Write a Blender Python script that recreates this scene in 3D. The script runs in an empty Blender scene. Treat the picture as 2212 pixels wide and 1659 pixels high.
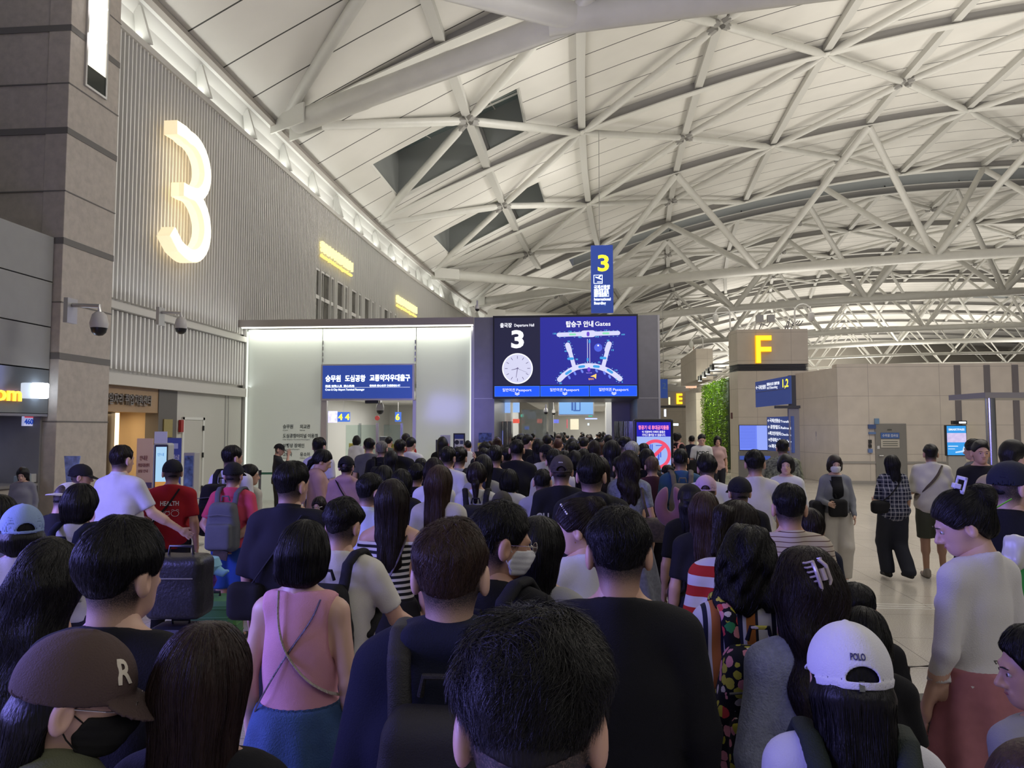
import bpy, math, random
import numpy as np
from math import sin, cos, radians as R, pi
from mathutils import Vector, Matrix, Euler
random.seed(7)
RS = np.random.RandomState(11)
sc = bpy.context.scene
COL = sc.collection
# ------------------------------------------------------------------ camera
CAM_H = 1.94; FPX = 1600.0; YAW = R(5.0); PIT = R(3.45)
cam = bpy.data.cameras.new('camera'); cam.lens = 36*FPX/2212; cam.sensor_width = 36; cam.clip_start = .05; cam.clip_end = 500
camo = bpy.data.objects.new('camera', cam); COL.objects.link(camo)
camo.location = (0, 0, CAM_H); camo.rotation_euler = (pi/2+PIT, 0, YAW)
sc.camera = camo
# ------------------------------------------------------------------ world, exposure
sc.view_settings.view_transform = 'Standard'; sc.view_settings.look = 'None'
sc.view_settings.gamma = 1; sc.view_settings.exposure = 0.0; sc.view_settings.use_curve_mapping = False
w = bpy.data.worlds.new('world'); sc.world = w; w.use_nodes = True
w.node_tree.nodes['Background'].inputs[0].default_value = (.9, .92, 1, 1)
w.node_tree.nodes['Background'].inputs[1].default_value = .11
cy = sc.cycles
cy.max_bounces = 6; cy.diffuse_bounces = 3; cy.glossy_bounces = 3; cy.transmission_bounces = 6; cy.transparent_max_bounces = 12
cy.caustics_reflective = False; cy.caustics_refractive = False; cy.sample_clamp_indirect = 4

def area(name, loc, rot, size, power, col=(1, 1, 1), spread=180):
    l = bpy.data.lights.new(name, 'AREA'); l.shape = 'RECTANGLE'; l.size = size[0]; l.size_y = size[1]
    l.energy = power; l.color = col; l.spread = R(spread)
    o = bpy.data.objects.new(name, l); COL.objects.link(o); o.location = loc; o.rotation_euler = rot
    return o
UP = (pi, 0, 0)
WARM = (1, .955, .88)
# floodlights standing on the check-in islands and service roofs, aimed at the vault
for (x, y, e) in ((17, 8, 1000), (14, 22, 700), (15, 34, 480), (27, 20, 900), (26, 36, 700), (14, 49, 380), (25, 52, 520), (14, 68, 420), (28, 74, 620),
                  (20, 92, 1300), (40, 98, 1500), (26, 114, 1800), (44, 120, 1900), (34, 138, 2400), (52, 140, 2400), (45, 70, 1200), (60, 95, 1500), (66, 125, 2200), (28, 158, 1800), (55, 160, 1800),
                  (-2.5, 9, 230), (-3, 25, 230), (-2, 38, 330), (0, 56, 380)):  # this row is added to brighten the left ceiling
    area('vault_uplight', (x, y, 6.4), UP, (6.0, 6.0), e, WARM, 160)
# lit shopfront on the left; the other lamps here are unseen added fill
area('shop_light', (-6.8, .5, 3.0), (R(72), 0, R(-84)), (7.0, 1.4), 900, (.27, .25, 1.0))
area('hall_fill', (5, -5, 8.5), (R(48), 0, R(8)), (12, 5), 300, (1, .95, .88))  # soft fill added behind the camera, no such fitting
area('hall_fill', (10, 14, 9.5), (0, 0, 0), (12, 16), 900, (1, .95, .87), 150)  # broad overhead fill added to lift the ambient level
for (x, y, z, L_, e) in ((3, 13.6, 8.6, 4, 150), (2.5, 25.5, 13.2, 7, 190), (2.5, 36.5, 13.2, 6, 170)): area('slat_wall_fill', (x, y, z), (0, R(66), 0), (.8, L_), e, (1, .97, .92), 130)  # added lamps that brighten the slatted wall
area('hall_fill', (12, 34, 9.5), (0, 0, 0), (14, 12), 500, (1, .95, .87), 150)  # same added overhead fill, further down the hall

def ray(px, py):
    x = (px-1106)/FPX; y = (829.5-py)/FPX
    d = Vector((x, y, -1)); d.rotate(Euler((pi/2+PIT, 0, YAW))); return d
def aty(px, py, Y):
    d = ray(px, py); t = Y/d.y; return Vector((d.x*t, Y, CAM_H+d.z*t))
def atx(px, py, X):
    d = ray(px, py); t = X/d.x; return Vector((X, d.y*t, CAM_H+d.z*t))
def atd(px, py, D):       # at camera depth D
    d = ray(px, py); f = Vector((-sin(YAW)*cos(PIT), cos(YAW)*cos(PIT), sin(PIT)))
    t = D/d.dot(f); return Vector((d.x*t, d.y*t, CAM_H+d.z*t))
def bend(x, y): return x + (.0017*(y-25)**2 if y > 25 else 0)

# ------------------------------------------------------------------ materials
MATS = {}
def nodes_of(m): return m.node_tree.nodes, m.node_tree.links
def mat(name, col, rough=.6, metal=0, bump=0, bscale=40, var=0, vscale=5, emit=None, estr=0, spec=.5, alpha=1, sheen=0, stretch=None, coat=0):
    key = (name, tuple(col), rough, metal, bump, bscale, var, vscale, emit, estr, spec, alpha, sheen, stretch, coat)
    if key in MATS: return MATS[key]
    m = bpy.data.materials.new(name); m.use_nodes = True; N, L = nodes_of(m); b = N['Principled BSDF']
    b.inputs['Base Color'].default_value = (*col, 1); b.inputs['Roughness'].default_value = rough; b.inputs['Metallic'].default_value = metal
    b.inputs['Specular IOR Level'].default_value = spec; b.inputs['Alpha'].default_value = alpha
    if coat: b.inputs['Coat Weight'].default_value = coat
    if sheen: b.inputs['Sheen Weight'].default_value = sheen; b.inputs['Sheen Roughness'].default_value = .6
    if emit: b.inputs['Emission Color'].default_value = (*emit, 1); b.inputs['Emission Strength'].default_value = estr
    if bump or var:
        tc = N.new('ShaderNodeTexCoord'); mp = N.new('ShaderNodeMapping'); L.new(tc.outputs['Object'], mp.inputs[0])
        if stretch: mp.inputs['Scale'].default_value = stretch
    if bump:
        n = N.new('ShaderNodeTexNoise'); n.inputs['Scale'].default_value = bscale; n.inputs['Detail'].default_value = 4; L.new(mp.outputs[0], n.inputs[0])
        bp = N.new('ShaderNodeBump'); bp.inputs['Strength'].default_value = bump; bp.inputs['Distance'].default_value = .01
        L.new(n.outputs[0], bp.inputs['Height']); L.new(bp.outputs[0], b.inputs['Normal'])
    if var:
        n = N.new('ShaderNodeTexNoise'); n.inputs['Scale'].default_value = vscale; n.inputs['Detail'].default_value = 5; L.new(mp.outputs[0], n.inputs[0])
        mr = N.new('ShaderNodeMapRange'); mr.inputs[1].default_value = .3; mr.inputs[2].default_value = .7; mr.inputs[3].default_value = 1-var; mr.inputs[4].default_value = 1+var
        L.new(n.outputs[0], mr.inputs[0])
        mx = N.new('ShaderNodeMix'); mx.data_type = 'RGBA'; mx.blend_type = 'MULTIPLY'; mx.inputs[0].default_value = 1
        mx.inputs[6].default_value = (*col, 1); L.new(mr.outputs[0], mx.inputs[7]); L.new(mx.outputs[2], b.inputs['Base Color'])
    MATS[key] = m; return m
def hexc(h):
    h = h.lstrip('#'); v = [int(h[i:i+2], 16)/255 for i in (0, 2, 4)]
    return tuple(c/12.92 if c <= .04045 else ((c+.055)/1.055)**2.4 for c in v)
def E(col, s, name='lit_face'): return mat(name, (.02, .02, .02), .4, emit=col, estr=s)
def glass(name, tint=(.9, .95, .93), alpha=.12, rough=.02):
    if name in MATS: return MATS[name]
    m = bpy.data.materials.new(name); m.use_nodes = True; N, L = nodes_of(m); N.remove(N['Principled BSDF'])
    g = N.new('ShaderNodeBsdfGlossy'); g.inputs['Roughness'].default_value = rough
    t = N.new('ShaderNodeBsdfTransparent'); t.inputs[0].default_value = (*tint, 1)
    d = N.new('ShaderNodeBsdfDiffuse'); d.inputs[0].default_value = (*tint, 1)
    fr = N.new('ShaderNodeFresnel'); fr.inputs[0].default_value = 1.5
    m1 = N.new('ShaderNodeMixShader'); m1.inputs[0].default_value = alpha; L.new(t.outputs[0], m1.inputs[1]); L.new(d.outputs[0], m1.inputs[2])
    m2 = N.new('ShaderNodeMixShader'); L.new(fr.outputs[0], m2.inputs[0]); L.new(m1.outputs[0], m2.inputs[1]); L.new(g.outputs[0], m2.inputs[2])
    L.new(m2.outputs[0], N['Material Output'].inputs[0]); MATS[name] = m; return m
def lined(name, col, line, axes, rough=.6, bump=.0, var=.05, vscale=3, spec=.4, speck=0, lw=.006):
    """plain surface with thin joints; axes = list of (axis 0-2, period, offset) in object space"""
    m = bpy.data.materials.new(name); m.use_nodes = True; N, L = nodes_of(m); b = N['Principled BSDF']
    b.inputs['Roughness'].default_value = rough; b.inputs['Specular IOR Level'].default_value = spec
    tc = N.new('ShaderNodeTexCoord'); sp = N.new('ShaderNodeSeparateXYZ'); L.new(tc.outputs['Object'], sp.inputs[0])
    acc = None
    for (ax, per, off) in axes:
        a = N.new('ShaderNodeMath'); a.operation = 'ADD'; a.inputs[1].default_value = 1000*per-off; L.new(sp.outputs[ax], a.inputs[0])
        q = N.new('ShaderNodeMath'); q.operation = 'MODULO'; q.inputs[1].default_value = per; L.new(a.outputs[0], q.inputs[0])
        c = N.new('ShaderNodeMath'); c.operation = 'LESS_THAN'; c.inputs[1].default_value = lw; L.new(q.outputs[0], c.inputs[0])
        if acc is None: acc = c
        else:
            x = N.new('ShaderNodeMath'); x.operation = 'MAXIMUM'; L.new(acc.outputs[0], x.inputs[0]); L.new(c.outputs[0], x.inputs[1]); acc = x
    n = N.new('ShaderNodeTexNoise'); n.inputs['Scale'].default_value = vscale; n.inputs['Detail'].default_value = 6; L.new(tc.outputs['Object'], n.inputs[0])
    mr = N.new('ShaderNodeMapRange'); mr.inputs[1].default_value = .3; mr.inputs[2].default_value = .7; mr.inputs[3].default_value = 1-var; mr.inputs[4].default_value = 1+var; L.new(n.outputs[0], mr.inputs[0])
    mx = N.new('ShaderNodeMix'); mx.data_type = 'RGBA'; mx.blend_type = 'MULTIPLY'; mx.inputs[0].default_value = 1; mx.inputs[6].default_value = (*col, 1); L.new(mr.outputs[0], mx.inputs[7])
    last = mx.outputs[2]
    if speck:
        n2 = N.new('ShaderNodeTexNoise'); n2.inputs['Scale'].default_value = 90; n2.inputs['Detail'].default_value = 2; L.new(tc.outputs['Object'], n2.inputs[0])
        m3 = N.new('ShaderNodeMapRange'); m3.inputs[1].default_value = .35; m3.inputs[2].default_value = .65; m3.inputs[3].default_value = 1-speck; m3.inputs[4].default_value = 1+speck; L.new(n2.outputs[0], m3.inputs[0])
        mx3 = N.new('ShaderNodeMix'); mx3.data_type = 'RGBA'; mx3.blend_type = 'MULTIPLY'; mx3.inputs[0].default_value = 1; L.new(last, mx3.inputs[6]); L.new(m3.outputs[0], mx3.inputs[7]); last = mx3.outputs[2]
    m2 = N.new('ShaderNodeMix'); m2.data_type = 'RGBA'; L.new(acc.outputs[0], m2.inputs[0]); L.new(last, m2.inputs[6]); m2.inputs[7].default_value = (*line, 1)
    L.new(m2.outputs[2], b.inputs['Base Color']); return m

# ------------------------------------------------------------------ mesh helpers
def tag(o, label=None, cat=None, group=None, kind=None):
    if label: o['label'] = label
    if cat: o['category'] = cat
    if group: o['group'] = group
    if kind: o['kind'] = kind
    return o
def empty(name, loc=(0, 0, 0), rz=0, label=None, cat=None, group=None, s=1):
    o = bpy.data.objects.new(name, None); COL.objects.link(o); o.location = loc; o.rotation_euler = (0, 0, rz); o.scale = (s, s, s); o.empty_display_size = .2
    return tag(o, label, cat, group)
def mesh_np(name, V, F, smooth=False):
    me = bpy.data.meshes.new(name); V = np.asarray(V, np.float32)
    F = np.asarray(F, np.int32)
    me.vertices.add(len(V)); me.vertices.foreach_set('co', V.ravel())
    k = F.shape[1]; me.loops.add(F.size); me.loops.foreach_set('vertex_index', F.ravel())
    me.polygons.add(len(F)); me.polygons.foreach_set('loop_start', np.arange(len(F), dtype=np.int32)*k)
    try: me.polygons.foreach_set('loop_total', np.full(len(F), k, np.int32))
    except Exception: pass
    if smooth: me.polygons.foreach_set('use_smooth', np.ones(len(F), bool))
    me.update(calc_edges=True); return me
def obj(name, me, m=None, parent=None):
    o = bpy.data.objects.new(name, me); COL.objects.link(o)
    if m is not None:
        if len(me.materials) == 0: me.materials.append(m)
        elif me.materials[0] is not m:
            o.material_slots[0].link = 'OBJECT'; o.material_slots[0].material = m
    if parent is not None: o.parent = parent
    return o
class MB:
    def __init__(s): s.v = []; s.f = []
    def add(s, vs, fs):
        b = len(s.v); s.v += [tuple(v) for v in vs]; s.f += [[i+b for i in f] for f in fs]; return s
    def box(s, c, d, rz=0, M=None):
        vs = [Vector((x*d[0]/2, y*d[1]/2, z*d[2]/2)) for z in (-1, 1) for y in (-1, 1) for x in (-1, 1)]
        if rz: vs = [Matrix.Rotation(rz, 3, 'Z') @ v for v in vs]
        if M is not None: vs = [M @ v for v in vs]
        c = Vector(c)
        return s.add([v+c for v in vs], [(0, 2, 3, 1), (4, 5, 7, 6), (0, 1, 5, 4), (2, 6, 7, 3), (0, 4, 6, 2), (1, 3, 7, 5)])
    def b2(s, x0, x1, y0, y1, z0, z1): return s.box(((x0+x1)/2, (y0+y1)/2, (z0+z1)/2), (abs(x1-x0), abs(y1-y0), abs(z1-z0)))
    def tube(s, pts, r, n=12, caps=True, flat=None):
        pts = [Vector(p) for p in pts]; m = len(pts); rr = r if isinstance(r, (list, tuple)) else [r]*m
        rings = []; up0 = None
        for i, p in enumerate(pts):
            t = (pts[min(i+1, m-1)]-pts[max(i-1, 0)]).normalized()
            if up0 is None: up0 = Vector((0, 0, 1)) if abs(t.z) < .9 else Vector((1, 0, 0))
            a = t.cross(up0).normalized(); b = a.cross(t).normalized(); up0 = b
            k = flat if flat else 1
            rings.append([p + rr[i]*(cos(2*pi*j/n)*a + k*sin(2*pi*j/n)*b) for j in range(n)])
        vs = [v for q in rings for v in q]; fs = [(i*n+j, i*n+(j+1) % n, (i+1)*n+(j+1) % n, (i+1)*n+j) for i in range(m-1) for j in range(n)]
        if caps: fs += [tuple(range(n-1, -1, -1)), tuple((m-1)*n+j for j in range(n))]
        return s.add(vs, fs)
    def prism(s, poly, O, U, V, W):   # polygon (u,v) extruded along W
        O, U, V, W = map(Vector, (O, U, V, W)); n = len(poly)
        a = [O+U*p[0]+V*p[1] for p in poly]; b = [q+W for q in a]
        return s.add(a+b, [tuple(range(n-1, -1, -1)), tuple(range(n, 2*n))]+[(i, (i+1) % n, n+(i+1) % n, n+i) for i in range(n)])
    def lathe(s, prof, c=(0, 0, 0), n=20):
        c = Vector(c); vs = []; m = len(prof)
        for (r, z) in prof: vs += [c+Vector((max(r, 1e-4)*cos(2*pi*j/n), max(r, 1e-4)*sin(2*pi*j/n), z)) for j in range(n)]
        return s.add(vs, [(i*n+j, i*n+(j+1) % n, (i+1)*n+(j+1) % n, (i+1)*n+j) for i in range(m-1) for j in range(n)]+[tuple(range(n-1, -1, -1)), tuple((m-1)*n+j for j in range(n))])
    def build(s, name, m=None, parent=None, smooth=False, bev=0):
        me = bpy.data.meshes.new(name); me.from_pydata(s.v, [], s.f); me.update()
        if smooth:
            for p in me.polygons: p.use_smooth = True
        o = obj(name, me, m, parent)
        if smooth:
            try: me.set_sharp_from_angle(angle=R(40))
            except Exception: pass
        if bev:
            md = o.modifiers.new('bevel', 'BEVEL'); md.width = bev; md.segments = 2; md.limit_method = 'ANGLE'
        return o
def struct(o): o['kind'] = 'structure'; return o
def text(name, s, size, O, U, V, m, parent=None, ext=.004, bold=0, align='LEFT', sx=1, fit=None):
    """lettering whose baseline starts at O, running along U, up along V"""
    cu = bpy.data.curves.new(name, 'FONT'); cu.body = s; cu.size = 1; cu.extrude = ext/size; cu.offset = bold; cu.align_x = align; cu.resolution_u = 3
    tmp = bpy.data.objects.new(name, cu); COL.objects.link(tmp)
    dg = bpy.context.evaluated_depsgraph_get(); me = bpy.data.meshes.new_from_object(tmp.evaluated_get(dg)); COL.objects.unlink(tmp); bpy.data.objects.remove(tmp)
    U = Vector(U).normalized(); V = Vector(V).normalized(); W = U.cross(V)
    if fit:
        xs = [v.co.x for v in me.vertices]; wd = max(xs)-min(xs); sx = fit/(wd*size)
    M = Matrix.Translation(Vector(O)) @ Matrix((U*size*sx, V*size, W*size)).transposed().to_4x4()
    me.transform(M); me.name = name; me.materials.clear()
    return obj(name, me, m, parent)
XU, ZU, YU = (1, 0, 0), (0, 0, 1), (0, 1, 0)
# ================================================================== building
M_ceil = lined('ceiling_panels', (.72, .70, .65), (.05, .05, .045), [(1, 1.72, .35)], rough=.7, var=.04, vscale=.6, lw=.05)
M_steel = mat('painted_steel', (.66, .65, .60), .38, var=.04, vscale=2)
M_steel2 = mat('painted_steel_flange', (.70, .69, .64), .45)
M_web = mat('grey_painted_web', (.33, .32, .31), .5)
M_bolt = mat('bolted_joint', (.30, .29, .27), .5, bump=.5, bscale=60)
M_white = mat('white_paint', (.74, .74, .70), .5)
M_fin = mat('fin_metal', (.80, .785, .755), .42)
M_stoneL = mat('column_stone', (.46, .41, .36), .55, bump=.15, bscale=120, var=.10, vscale=9)
M_stoneD = mat('column_stone_joint', (.16, .15, .14), .6)
M_floor = lined('floor_terrazzo', (.50, .465, .41), (.17, .16, .14), [(0, .9, .2), (1, .9, .1)], rough=.16, var=.10, vscale=.7, spec=.55, speck=.16, lw=.006)
M_dark = mat('slot_shade', (.03, .03, .03), .6)
M_black = mat('black_plastic', (.012, .012, .014), .35)
M_chrome = mat('stainless', (.55, .55, .56), .22, metal=1)
M_gmet = mat('grey_metal_cladding', (.22, .215, .23), .30, metal=.55, var=.05)
M_alu = mat('aluminium', (.5, .49, .48), .35, metal=.6)
M_granite = lined('wall_granite', (.62, .56, .48), (.36, .32, .28), [(2, 1.02, .02), (0, 2.4, .6), (1, 2.4, .6)], rough=.5, var=.06, vscale=2, lw=.014)
M_navy = mat('navy_sign', hexc('27408c'), .4, emit=hexc('27408c'), estr=.55)
M_txt = E((.85, .95, 1), 2.2, 'sign_text'); M_txt1 = E((.9, .93, 1), 1.1, 'sign_text_dim')
M_yel = E((1, .80, .02), 2.0, 'yellow_text')
def zarc(x):
    s = x+9.0
    if s > 36: return 19.95+(s-36)*.02-.0016*(s-36)**2
    return 11.1+.4737*s-.00633*s*s
def roofpt(x, y, dz=0): return (bend(x, y), y, zarc(x)+dz)
def lift(x): return .10+.52*min(1, max(0, (x+9)/7))
NX = [-9.0, -4.0, 0.2, 5.25, 10.7, 16.0, 21.4, 26.8, 32.2, 37.6, 43, 48.3, 53.7, 59]
# floor
fl = MB(); fl.b2(-14, 70, -8, 175, -.2, 0); struct(fl.build('floor', M_floor))
# ceiling: one vaulted surface with openings for skylights and the glazed band
SKY = [(26.6, 30.9), (37.1, 41.4)]
BANDS = [(54.6, 57.6), (105.5, 108.5)]
xs = [-9.0, -7.7, -6, -4, -2.1, 0, 2, 4, 6, 8, 10, 12, 14, 16, 18, 20, 23, 26, 29, 32, 36, 40, 44, 50, 56, 64, 72, 82]
ys = sorted(set([-8, 0, 5, 11, 16, 21.5]+[v for s in SKY+BANDS for v in s]+[32, 36, 42.5, 48, 53]+list(range(60, 171, 5))))
cm = MB(); idx = {}
for i, x in enumerate(xs):
    for j, y in enumerate(ys): idx[i, j] = len(cm.v); cm.v.append(roofpt(x, y, lift(x)))
for i in range(len(xs)-1):
    for j in range(len(ys)-1):
        xm, ym = (xs[i]+xs[i+1])/2, (ys[j]+ys[j+1])/2
        if any(a < ym < b for a, b in SKY) and -7.7 < xm < -2.1: continue
        if any(a < ym < b for a, b in BANDS) and xm > -2: continue
        cm.f.append((idx[i, j], idx[i, j+1], idx[i+1, j+1], idx[i+1, j]))
o = cm.build('ceiling', M_ceil, smooth=True); struct(o)
md = o.modifiers.new('thick', 'SOLIDIFY'); md.thickness = .15; md.offset = 1
# skylights
M_night = mat('night_glass', (.13, .18, .18), .12, spec=.6)
M_reveal = mat('skylight_reveal', (.27, .28, .27), .6)
for n, (a, b) in enumerate(SKY):
    x0, x1 = -7.7, -2.1
    sk = empty('skylight', (bend(-5, a), (a+b)/2, zarc(-5)+1), 0, ['recessed glazed skylight nearest the camera, cut into the ceiling beside the slatted wall', 'second, further recessed skylight in the ceiling beside the slatted wall'][n], 'skylight', None)
    O = sk.location
    def rp(x, y, dz): return Vector(roofpt(x, y, dz))-O
    m = MB()
    c4 = [(x0, a), (x1, a), (x1, b), (x0, b)]
    for k in range(4):
        p, q = c4[k], c4[(k+1) % 4]
        m.add([rp(*p, lift(p[0])-.04), rp(*q, lift(q[0])-.04), rp(*q, 2.2), rp(*p, 2.2)], [(0, 1, 2, 3)])
    m.build('reveal', M_reveal, sk)
    g = MB(); g.add([rp(x0, a, 1.0), rp(x1, a, 1.0), rp(x1, b, 2.2), rp(x0, b, 2.2)], [(0, 1, 2, 3)]); g.build('glazing', M_night, sk)
    f = MB()
    for t in (.2, .45, .7): f.tube([rp(x0, a+(b-a)*t, 1.0+1.15*t), rp(x1, a+(b-a)*t, 1.0+1.15*t)], .06, 4)
    for t in (.25, .5, .75): f.tube([rp(x0+(x1-x0)*t, a, .98), rp(x0+(x1-x0)*t, b, 2.15)], .03, 4)
    f.build('glazing_bar', M_steel, sk)
    fr = MB()
    for k in range(4):
        p, q = c4[k], c4[(k+1) % 4]; fr.tube([rp(*p, lift(p[0])-.03), rp(*q, lift(q[0])-.03)], .10, 4)
    fr.build('frame', M_steel2, sk)
# glazed band behind the second truss
for n, (a, b) in enumerate(BANDS):
    m = MB(); X = [-2+2.8*i for i in range(30)]
    for i in range(29):
        for (yy, yz, z0, z1) in ((a, a, .5, 2.0), (b, b, .5, 2.0)):
            m.add([roofpt(X[i], yy, z0), roofpt(X[i+1], yy, z0), roofpt(X[i+1], yy, z1), roofpt(X[i], yy, z1)], [(0, 1, 2, 3)])
        m.add([roofpt(X[i], a, 1.9), roofpt(X[i+1], a, 1.9), roofpt(X[i+1], b, 1.9), roofpt(X[i], b, 1.9)], [(0, 1, 2, 3)])
    o = m.build('ceiling_glazed_band', mat('band_grey', (.50, .52, .52), .5)); struct(o)
# arched beams (I-section), one object each
def ibeam(name, y, x0, x1, parent=None, hgt=.52, wid=.40, O=Vector((0, 0, 0))):
    m = MB(); n = 34; w = MB()
    P = [Vector(roofpt(x0+(x1-x0)*i/n, y)) - O for i in range(n+1)]
    def sweep(mb, prof):
        vs = [p+Vector((0, a, b)) for p in P for (a, b) in prof]; k = len(prof)
        mb.add(vs, [(i*k+j, (i+1)*k+j, (i+1)*k+(j+1) % k, i*k+(j+1) % k) for i in range(n) for j in range(k)]+[tuple(range(k)), tuple(n*k+j for j in range(k-1, -1, -1))])
    sweep(m, [(-wid/2, 0), (wid/2, 0), (wid/2, .05), (-wid/2, .05)])
    sweep(m, [(-wid/2, hgt), (wid/2, hgt), (wid/2, hgt+.05), (-wid/2, hgt+.05)])
    sweep(w, [(-.03, .05), (.03, .05), (.03, hgt), (-.03, hgt)])
    return m, w
ORD = ['nearest', 'second', 'third', 'fourth', 'fifth', 'sixth', 'seventh', 'eighth', 'ninth', 'tenth', 'eleventh', 'twelfth']
def beam_thing(y, x1, label, group):
    O = Vector(roofpt(-9, y)); r = empty('arched_girder', O, 0, label, 'girder', group)
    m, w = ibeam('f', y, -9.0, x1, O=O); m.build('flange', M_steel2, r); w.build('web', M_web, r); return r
for y, lb in ((32.0, 'arched white roof beam between the two recessed skylights'),):
    beam_thing(y, 80, lb, None)
for i, y in enumerate((78, 92, 120)): beam_thing(y, 80, 'arched roof beam far down the hall with no pipe truss under it', 'far roof beams')
# trusses: two arched top chords, one bottom pipe chord, V-struts, forked left ends
def truss(y0, y1, label, near=False, xr=64, rb=.31, zlift=0):
    yc = (y0+y1)/2; O = Vector(roofpt(-9, yc)); r = empty('pipe_truss', O, 0, label, 'truss', 'pipe trusses carrying the vault')
    for y in (y0, y1):
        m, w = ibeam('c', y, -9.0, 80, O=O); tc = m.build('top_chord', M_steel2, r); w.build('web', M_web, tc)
    def bc(x): return Vector((bend(x, yc), yc, 11.15+.088*x-.0009*x*x+zlift)) - O
    b = MB(); b.tube([bc(x) for x in (-.6, 2, 5.2, 8, 10.7, 16, 21.4, 27, 32, 38, 43, 53, 64)], rb, 16); b.build('bottom_chord', M_steel, r, smooth=True)
    for y in (y0, y1):
        e = Vector(roofpt(-8.9, y, -.1))-O
        f = MB(); mid = e.lerp(bc(0), .93)
        f.tube([e.lerp(bc(0), .07), e.lerp(bc(0), .35), e.lerp(bc(0), .36), bc(0)], [rb, rb, rb*.95, rb*.95], 18); ar = f.build('forked_end_pipe', M_steel, r, smooth=True)
        s = MB(); d = (bc(0)-e).normalized(); sd = d.cross(Vector((0, 0, 1))).normalized()
        for k in (-1, 1):
            p = e+sd*k*rb*1.05; s.add([p+Vector((0, 0, -.3)), p+d*1.5+Vector((0, 0, -.3)), p+d*1.5+Vector((0, 0, .28)), p+Vector((0, 0, .3)), p+sd*.05+Vector((0, 0, -.3)), p+sd*.05+d*1.5+Vector((0, 0, -.3)), p+sd*.05+d*1.5+Vector((0, 0, .28)), p+sd*.05+Vector((0, 0, .3))],
                     [(0, 1, 2, 3), (7, 6, 5, 4), (0, 4, 5, 1), (1, 5, 6, 2), (2, 6, 7, 3), (3, 7, 4, 0)])
        s.build('end_plate', M_steel2, ar)
    tops = [5.25, 16.0, 26.8, 37.6, 48.3, 59]; bots = [0.0, 10.7, 21.4, 32.2, 43, 53.7, 64]
    for y in (y0, y1):
        for i, t in enumerate(tops):
            for bx in (bots[i], bots[i+1]):
                if bx > xr+.1: continue
                T = Vector(roofpt(t, y, -.02))-O; B = bc(bx); q = MB(); q.tube([B.lerp(T, .02), T], .20 if y0 < 70 else .15 if y0 < 100 else .11, 10); q.build('strut', M_steel, r, smooth=True)
    return r
truss(11.0, 21.3, 'large pipe truss crossing the top left of the vault, nearest the camera', True, rb=.33)
truss(42.5, 53.0, 'pipe truss spanning behind the hanging sign, its two left pipes meeting at one node')
truss(57.6, 68.2, 'second long pipe truss behind the hanging sign, just beyond the grey glazed band')
truss(80, 90, 'third pipe truss down the hall, seen above the stone check-in block')
truss(95, 104, 'fourth pipe truss down the hall, just under and beyond the third')
for a in (112, 130, 148): truss(a, a+9, 'distant pipe truss low in the far end of the vault', rb=.2)
# longitudinal ribs, one object per rib
for k, x in enumerate(NX[1:12]):
    m = MB(); Y = [-8, 5, 11, 21.3, 26.6, 32, 37, 42.5, 47.7, 53, 57.6, 68, 78, 90, 104, 120, 150]
    for a, b in zip(Y[:-1], Y[1:]):
        if a in (53,): continue
        P0, P1 = Vector(roofpt(x, a, .12)), Vector(roofpt(x, b, .12)); hw = .16
        m.add([P0+Vector((-hw, 0, 0)), P0+Vector((hw, 0, 0)), P0+Vector((hw, 0, .42)), P0+Vector((-hw, 0, .42)), P1+Vector((-hw, 0, 0)), P1+Vector((hw, 0, 0)), P1+Vector((hw, 0, .42)), P1+Vector((-hw, 0, .42))],
              [(3, 2, 1, 0), (4, 5, 6, 7), (0, 1, 5, 4), (1, 2, 6, 5), (2, 3, 7, 6), (3, 0, 4, 7)])
    o = m.build('longitudinal_rib', mat('rib_paint', (.58, .57, .53), .5)); g = MB()
    for a, b in zip(Y[:-1], Y[1:]):
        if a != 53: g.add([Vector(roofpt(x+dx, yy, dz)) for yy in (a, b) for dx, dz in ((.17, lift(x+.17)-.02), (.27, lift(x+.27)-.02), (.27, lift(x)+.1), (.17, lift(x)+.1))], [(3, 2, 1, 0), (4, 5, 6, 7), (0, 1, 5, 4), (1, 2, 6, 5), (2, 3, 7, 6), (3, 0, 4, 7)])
    g.build('shade_strip', M_dark, o)  # black strip stands in for the shade of a slot beside the rib
    tag(o, '%s flat longitudinal rib under the vault counting from the slatted wall' % ORD[k], 'rib')
# cross braces: four pipes meeting at a rib midway between beams
BY = [11.0, 21.3, 32.0, 42.5, 53.0]; BY2 = [57.6, 68.2, 78, 92]
def brace(cx, y0, y1, xa, xb, label):
    ym = (y0+y1)/2; c = Vector(roofpt(cx, ym, .05)); r = empty('cross_brace', c, 0, label, 'brace', 'pipe cross braces under the vault')
    for (x, y) in ((xa, y0), (xb, y0), (xa, y1), (xb, y1)):
        e = Vector(roofpt(x, y, .0))-c; d = e.normalized(); q = MB(); s0 = d*.42; L = e.length
        q.tube([s0, d*.75, e-d*.8, e-d*.15], [.13, .165, .165, .05], 12); a = q.build('arm', M_steel, r, smooth=True)
        j = MB(); j.tube([d*.18, d*.5], .15, 6); j.build('bolted_end', M_bolt, a)
cols = [(-4.0, -9.0, 0.2), (5.25, 0.2, 10.7), (16.0, 10.7, 21.4), (26.8, 21.4, 32.2), (37.6, 32.2, 43), (48.3, 43, 53.7)]
for B in (BY, BY2):
    for y0, y1 in zip(B[:-1], B[1:]):
        for (c, a, b) in cols:
            if c > 30 and y0 < 30: continue
            brace(c, y0, y1, a, b, 'white pipe cross brace bolted under the ceiling panels between two arched beams')
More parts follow.
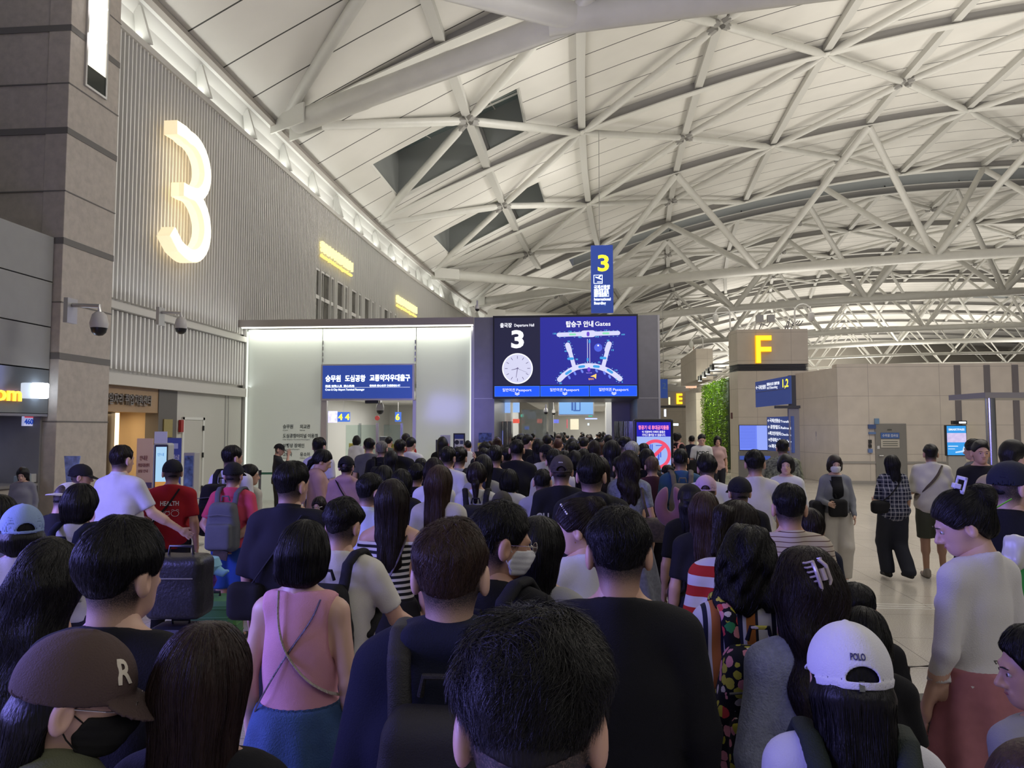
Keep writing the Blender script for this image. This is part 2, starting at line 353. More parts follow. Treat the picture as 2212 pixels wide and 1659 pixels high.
# ------------------------------------------------------------------ left wall
def wx(y, x=-9.1): return bend(x, y)
WY = [13.0, 20, 25, 32, 38, 45, 52, 60, 68, 76, 85, 95, 110]
m = MB()
for a, b in zip(WY[:-1], WY[1:]):
    m.add([(wx(a)-.12, a, 4.3 if a < 19 else 0), (wx(b)-.12, b, 4.3 if b < 20.1 else 0), (wx(b)-.12, b, 10.05), (wx(a)-.12, a, 10.05)], [(0, 1, 2, 3)])
    m.add([(wx(a)-.5, a, 10.05), (wx(b)-.5, b, 10.05), (wx(b)-.5, b, 4.3 if b < 20.1 else 0), (wx(a)-.5, a, 4.3 if a < 19 else 0)], [(0, 1, 2, 3)])
struct(m.build('wall_left', mat('wall_backing', (.56, .545, .52), .6)))
slots = []   # (y0, y1, ztop)
for (p0, p1, top) in ((685, 692, 590), (697, 702, 600), (706, 714, 615), (719, 722, 620), (731, 742, 632), (747, 752, 645), (760, 770, 655), (775, 779, 665), (788, 797, 675), (802, 806, 683), (816, 819, 690), (826, 834, 695), (838, 841, 700), (846, 849, 705)):
    ya = atx(p0, 600, -9.1).y; yb = atx(p1, 600, -9.1).y; slots.append((ya-.03, yb+.05))
fin = MB(); y = 13.05
while y < 100:
    x = wx(y); z0 = 4.52
    if any(a < y < b for a, b in slots): z0 = 7.62
    st = .135 if y < 45 else .27
    fin.b2(x-.12, x, y-.02, y+.02*(1 if y < 45 else 2), z0, 10.0)
    y += st
struct(fin.build('trim_1', M_fin))
fin = MB(); y = 12.95
while y < 20.0:
    fin.b2(-9.22, -9.08, y-.026, y+.026, 3.12, 4.28); y += .155
struct(fin.build('trim_2', M_fin))
m = MB()
m.b2(-9.2, -9.0, 12.75, 20.1, 4.30, 4.44); m.b2(-9.25, -8.98, 12.75, 20.1, 2.80, 3.03); m.b2(-9.6, -9.22, 12.75, 20.1, 3.0, 4.4)
for a, b in zip(WY[:-1], WY[1:]):
    m.add([(wx(a)-.15, a, 9.98), (wx(a)+.05, a, 9.98), (wx(b)+.05, b, 9.98), (wx(b)-.15, b, 9.98), (wx(a)-.15, a, 10.12), (wx(a)+.05, a, 10.12), (wx(b)+.05, b, 10.12), (wx(b)-.15, b, 10.12)], [(0, 1, 2, 3), (7, 6, 5, 4), (0, 4, 5, 1), (1, 5, 6, 2), (2, 6, 7, 3), (3, 7, 4, 0)])
struct(m.build('trim_3', mat('trim_paint', (.62, .60, .56), .5)))
# windows in the slot openings
for n, (a, b) in enumerate(slots):
    wv = MB(); ym = (a+b)/2; x = wx(ym)-.10
    wv.b2(x-.01, x+.01, a, b, 3.0, 7.6); o = wv.build('window_%d' % (n+1), mat('slot_glass', (.09, .085, .075), .15, var=.3, vscale=1.5)); struct(o)
    f = MB(); f.b2(x, x+.06, a, b, 6.55, 6.68); f.b2(x, x+.06, a, b, 7.56, 7.64); struct(f.build('window_frame', M_fin, o))
# cove between wall head and roof edge
cv = MB(); Y = [12.0+1.3*i for i in range(70)]
for a, b in zip(Y[:-1], Y[1:]):
    prof = [(-9.35, 10.05), (-9.42, 10.4), (-9.40, 10.8), (-9.25, 11.05), (-9.05, 11.12)]
    for (p, q) in zip(prof[:-1], prof[1:]):
        cv.add([(wx(a, p[0]), a, p[1]), (wx(b, p[0]), b, p[1]), (wx(b, q[0]), b, q[1]), (wx(a, q[0]), a, q[1])], [(0, 1, 2, 3)])
struct(cv.build('trim_4', mat('cove_white', (.80, .80, .76), .45), smooth=True))
ce = MB()
for a, b in zip(Y[:-1], Y[1:]):
    for (p0, p1, z0, z1) in ((-9.06, -8.88, 10.96, 11.08), (-8.98, -8.92, 11.0, 11.3)):
        ce.add([(wx(a, p0), a, z0), (wx(a, p1), a, z0), (wx(b, p1), b, z0), (wx(b, p0), b, z0), (wx(a, p0), a, z1), (wx(a, p1), a, z1), (wx(b, p1), b, z1), (wx(b, p0), b, z1)], [(0, 1, 2, 3), (7, 6, 5, 4), (0, 4, 5, 1), (1, 5, 6, 2), (2, 6, 7, 3), (3, 7, 4, 0)])
struct(ce.build('trim_5', mat('edge_beam', (.30, .27, .24), .5)))
bk = None
for i in range(1, 24):
    y = 12.0+2.6*i; x = wx(y, -9.3)
    mb = MB(); mb.add([(0, -.05, -.85), (.32, -.05, -.85), (.06, -.05, 0), (-.1, -.05, 0), (0, .05, -.85), (.32, .05, -.85), (.06, .05, 0), (-.1, .05, 0)], [(0, 1, 2, 3), (7, 6, 5, 4), (0, 4, 5, 1), (1, 5, 6, 2), (2, 6, 7, 3), (3, 7, 4, 0)])
    if bk is None: bk = mb.build('cove_bracket', M_white); o = bk
    else: o = bk.copy(); COL.objects.link(o)
    o.location = (x, y, 10.98); tag(o, 'small pointed white bracket in the lit cove above the slatted wall', 'bracket', 'brackets in the cove above the slatted wall')
for i in range(11):
    y = 13.5+7.2*i; area('cove_lamp', (wx(y+3)-.18, y+3, 10.2), (0, R(-168), 0), (.12, 6.8), 26 if i < 6 else 18, (1, 1, .94), 170)
area('slat_lamp', (-8.95, 16.5, 4.52), (0, R(-155), 0), (.10, 7.0), 11, (.93, .95, 1), 150)
area('slat_lamp', (-8.95, 16.3, 3.08), (0, R(-160), 0), (.10, 6.6), 6, (.93, .95, 1), 150)
# stone column and shop block on the left
m = MB(); m.b2(-14, -9.0, 11.62, 12.95, 5.15, 12.5); m.b2(-9.0, -8.6, 11.6, 12.95, 0, 12.5)
struct(m.build('wall_column', M_stoneL, bev=.01))
m = MB()
for z in (2.05, 3.10, 4.05, 5.05, 5.95, 6.95, 7.82, 8.75, 9.6, 10.5):
    thick = .10 if round(z*10) in (31, 50, 70, 88, 105) else .018
    m.b2(-8.595, -8.59, 11.595, 12.955, z, z+thick*1.1); m.b2(-14, -8.592, 11.594, 11.61, z, z+thick*1.1)
struct(m.build('trim_6', M_stoneD))
m = MB()
for (a, b) in ((2.93, 3.62), (3.64, 4.38), (4.40, 5.15)): m.b2(-14, -8.75, 3.0, 11.58, a, b)
struct(m.build('wall_shop', mat('shop_panel', (.30, .30, .295), .45, var=.03)))
m = MB(); m.b2(-9.1, -8.75, 3.0, 11.58, 2.18, 2.91); struct(m.build('trim_7', mat('back_painted_glass', (.13, .145, .16), .06, spec=.9)))
m = MB(); m.b2(-12.0, -11.9, 3.0, 12.6, 0, 2.2); m.b2(-12, -8.75, 3.0, 11.58, 2.14, 2.19); struct(m.build('wall_shop_back', mat('shop_back', (.20, .20, .24), .5)))
m = MB(); m.b2(-12.0, -8.85, 11.55, 11.62, 0, 2.2); struct(m.build('wall_shop_side', mat('shop_side', (.26, .25, .25), .5, var=.05)))
area('shop_downlight', (-10.3, 9.5, 2.12), (0, 0, 0), (1.5, 3), 16, (.55, .6, 1))
# illuminated shop lettering and box lamp
sg = empty('shop_sign', (-8.7, 9.9, 2.4), 0, 'orange lit lowercase lettering on the glossy fascia at the far left edge', 'sign')
text('lettering', 'telecom', .34, (-.02, -.32, -.03), YU, ZU, mat('orange_letters', (1, .3, .02), .4, emit=(1, .42, .02), estr=5), sg, ext=.015, bold=.0, fit=1.36)
lb = MB(); a = atx(83, 860, -8.6); b = atx(105, 828, -8.6); lb.b2(-8.74, -8.58, a.y, b.y, a.z, b.z)
o = lb.build('light_box', mat('box_lamp_face', (.9, .9, 1), .4, emit=(.75, .85, 1), estr=7), bev=.02); tag(o, 'glowing white square box lamp on the glossy fascia beside the orange letters', 'light box')
area('light_box_glow', (-8.52, (a.y+b.y)/2, (a.z+b.z)/2), (0, R(-90), 0), (.3, .3), 5, (.6, .7, 1))
q = empty('queue_number_sign', tuple(atx(60, 907, -9.0)), 0, 'small hanging counter sign showing 460 under the shop fascia', 'sign')
mb = MB(); mb.box((0, 0, 0), (.04, .22, .2)); mb.build('housing', mat('sign_cream', (.75, .72, .8), .4, emit=(.55, .6, 1), estr=.5), q)
mb = MB(); mb.box((.022, 0, .065), (.004, .2, .06)); mb.build('red_strip', E((.55, .05, .08), .8), q)
text('number', '460', .12, (.024, -.10, -.07), YU, ZU, E((.02, .08, .6), .6, 'blue_digits'), q, bold=.02, fit=.19)
mb = MB(); mb.tube([(0, 0, .1), (0, 0, .2)], .012, 6); mb.build('hanger', M_alu, q)
mb = MB(); p = atx(76, 960, -9.6); mb.tube([(p.x, p.y, 2.15), (p.x, p.y+.1, .9)], .03, 8); o = mb.build('counter_pole', M_alu); tag(o, 'thin grey pole rising behind the service counter on the left', 'pole')
# ------------------------------------------------------------------ recess with wooden entrance and white wall, lower left
M_wood = mat('light_wood', (.42, .28, .16), .5, var=.06, vscale=2, stretch=(1, 1, .2)); M_cream = mat('cream_wall', (.58, .57, .52), .5)
m = MB(); m.b2(-9.3, -9.12, 12.95, 15.5, 2.28, 2.82); o = m.build('trim_8', M_wood); struct(o)
sg = empty('entrance_sign', (-9.1, 13.35, 2.44), 0, 'raised Korean letters on the wooden band over the lit entrance', 'sign')
text('lettering', '항공일자리 취업지원센터', .24, (0, 0, 0), YU, ZU, mat('metal_letters', (.30, .27, .24), .35, metal=.5), sg, ext=.035, bold=.012, fit=1.75)
m = MB(); m.b2(-9.4, -9.1, 15.45, 16.2, 0, 2.82); struct(m.build('wall_pillar', mat('taupe_pillar', (.13, .12, .11), .5)))
m = MB(); m.b2(-9.3, -9.12, 16.2, 20.1, 0, 2.82); struct(m.build('wall_left_lower', M_cream))
m = MB(); m.b2(-9.125, -9.105, 18.55, 18.6, 0, 2.82); m.b2(-9.125, -9.105, 18.72, 18.74, 0, 2.82); struct(m.build('trim_9', M_alu))
d = MB(); d.b2(-9.14, -9.10, 16.52, 17.38, 0, 2.15); dd = d.build('door_1', mat('service_door', (.56, .55, .50), .45), bev=.004); struct(dd)
f = MB(); f.b2(-9.12, -9.085, 16.44, 16.52, 0, 2.21); f.b2(-9.12, -9.085, 17.38, 17.46, 0, 2.21); f.b2(-9.12, -9.085, 16.44, 17.46, 2.15, 2.21); struct(f.build('door_frame', M_white, dd))
for z in (.5, 1.3, 1.95):
    h = MB(); h.b2(-9.09, -9.06, 17.36, 17.40, z-.06, z+.06); struct(h.build('hinge', M_black, dd))
# lit lobby behind the entrance
m = MB(); m.b2(-12.5, -12.4, 12.9, 16.3, 0, 2.9); m.b2(-12.5, -9.3, 12.85, 12.95, 0, 2.9); m.b2(-12.5, -9.3, 15.6, 15.7, 0, 2.9); m.b2(-12.5, -9.2, 12.9, 16, 2.3, 2.4)
struct(m.build('wall_lobby', mat('lobby_wall', (.62, .47, .28), .5)))
m = MB(); m.b2(-12.38, -12.3, 12.95, 15.6, 0, 1.15); struct(m.build('trim_10', mat('lobby_panel', (.42, .2, .07), .45)))
m = MB(); m.b2(-10.2, -9.9, 14.35, 15.3, 0, 2.3); o = m.build('elevator_portal', mat('dark_lift', (.035, .03, .028), .3)); tag(o, 'dark portal with vertical slats inside the warm lit entrance lobby', 'portal')
for y in (14.62, 15.12):
    mb = MB(); mb.b2(-9.88, -9.84, y, y+.09, 0, 2.28); o = mb.build('lobby_strip_light', E((1, .72, .42), 2.6)); tag(o, 'tall warm vertical light strip beside the dark lobby portal', 'strip light', 'vertical strip lights in the lobby')
area('lobby_light', (-10.8, 14.2, 2.25), (0, 0, 0), (2.5, 2.2), 75, (1, .75, .45))
mb = MB(); mb.b2(-9.1, -9.07, 15.63, 15.98, 1.75, 2.15); o = mb.build('brass_plaque', mat('brass', (.42, .34, .14), .35, metal=.7, bump=.4, bscale=60)); tag(o, 'square brass plaque with small engraved text on the dark pillar', 'plaque')
mb = MB(); mb.b2(-9.1, -9.04, 16.28, 16.40, 1.86, 2.14); o = mb.build('fire_alarm_box', mat('alarm_red', (.35, .02, .02), .4)); tag(o, 'small red fire alarm box beside the white service door', 'alarm')
# lit wall signs high on the slats
for (x0, px0, px1, zt, lb) in ((0, 694, 760, 8.02, 'lit yellow two-line Korean sign high on the slatted wall, nearer one'), (0, 868, 905, 7.95, 'lit yellow two-line Korean sign high on the slatted wall, further one')):
    ya = atx(px0, 560, -9.0).y; yb = atx(px1, 600, -9.0).y
    if ya > 30: ya, yb = 35.6, 39.4
    sg = empty('wall_sign', (wx(ya)+.08, ya, zt), 0, lb, 'sign'); L_ = yb-ya
    U = Vector((wx(yb)-wx(ya), yb-ya, 0))
    mm = E((1, .86, .35), 1.6, 'lit_channel_letters')
    text('korean_lettering', '항공일자리 취업지원센터', .40, (0, 0, .26), U, ZU, mm, sg, ext=.05, bold=.008, fit=L_)
    text('english_lettering', 'Aviation Job & Career Support Center', .17, (0, 0, .02), U, ZU, E((1, .74, .2), 1.3, 'lit_channel_letters_small'), sg, ext=.04, bold=.0, fit=L_)
# the big glowing 3
import itertools
def three_path():
    # centreline of the numeral in (u, z), open strokes ending on the left
    pts = []
    for a in np.linspace(100, -82, 16): pts.append((.02+.68*cos(R(a)), 2.12+.62*sin(R(a))))
    up = pts
    lo = []
    for a in np.linspace(82, -105, 18): lo.append((.02+.74*cos(R(a)), .80+.72*sin(R(a))))
    return up, lo
n3 = empty('numeral_sign', (-8.93, 15.72, 5.75), 0, 'large glowing cream numeral 3 mounted on the slatted wall', 'numeral sign')
def strip3(pts, w):
    pts = [Vector((0, p[0], p[1])) for p in pts]; vs = []; n = len(pts)
    for i, p in enumerate(pts):
        t = (pts[min(i+1, n-1)]-pts[max(i-1, 0)]).normalized(); nn = Vector((0, -t.z, t.y))
        for s, d in ((1, 0), (-1, 0), (-1, 1), (1, 1)): vs.append(p+nn*s*w/2+Vector((.30*d, 0, 0)))
    return vs, [(i*4+j, i*4+(j+1) % 4, (i+1)*4+(j+1) % 4, (i+1)*4+j) for i in range(n-1) for j in range(4)]+[(0, 1, 2, 3), ((n-1)*4+3, (n-1)*4+2, (n-1)*4+1, (n-1)*4)]
up, lo = three_path(); up = [(-.66, 2.74)]+[(-.3, 2.76)]+up+[(-.28, 1.48)]; lo = [(-.28, 1.48)]+lo+[(-.42, .17), (-.74, .42)]
m3 = MB(); m3.add(*strip3(up[:-1]+[(-.1, 1.48), (-.32, 1.48)], .31)); m3.add(*strip3([(-.1, 1.48)]+lo[1:], .31))
M3 = bpy.data.materials.new('glowing_acrylic'); M3.use_nodes = True; N, L = nodes_of(M3); b = N['Principled BSDF']; b.inputs['Base Color'].default_value = (.8, .7, .5, 1)
b.inputs['Emission Color'].default_value = (1, .80, .50, 1); b.inputs['Emission Strength'].default_value = .8
m3.build('numeral_body', M3, n3)
m3 = MB(); f1 = strip3(up[:-1]+[(-.1, 1.48), (-.32, 1.48)], .27); f2 = strip3([(-.1, 1.48)]+lo[1:], .27)
for vs, fs in (f1, f2): m3.add([Vector((v.x*.02/.3+.302, v.y, v.z)) for v in vs], fs)
m3.build('numeral_face', E((1, .92, .70), 1.7, 'acrylic_face'), n3)
area('numeral_glow', (-9.02, 15.8, 7.2), (0, R(-90), 0), (2.6, 1.2), 7, (1, .82, .52))
gl = area('numeral_glow', (-8.75, 15.8, 7.2), (0, R(90), 0), (2.8, 1.2), 10, (1, .82, .52))
# lamp tower slot at top of column
m = MB(); a = atx(180, 150, -8.55); m.b2(-8.62, -8.58, 12.0, 12.52, 8.35, 12.4); o = m.build('window_20', mat('slot_box', (.6, .58, .5), .4, emit=(1, .95, .8), estr=1.1)); struct(o)
m = MB(); m.b2(-8.6, -8.56, 11.96, 12.0, 8.0, 12.4); m.b2(-8.6, -8.56, 12.52, 12.56, 8.0, 12.4); m.b2(-8.6, -8.56, 11.96, 12.56, 7.96, 8.0); struct(m.build('window_frame', M_alu, o))
m = MB(); m.b2(-8.6, -8.575, 12.0, 12.52, 8.0, 8.36); struct(m.build('window_pane', mat('dark_pane', (.03, .035, .03), .1), o))
for z in (8.9, 9.5):
    mb = MB(); mb.tube([(-8.55, 12.02, z), (-8.45, 12.25, z-.06)], [.05, .09], 10); o = mb.build('spot_lamp', E((1, .95, .95), 4)); tag(o, 'bright spot lamp in the tall lit slot at the head of the stone column', 'lamp', 'spot lamps in the column slot')
# CCTV
def cctv(px, py, D, s, lb, arm=-1):
    c = atd(px, py, D); r = empty('security_camera', tuple(c), 0, lb, 'camera', s=s)
    mb = MB(); mb.lathe([(.05, .16), (.09, .12), (.12, 0), (.11, -.06)], n=16); mb.build('housing', mat('camera_white', (.5, .48, .46), .4), r, smooth=True)
    mb = MB(); mb.lathe([(.105, -.06), (.09, -.12), (.05, -.16), (0, -.17)], n=16); mb.build('dome', M_black, r, smooth=True)
    mb = MB(); mb.tube([(0, 0, .15), (0, 0, .24), (arm*.38, 0, .26)], .03, 8); mb.box((arm*.42, 0, .18), (.06, .2, .34)); mb.build('wall_arm', M_alu, r)
cctv(214, 699, 11.6, 1.15, 'white dome security camera on an arm fixed to the stone column')
cctv(391, 703, 14.2, 1.0, 'silver dome security camera on an arm in front of the lower slats')

m = MB(); m.b2(-14, 95, 170, 170.4, 0, 26); m.b2(94, 94.5, -8, 170, 0, 24); struct(m.build('wall_back', mat('far_wall', (.42, .39, .34), .6)))
# ================================================================== portal
PY = 19.6
def pp(px, py, dy=0): return aty(px, py, PY+dy)
M_head = mat('header_bronze', (.30, .265, .25), .35, metal=.3)
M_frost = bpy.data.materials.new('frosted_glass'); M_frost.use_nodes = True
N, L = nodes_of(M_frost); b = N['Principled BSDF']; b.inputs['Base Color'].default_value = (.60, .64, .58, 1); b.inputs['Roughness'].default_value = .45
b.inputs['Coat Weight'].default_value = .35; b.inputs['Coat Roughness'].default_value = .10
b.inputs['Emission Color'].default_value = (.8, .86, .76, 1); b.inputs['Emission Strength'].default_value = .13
LX, DX0, DX1, RX = -9.05, -6.86, -4.36, -2.72
m = MB()
m.b2(LX, DX0-.06, PY, PY+.04, 0, 4.66); m.b2(DX0-.04, DX1+.04, PY, PY+.04, 3.68, 4.66); m.b2(DX1+.06, RX, PY, PY+.04, 0, 4.66); m.b2(LX, LX+.04, PY, PY+2.0, 0, 4.66)
struct(m.build('wall_frosted_glass', M_frost))
m = MB(); m.b2(LX-.15, RX+.02, PY-.42, PY+2.0, 4.68, 4.87); struct(m.build('trim_11', M_head))
m = MB(); m.b2(LX+.0, RX, PY-.36, PY-.30, 4.655, 4.68); o = m.build('led_strip', E((1, 1, .9), 4)); tag(o, 'bright LED strip under the header along the frosted glass front', 'led strip')
area('header_lamp', ((LX+RX)/2, PY-.2, 4.64), (R(30), 0, 0), (6.2, .08), 30, (1, 1, .90), 180)
m = MB(); m.b2(RX-.08, RX, PY-.1, PY+.3, 0, 4.68); m.b2(LX-.05, LX+.02, PY-.1, PY+.1, 0, 4.68); struct(m.build('trim_12', M_alu))
for x_, lb in ((RX-.11, 'vertical glowing strip at the right end of the frosted glass front'), (LX+.05, 'vertical glowing strip at the left end of the frosted glass front')):
    mb = MB(); mb.b2(x_, x_+.025, PY-.12, PY-.06, .3, 4.6); o = mb.build('edge_led', E((.95, 1, .9), 1.0)); tag(o, lb, 'led strip')
for i, z in enumerate((4.02,)):
    mb = MB()
    for x in (DX0-.03, DX1+.03):
        for k in range(4): mb.b2(x-.012, x+.012, PY-.03, PY-.005, 3.75+k*.16, 3.85+k*.16)
    o = mb.build('glass_clamp', M_chrome); tag(o, 'row of tiny chrome clips holding the frosted glass above the blue sign', 'clip')
# blue sign over opening
s = empty('entrance_sign', (DX0, PY-.08, 2.72), 0, 'wide navy lit sign for crew over the opening in the frosted glass front', 'sign')
W_ = DX1-DX0
mb = MB(); mb.b2(-.03, W_+.03, -.06, .12, -.02, .96); mb.build('frame', M_alu, s)
mb = MB(); mb.b2(.02, W_-.02, -.075, -.06, .03, .92); mb.build('panel', mat('blue_lightbox', hexc('26418f'), .3, emit=hexc('2b4496'), estr=.75), s)
def ft(o_, st, size, x, z, fit=None, m_=None, ext=.003, bold=.01, nm='lettering', y=-.078, align='LEFT'): return text(nm, st, size, (x, y, z), XU, ZU, m_ or M_txt, o_, ext=ext, bold=bold, fit=fit, align=align)
ft(s, '승무원', .19, .10, .50, .42, bold=.028); ft(s, '도심공항', .19, .64, .50, .56, bold=.028); ft(s, '교통약자우대출구', .19, 1.32, .51, 1.10, bold=.028)
ft(s, '机组 空勤人员  都心机场', .06, .10, .345, .80, bold=.02); ft(s, '乘务員 都心空港 交通弱者優待', .06, 1.32, .35, .84, bold=.02)
ft(s, 'Crew & City Airport Terminal Passenger', .075, .10, .245, 1.08, bold=.012)
mb = MB(); mb.b2(.10, W_-.08, -.079, -.075, .322, .330); mb.build('rule', M_txt1, s)
# door jambs & sensor
m = MB(); m.b2(DX0-.06, DX0+.10, PY-.02, PY+.1, 0, 2.72); m.b2(DX1-.03, DX1+.06, PY-.02, PY+.1, 0, 2.72); struct(m.build('trim_13', M_alu))
mb = MB(); mb.b2(-5.72, -5.35, PY+.02, PY+.12, 2.62, 2.71); o = mb.build('door_sensor', M_black, bev=.02); tag(o, 'small black door sensor under the navy crew sign', 'sensor')
# lettering printed on frosted glass
gt = empty('glass_lettering', (-7.98, PY-.004, 0), 0, 'dark Korean and English lines printed on the frosted glass left of the opening', 'lettering')
M_ink = mat('dark_ink', (.04, .05, .045), .6)
for (px, py, st, sub, w_) in ((611, 925, '승무원', 'Crew', 22), (648, 925, '외교관', 'Diplomats', 22), (611, 945, '도심공항터미널 이용객', 'City Airport Terminal Passengers', 75), (611, 966, '보행상 장애인', 'Mobility impaired Passengers', 46), (611, 985, '고령자', 'Seniors over 70', 20), (648, 985, '유소아', 'Children', 22)):
    p = pp(px, py)-gt.location; wd = pp(px+w_, py).x-pp(px, py).x
    text('line', st, .12, (p.x, -.006, p.z), XU, ZU, M_ink, gt, ext=.001, bold=.02, fit=wd)
    text('line_small', sub, .045, (p.x, -.006, p.z-.07), XU, ZU, M_ink, gt, ext=.001, bold=.0, fit=wd*(.5 if w_ < 30 else .78))
# right grey metal portal
m = MB(); C0, C1, C2, C3 = -2.70, -2.15, 1.55, 2.13
m.b2(C0, C1, PY-.35, PY+2.5, 0, 4.87); m.b2(C2, C3, PY-.35, PY+2.5, 0, 4.87); m.b2(C1, C2, PY-.1, PY+2.5, 2.72, 4.87)
struct(m.build('wall_portal', M_gmet))
m = MB(); m.b2(C0, C1, PY-.356, PY-.35, 2.72, 2.735); m.b2(C2, C3, PY-.356, PY-.35, 2.72, 2.735); m.b2(C3-.04, C3+.01, PY-.36, PY-.3, 0, 4.87); m.b2(C0-.01, C0+.02, PY-.36, PY-.3, 0, 4.87); struct(m.build('trim_14', M_alu))
# LED wall
s = empty('gate_guide_screen', (C1, PY-.42, 2.76), 0, 'huge blue LED wall with clock and gate map over the departure entrance', 'screen'); SW = C2-C1; SH = 2.10
def sx(px): return (px-1072)/(1372-1072)*SW
def sz(py): return (858-py)/(858-688)*SH
mb = MB(); mb.b2(-.03, SW+.03, -.02, .3, -.04, SH+.03); mb.build('frame', M_black, s)
def panel(px0, px1, py0, py1, m_, nm, y=-.026): 
    q = MB(); q.b2(sx(px0), sx(px1), y, y+.004, sz(py1), sz(py0)); return q.build(nm, m_, s)
panel(1073, 1170, 690, 833, E(hexc('0d0f30'), 1), 'clock_panel'); panel(1170, 1371.5, 690, 833, E(hexc('1c1f96'), 1), 'map_panel')
BL = E(hexc('0a57ff'), 1.0)
for (a, b_) in ((1073.5, 1169), (1170.5, 1272), (1273.5, 1371)):
    panel(a, b_, 835, 857, E(hexc('4d8dff'), 1), 'passport_border'); panel(a+.7, b_-.7, 835.8, 856.3, BL, 'passport_panel', -.029)
WH = E((.92, .92, 1), 1.1)
def st(t, px, py, size, w_=None, m_=WH, bold=.0, nm='lettering', y=-.034): return text(nm, t, size, (sx(px), y, sz(py)), XU, ZU, m_, s, ext=.001, bold=bold, fit=(sx(px+w_)-sx(px)) if w_ else None)
st('출국장', 1085, 710, .13, 25, bold=.025); st('Departure Hall', 1115, 709, .10, 42, bold=.018)
st('3', 1107, 753, .62, 27, bold=.035, nm='numeral')
st('탑승구 안내', 1224, 710.5, .17, 57, bold=.03); st('Gates', 1285, 709.5, .155, 32, bold=.012)
for (x,) in ((1090,), (1190,), (1292,)):
    st('일반여권', x, 846, .095, 26, bold=.005); st('Passport', x+29, 846, .095, 32, bold=.005)
    for k in (0, 3):
        q = MB(); cx_, cz_ = sx(x+31.5), sz(850+k)
        q.add([(cx_-.06, -.036, cz_+.03), (cx_, -.036, cz_), (cx_+.06, -.036, cz_+.03), (cx_+.06, -.036, cz_+.01), (cx_, -.036, cz_-.022), (cx_-.06, -.036, cz_+.01)], [(0, 5, 4, 1), (1, 4, 3, 2)]); q.build('chevron', WH, s)
# clock
ccx, ccz, cr = sx(1122), sz(798), (sx(1154.5)-sx(1122))
def disc(r, y, m_, nm, cx_=ccx, cz_=ccz, n=48):
    q = MB(); q.add([(cx_+r*cos(2*pi*i/n), y, cz_+r*sin(2*pi*i/n)) for i in range(n)], [tuple(range(n))]); return q.build(nm, m_, s)
disc(cr, -.030, E((.95, .95, 1), 1.1), 'clock_rim'); disc(cr*.93, -.032, E(hexc('dcdcf8'), .95), 'clock_face')
DK = E((.12, .1, .22), 1)
q = MB()
for i in range(12):
    a = 2*pi*i/12; u = Vector((sin(a), 0, cos(a))); v = Vector((cos(a), 0, -sin(a))); c_ = Vector((ccx, -.035, ccz)); p0, p1 = c_+u*cr*.64, c_+u*cr*.82; w_ = .007
    q.add([p0-v*w_, p0+v*w_, p1+v*w_, p1-v*w_], [(0, 1, 2, 3)])
q.build('clock_ticks', DK, s)
def hand(ang, L_, w_):
    a = R(ang); u = Vector((sin(a), 0, cos(a))); v = Vector((cos(a), 0, -sin(a))); c_ = Vector((ccx, -.037, ccz)); q = MB()
    q.add([c_-v*w_-u*cr*.08, c_+v*w_-u*cr*.08, c_+u*cr*L_+v*w_*.6, c_+u*cr*L_-v*w_*.6], [(0, 1, 2, 3)]); q.build('clock_hand', DK, s)
hand(257, .40, .010); hand(188, .60, .009); hand(113, .72, .004)
# terminal map
LV = E(hexc('d9d9fb'), 1)
def mapz(X, Y): return sx(1060+X/2212*330), sz(680+Y/1274*190)
def pill(x0, y0, x1, y1, r, m_=LV, y=-.030, n=8, nm='map_shape'):
    a = Vector(mapz(x0, y0)); b_ = Vector(mapz(x1, y1)); d = (b_-a).normalized(); nn = Vector((-d.y, d.x)); r = r/2212*330/300*SW
    pts = [b_+r*(cos(t)*nn+sin(t)*d) for t in np.linspace(0, pi, n)]+[a-r*(cos(t)*nn+sin(t)*d) for t in np.linspace(0, pi, n)]
    q = MB(); q.add([(p.x, y, p.y) for p in pts], [tuple(range(len(pts)))]); return q.build(nm, m_, s)
pill(1000, 318, 1830, 302, 30); pill(1350, 310, 1475, 308, 48); pill(1130, 460, 1220, 790, 28); pill(1125, 465, 1150, 540, 36); pill(1705, 450, 1615, 790, 28); pill(1705, 455, 1675, 540, 36)
arc = [(1010, 950), (1070, 890), (1150, 830), (1240, 785), (1330, 765), (1420, 758), (1510, 765), (1600, 790), (1690, 830), (1770, 880), (1850, 945)]
for a, b_ in zip(arc[:-1], arc[1:]): pill(*a, *b_, 36)
TE = E(hexc('3aa0e8'), 1); GR = E(hexc('8fe8b8'), 1)
for (x, y_, dx, dy) in ((1105, 870, 60, -40), (1290, 775, 60, -8), (1495, 768, 60, 6), (1685, 820, 55, 35), (1135, 658, 60, 0), (1590, 650, 60, 4)): pill(x, y_, x+dx, y_+dy, 18, TE, -.033)
for (x, y_) in ((1160, 315), (1625, 305)): pill(x, y_, x+70, y_, 14, GR, -.033)
pill(1412, 300, 1412, 325, 20, E(hexc('6a3fd0'), 1), -.033); pill(1420, 800, 1420, 822, 20, E(hexc('7a4be0'), 1), -.033)
pill(1552, 505, 1553, 506, 58, E(hexc('4a5fe0'), 1), -.031); pill(1552, 475, 1553, 476, 12, WH, -.034)
for x in (1402, 1434): pill(x, 385, x, 715, 4, LV, -.030)
pill(1432, 405, 1432, 430, 13, TE, -.033); pill(1404, 660, 1404, 685, 13, TE, -.033)
for (x, y_) in ((1325, 835), (1225, 865), (1145, 920), (1527, 830), (1637, 862), (1708, 915)): pill(x-6, y_-12, x+6, y_+12, 14, E(hexc('6f86f0'), 1), -.031)
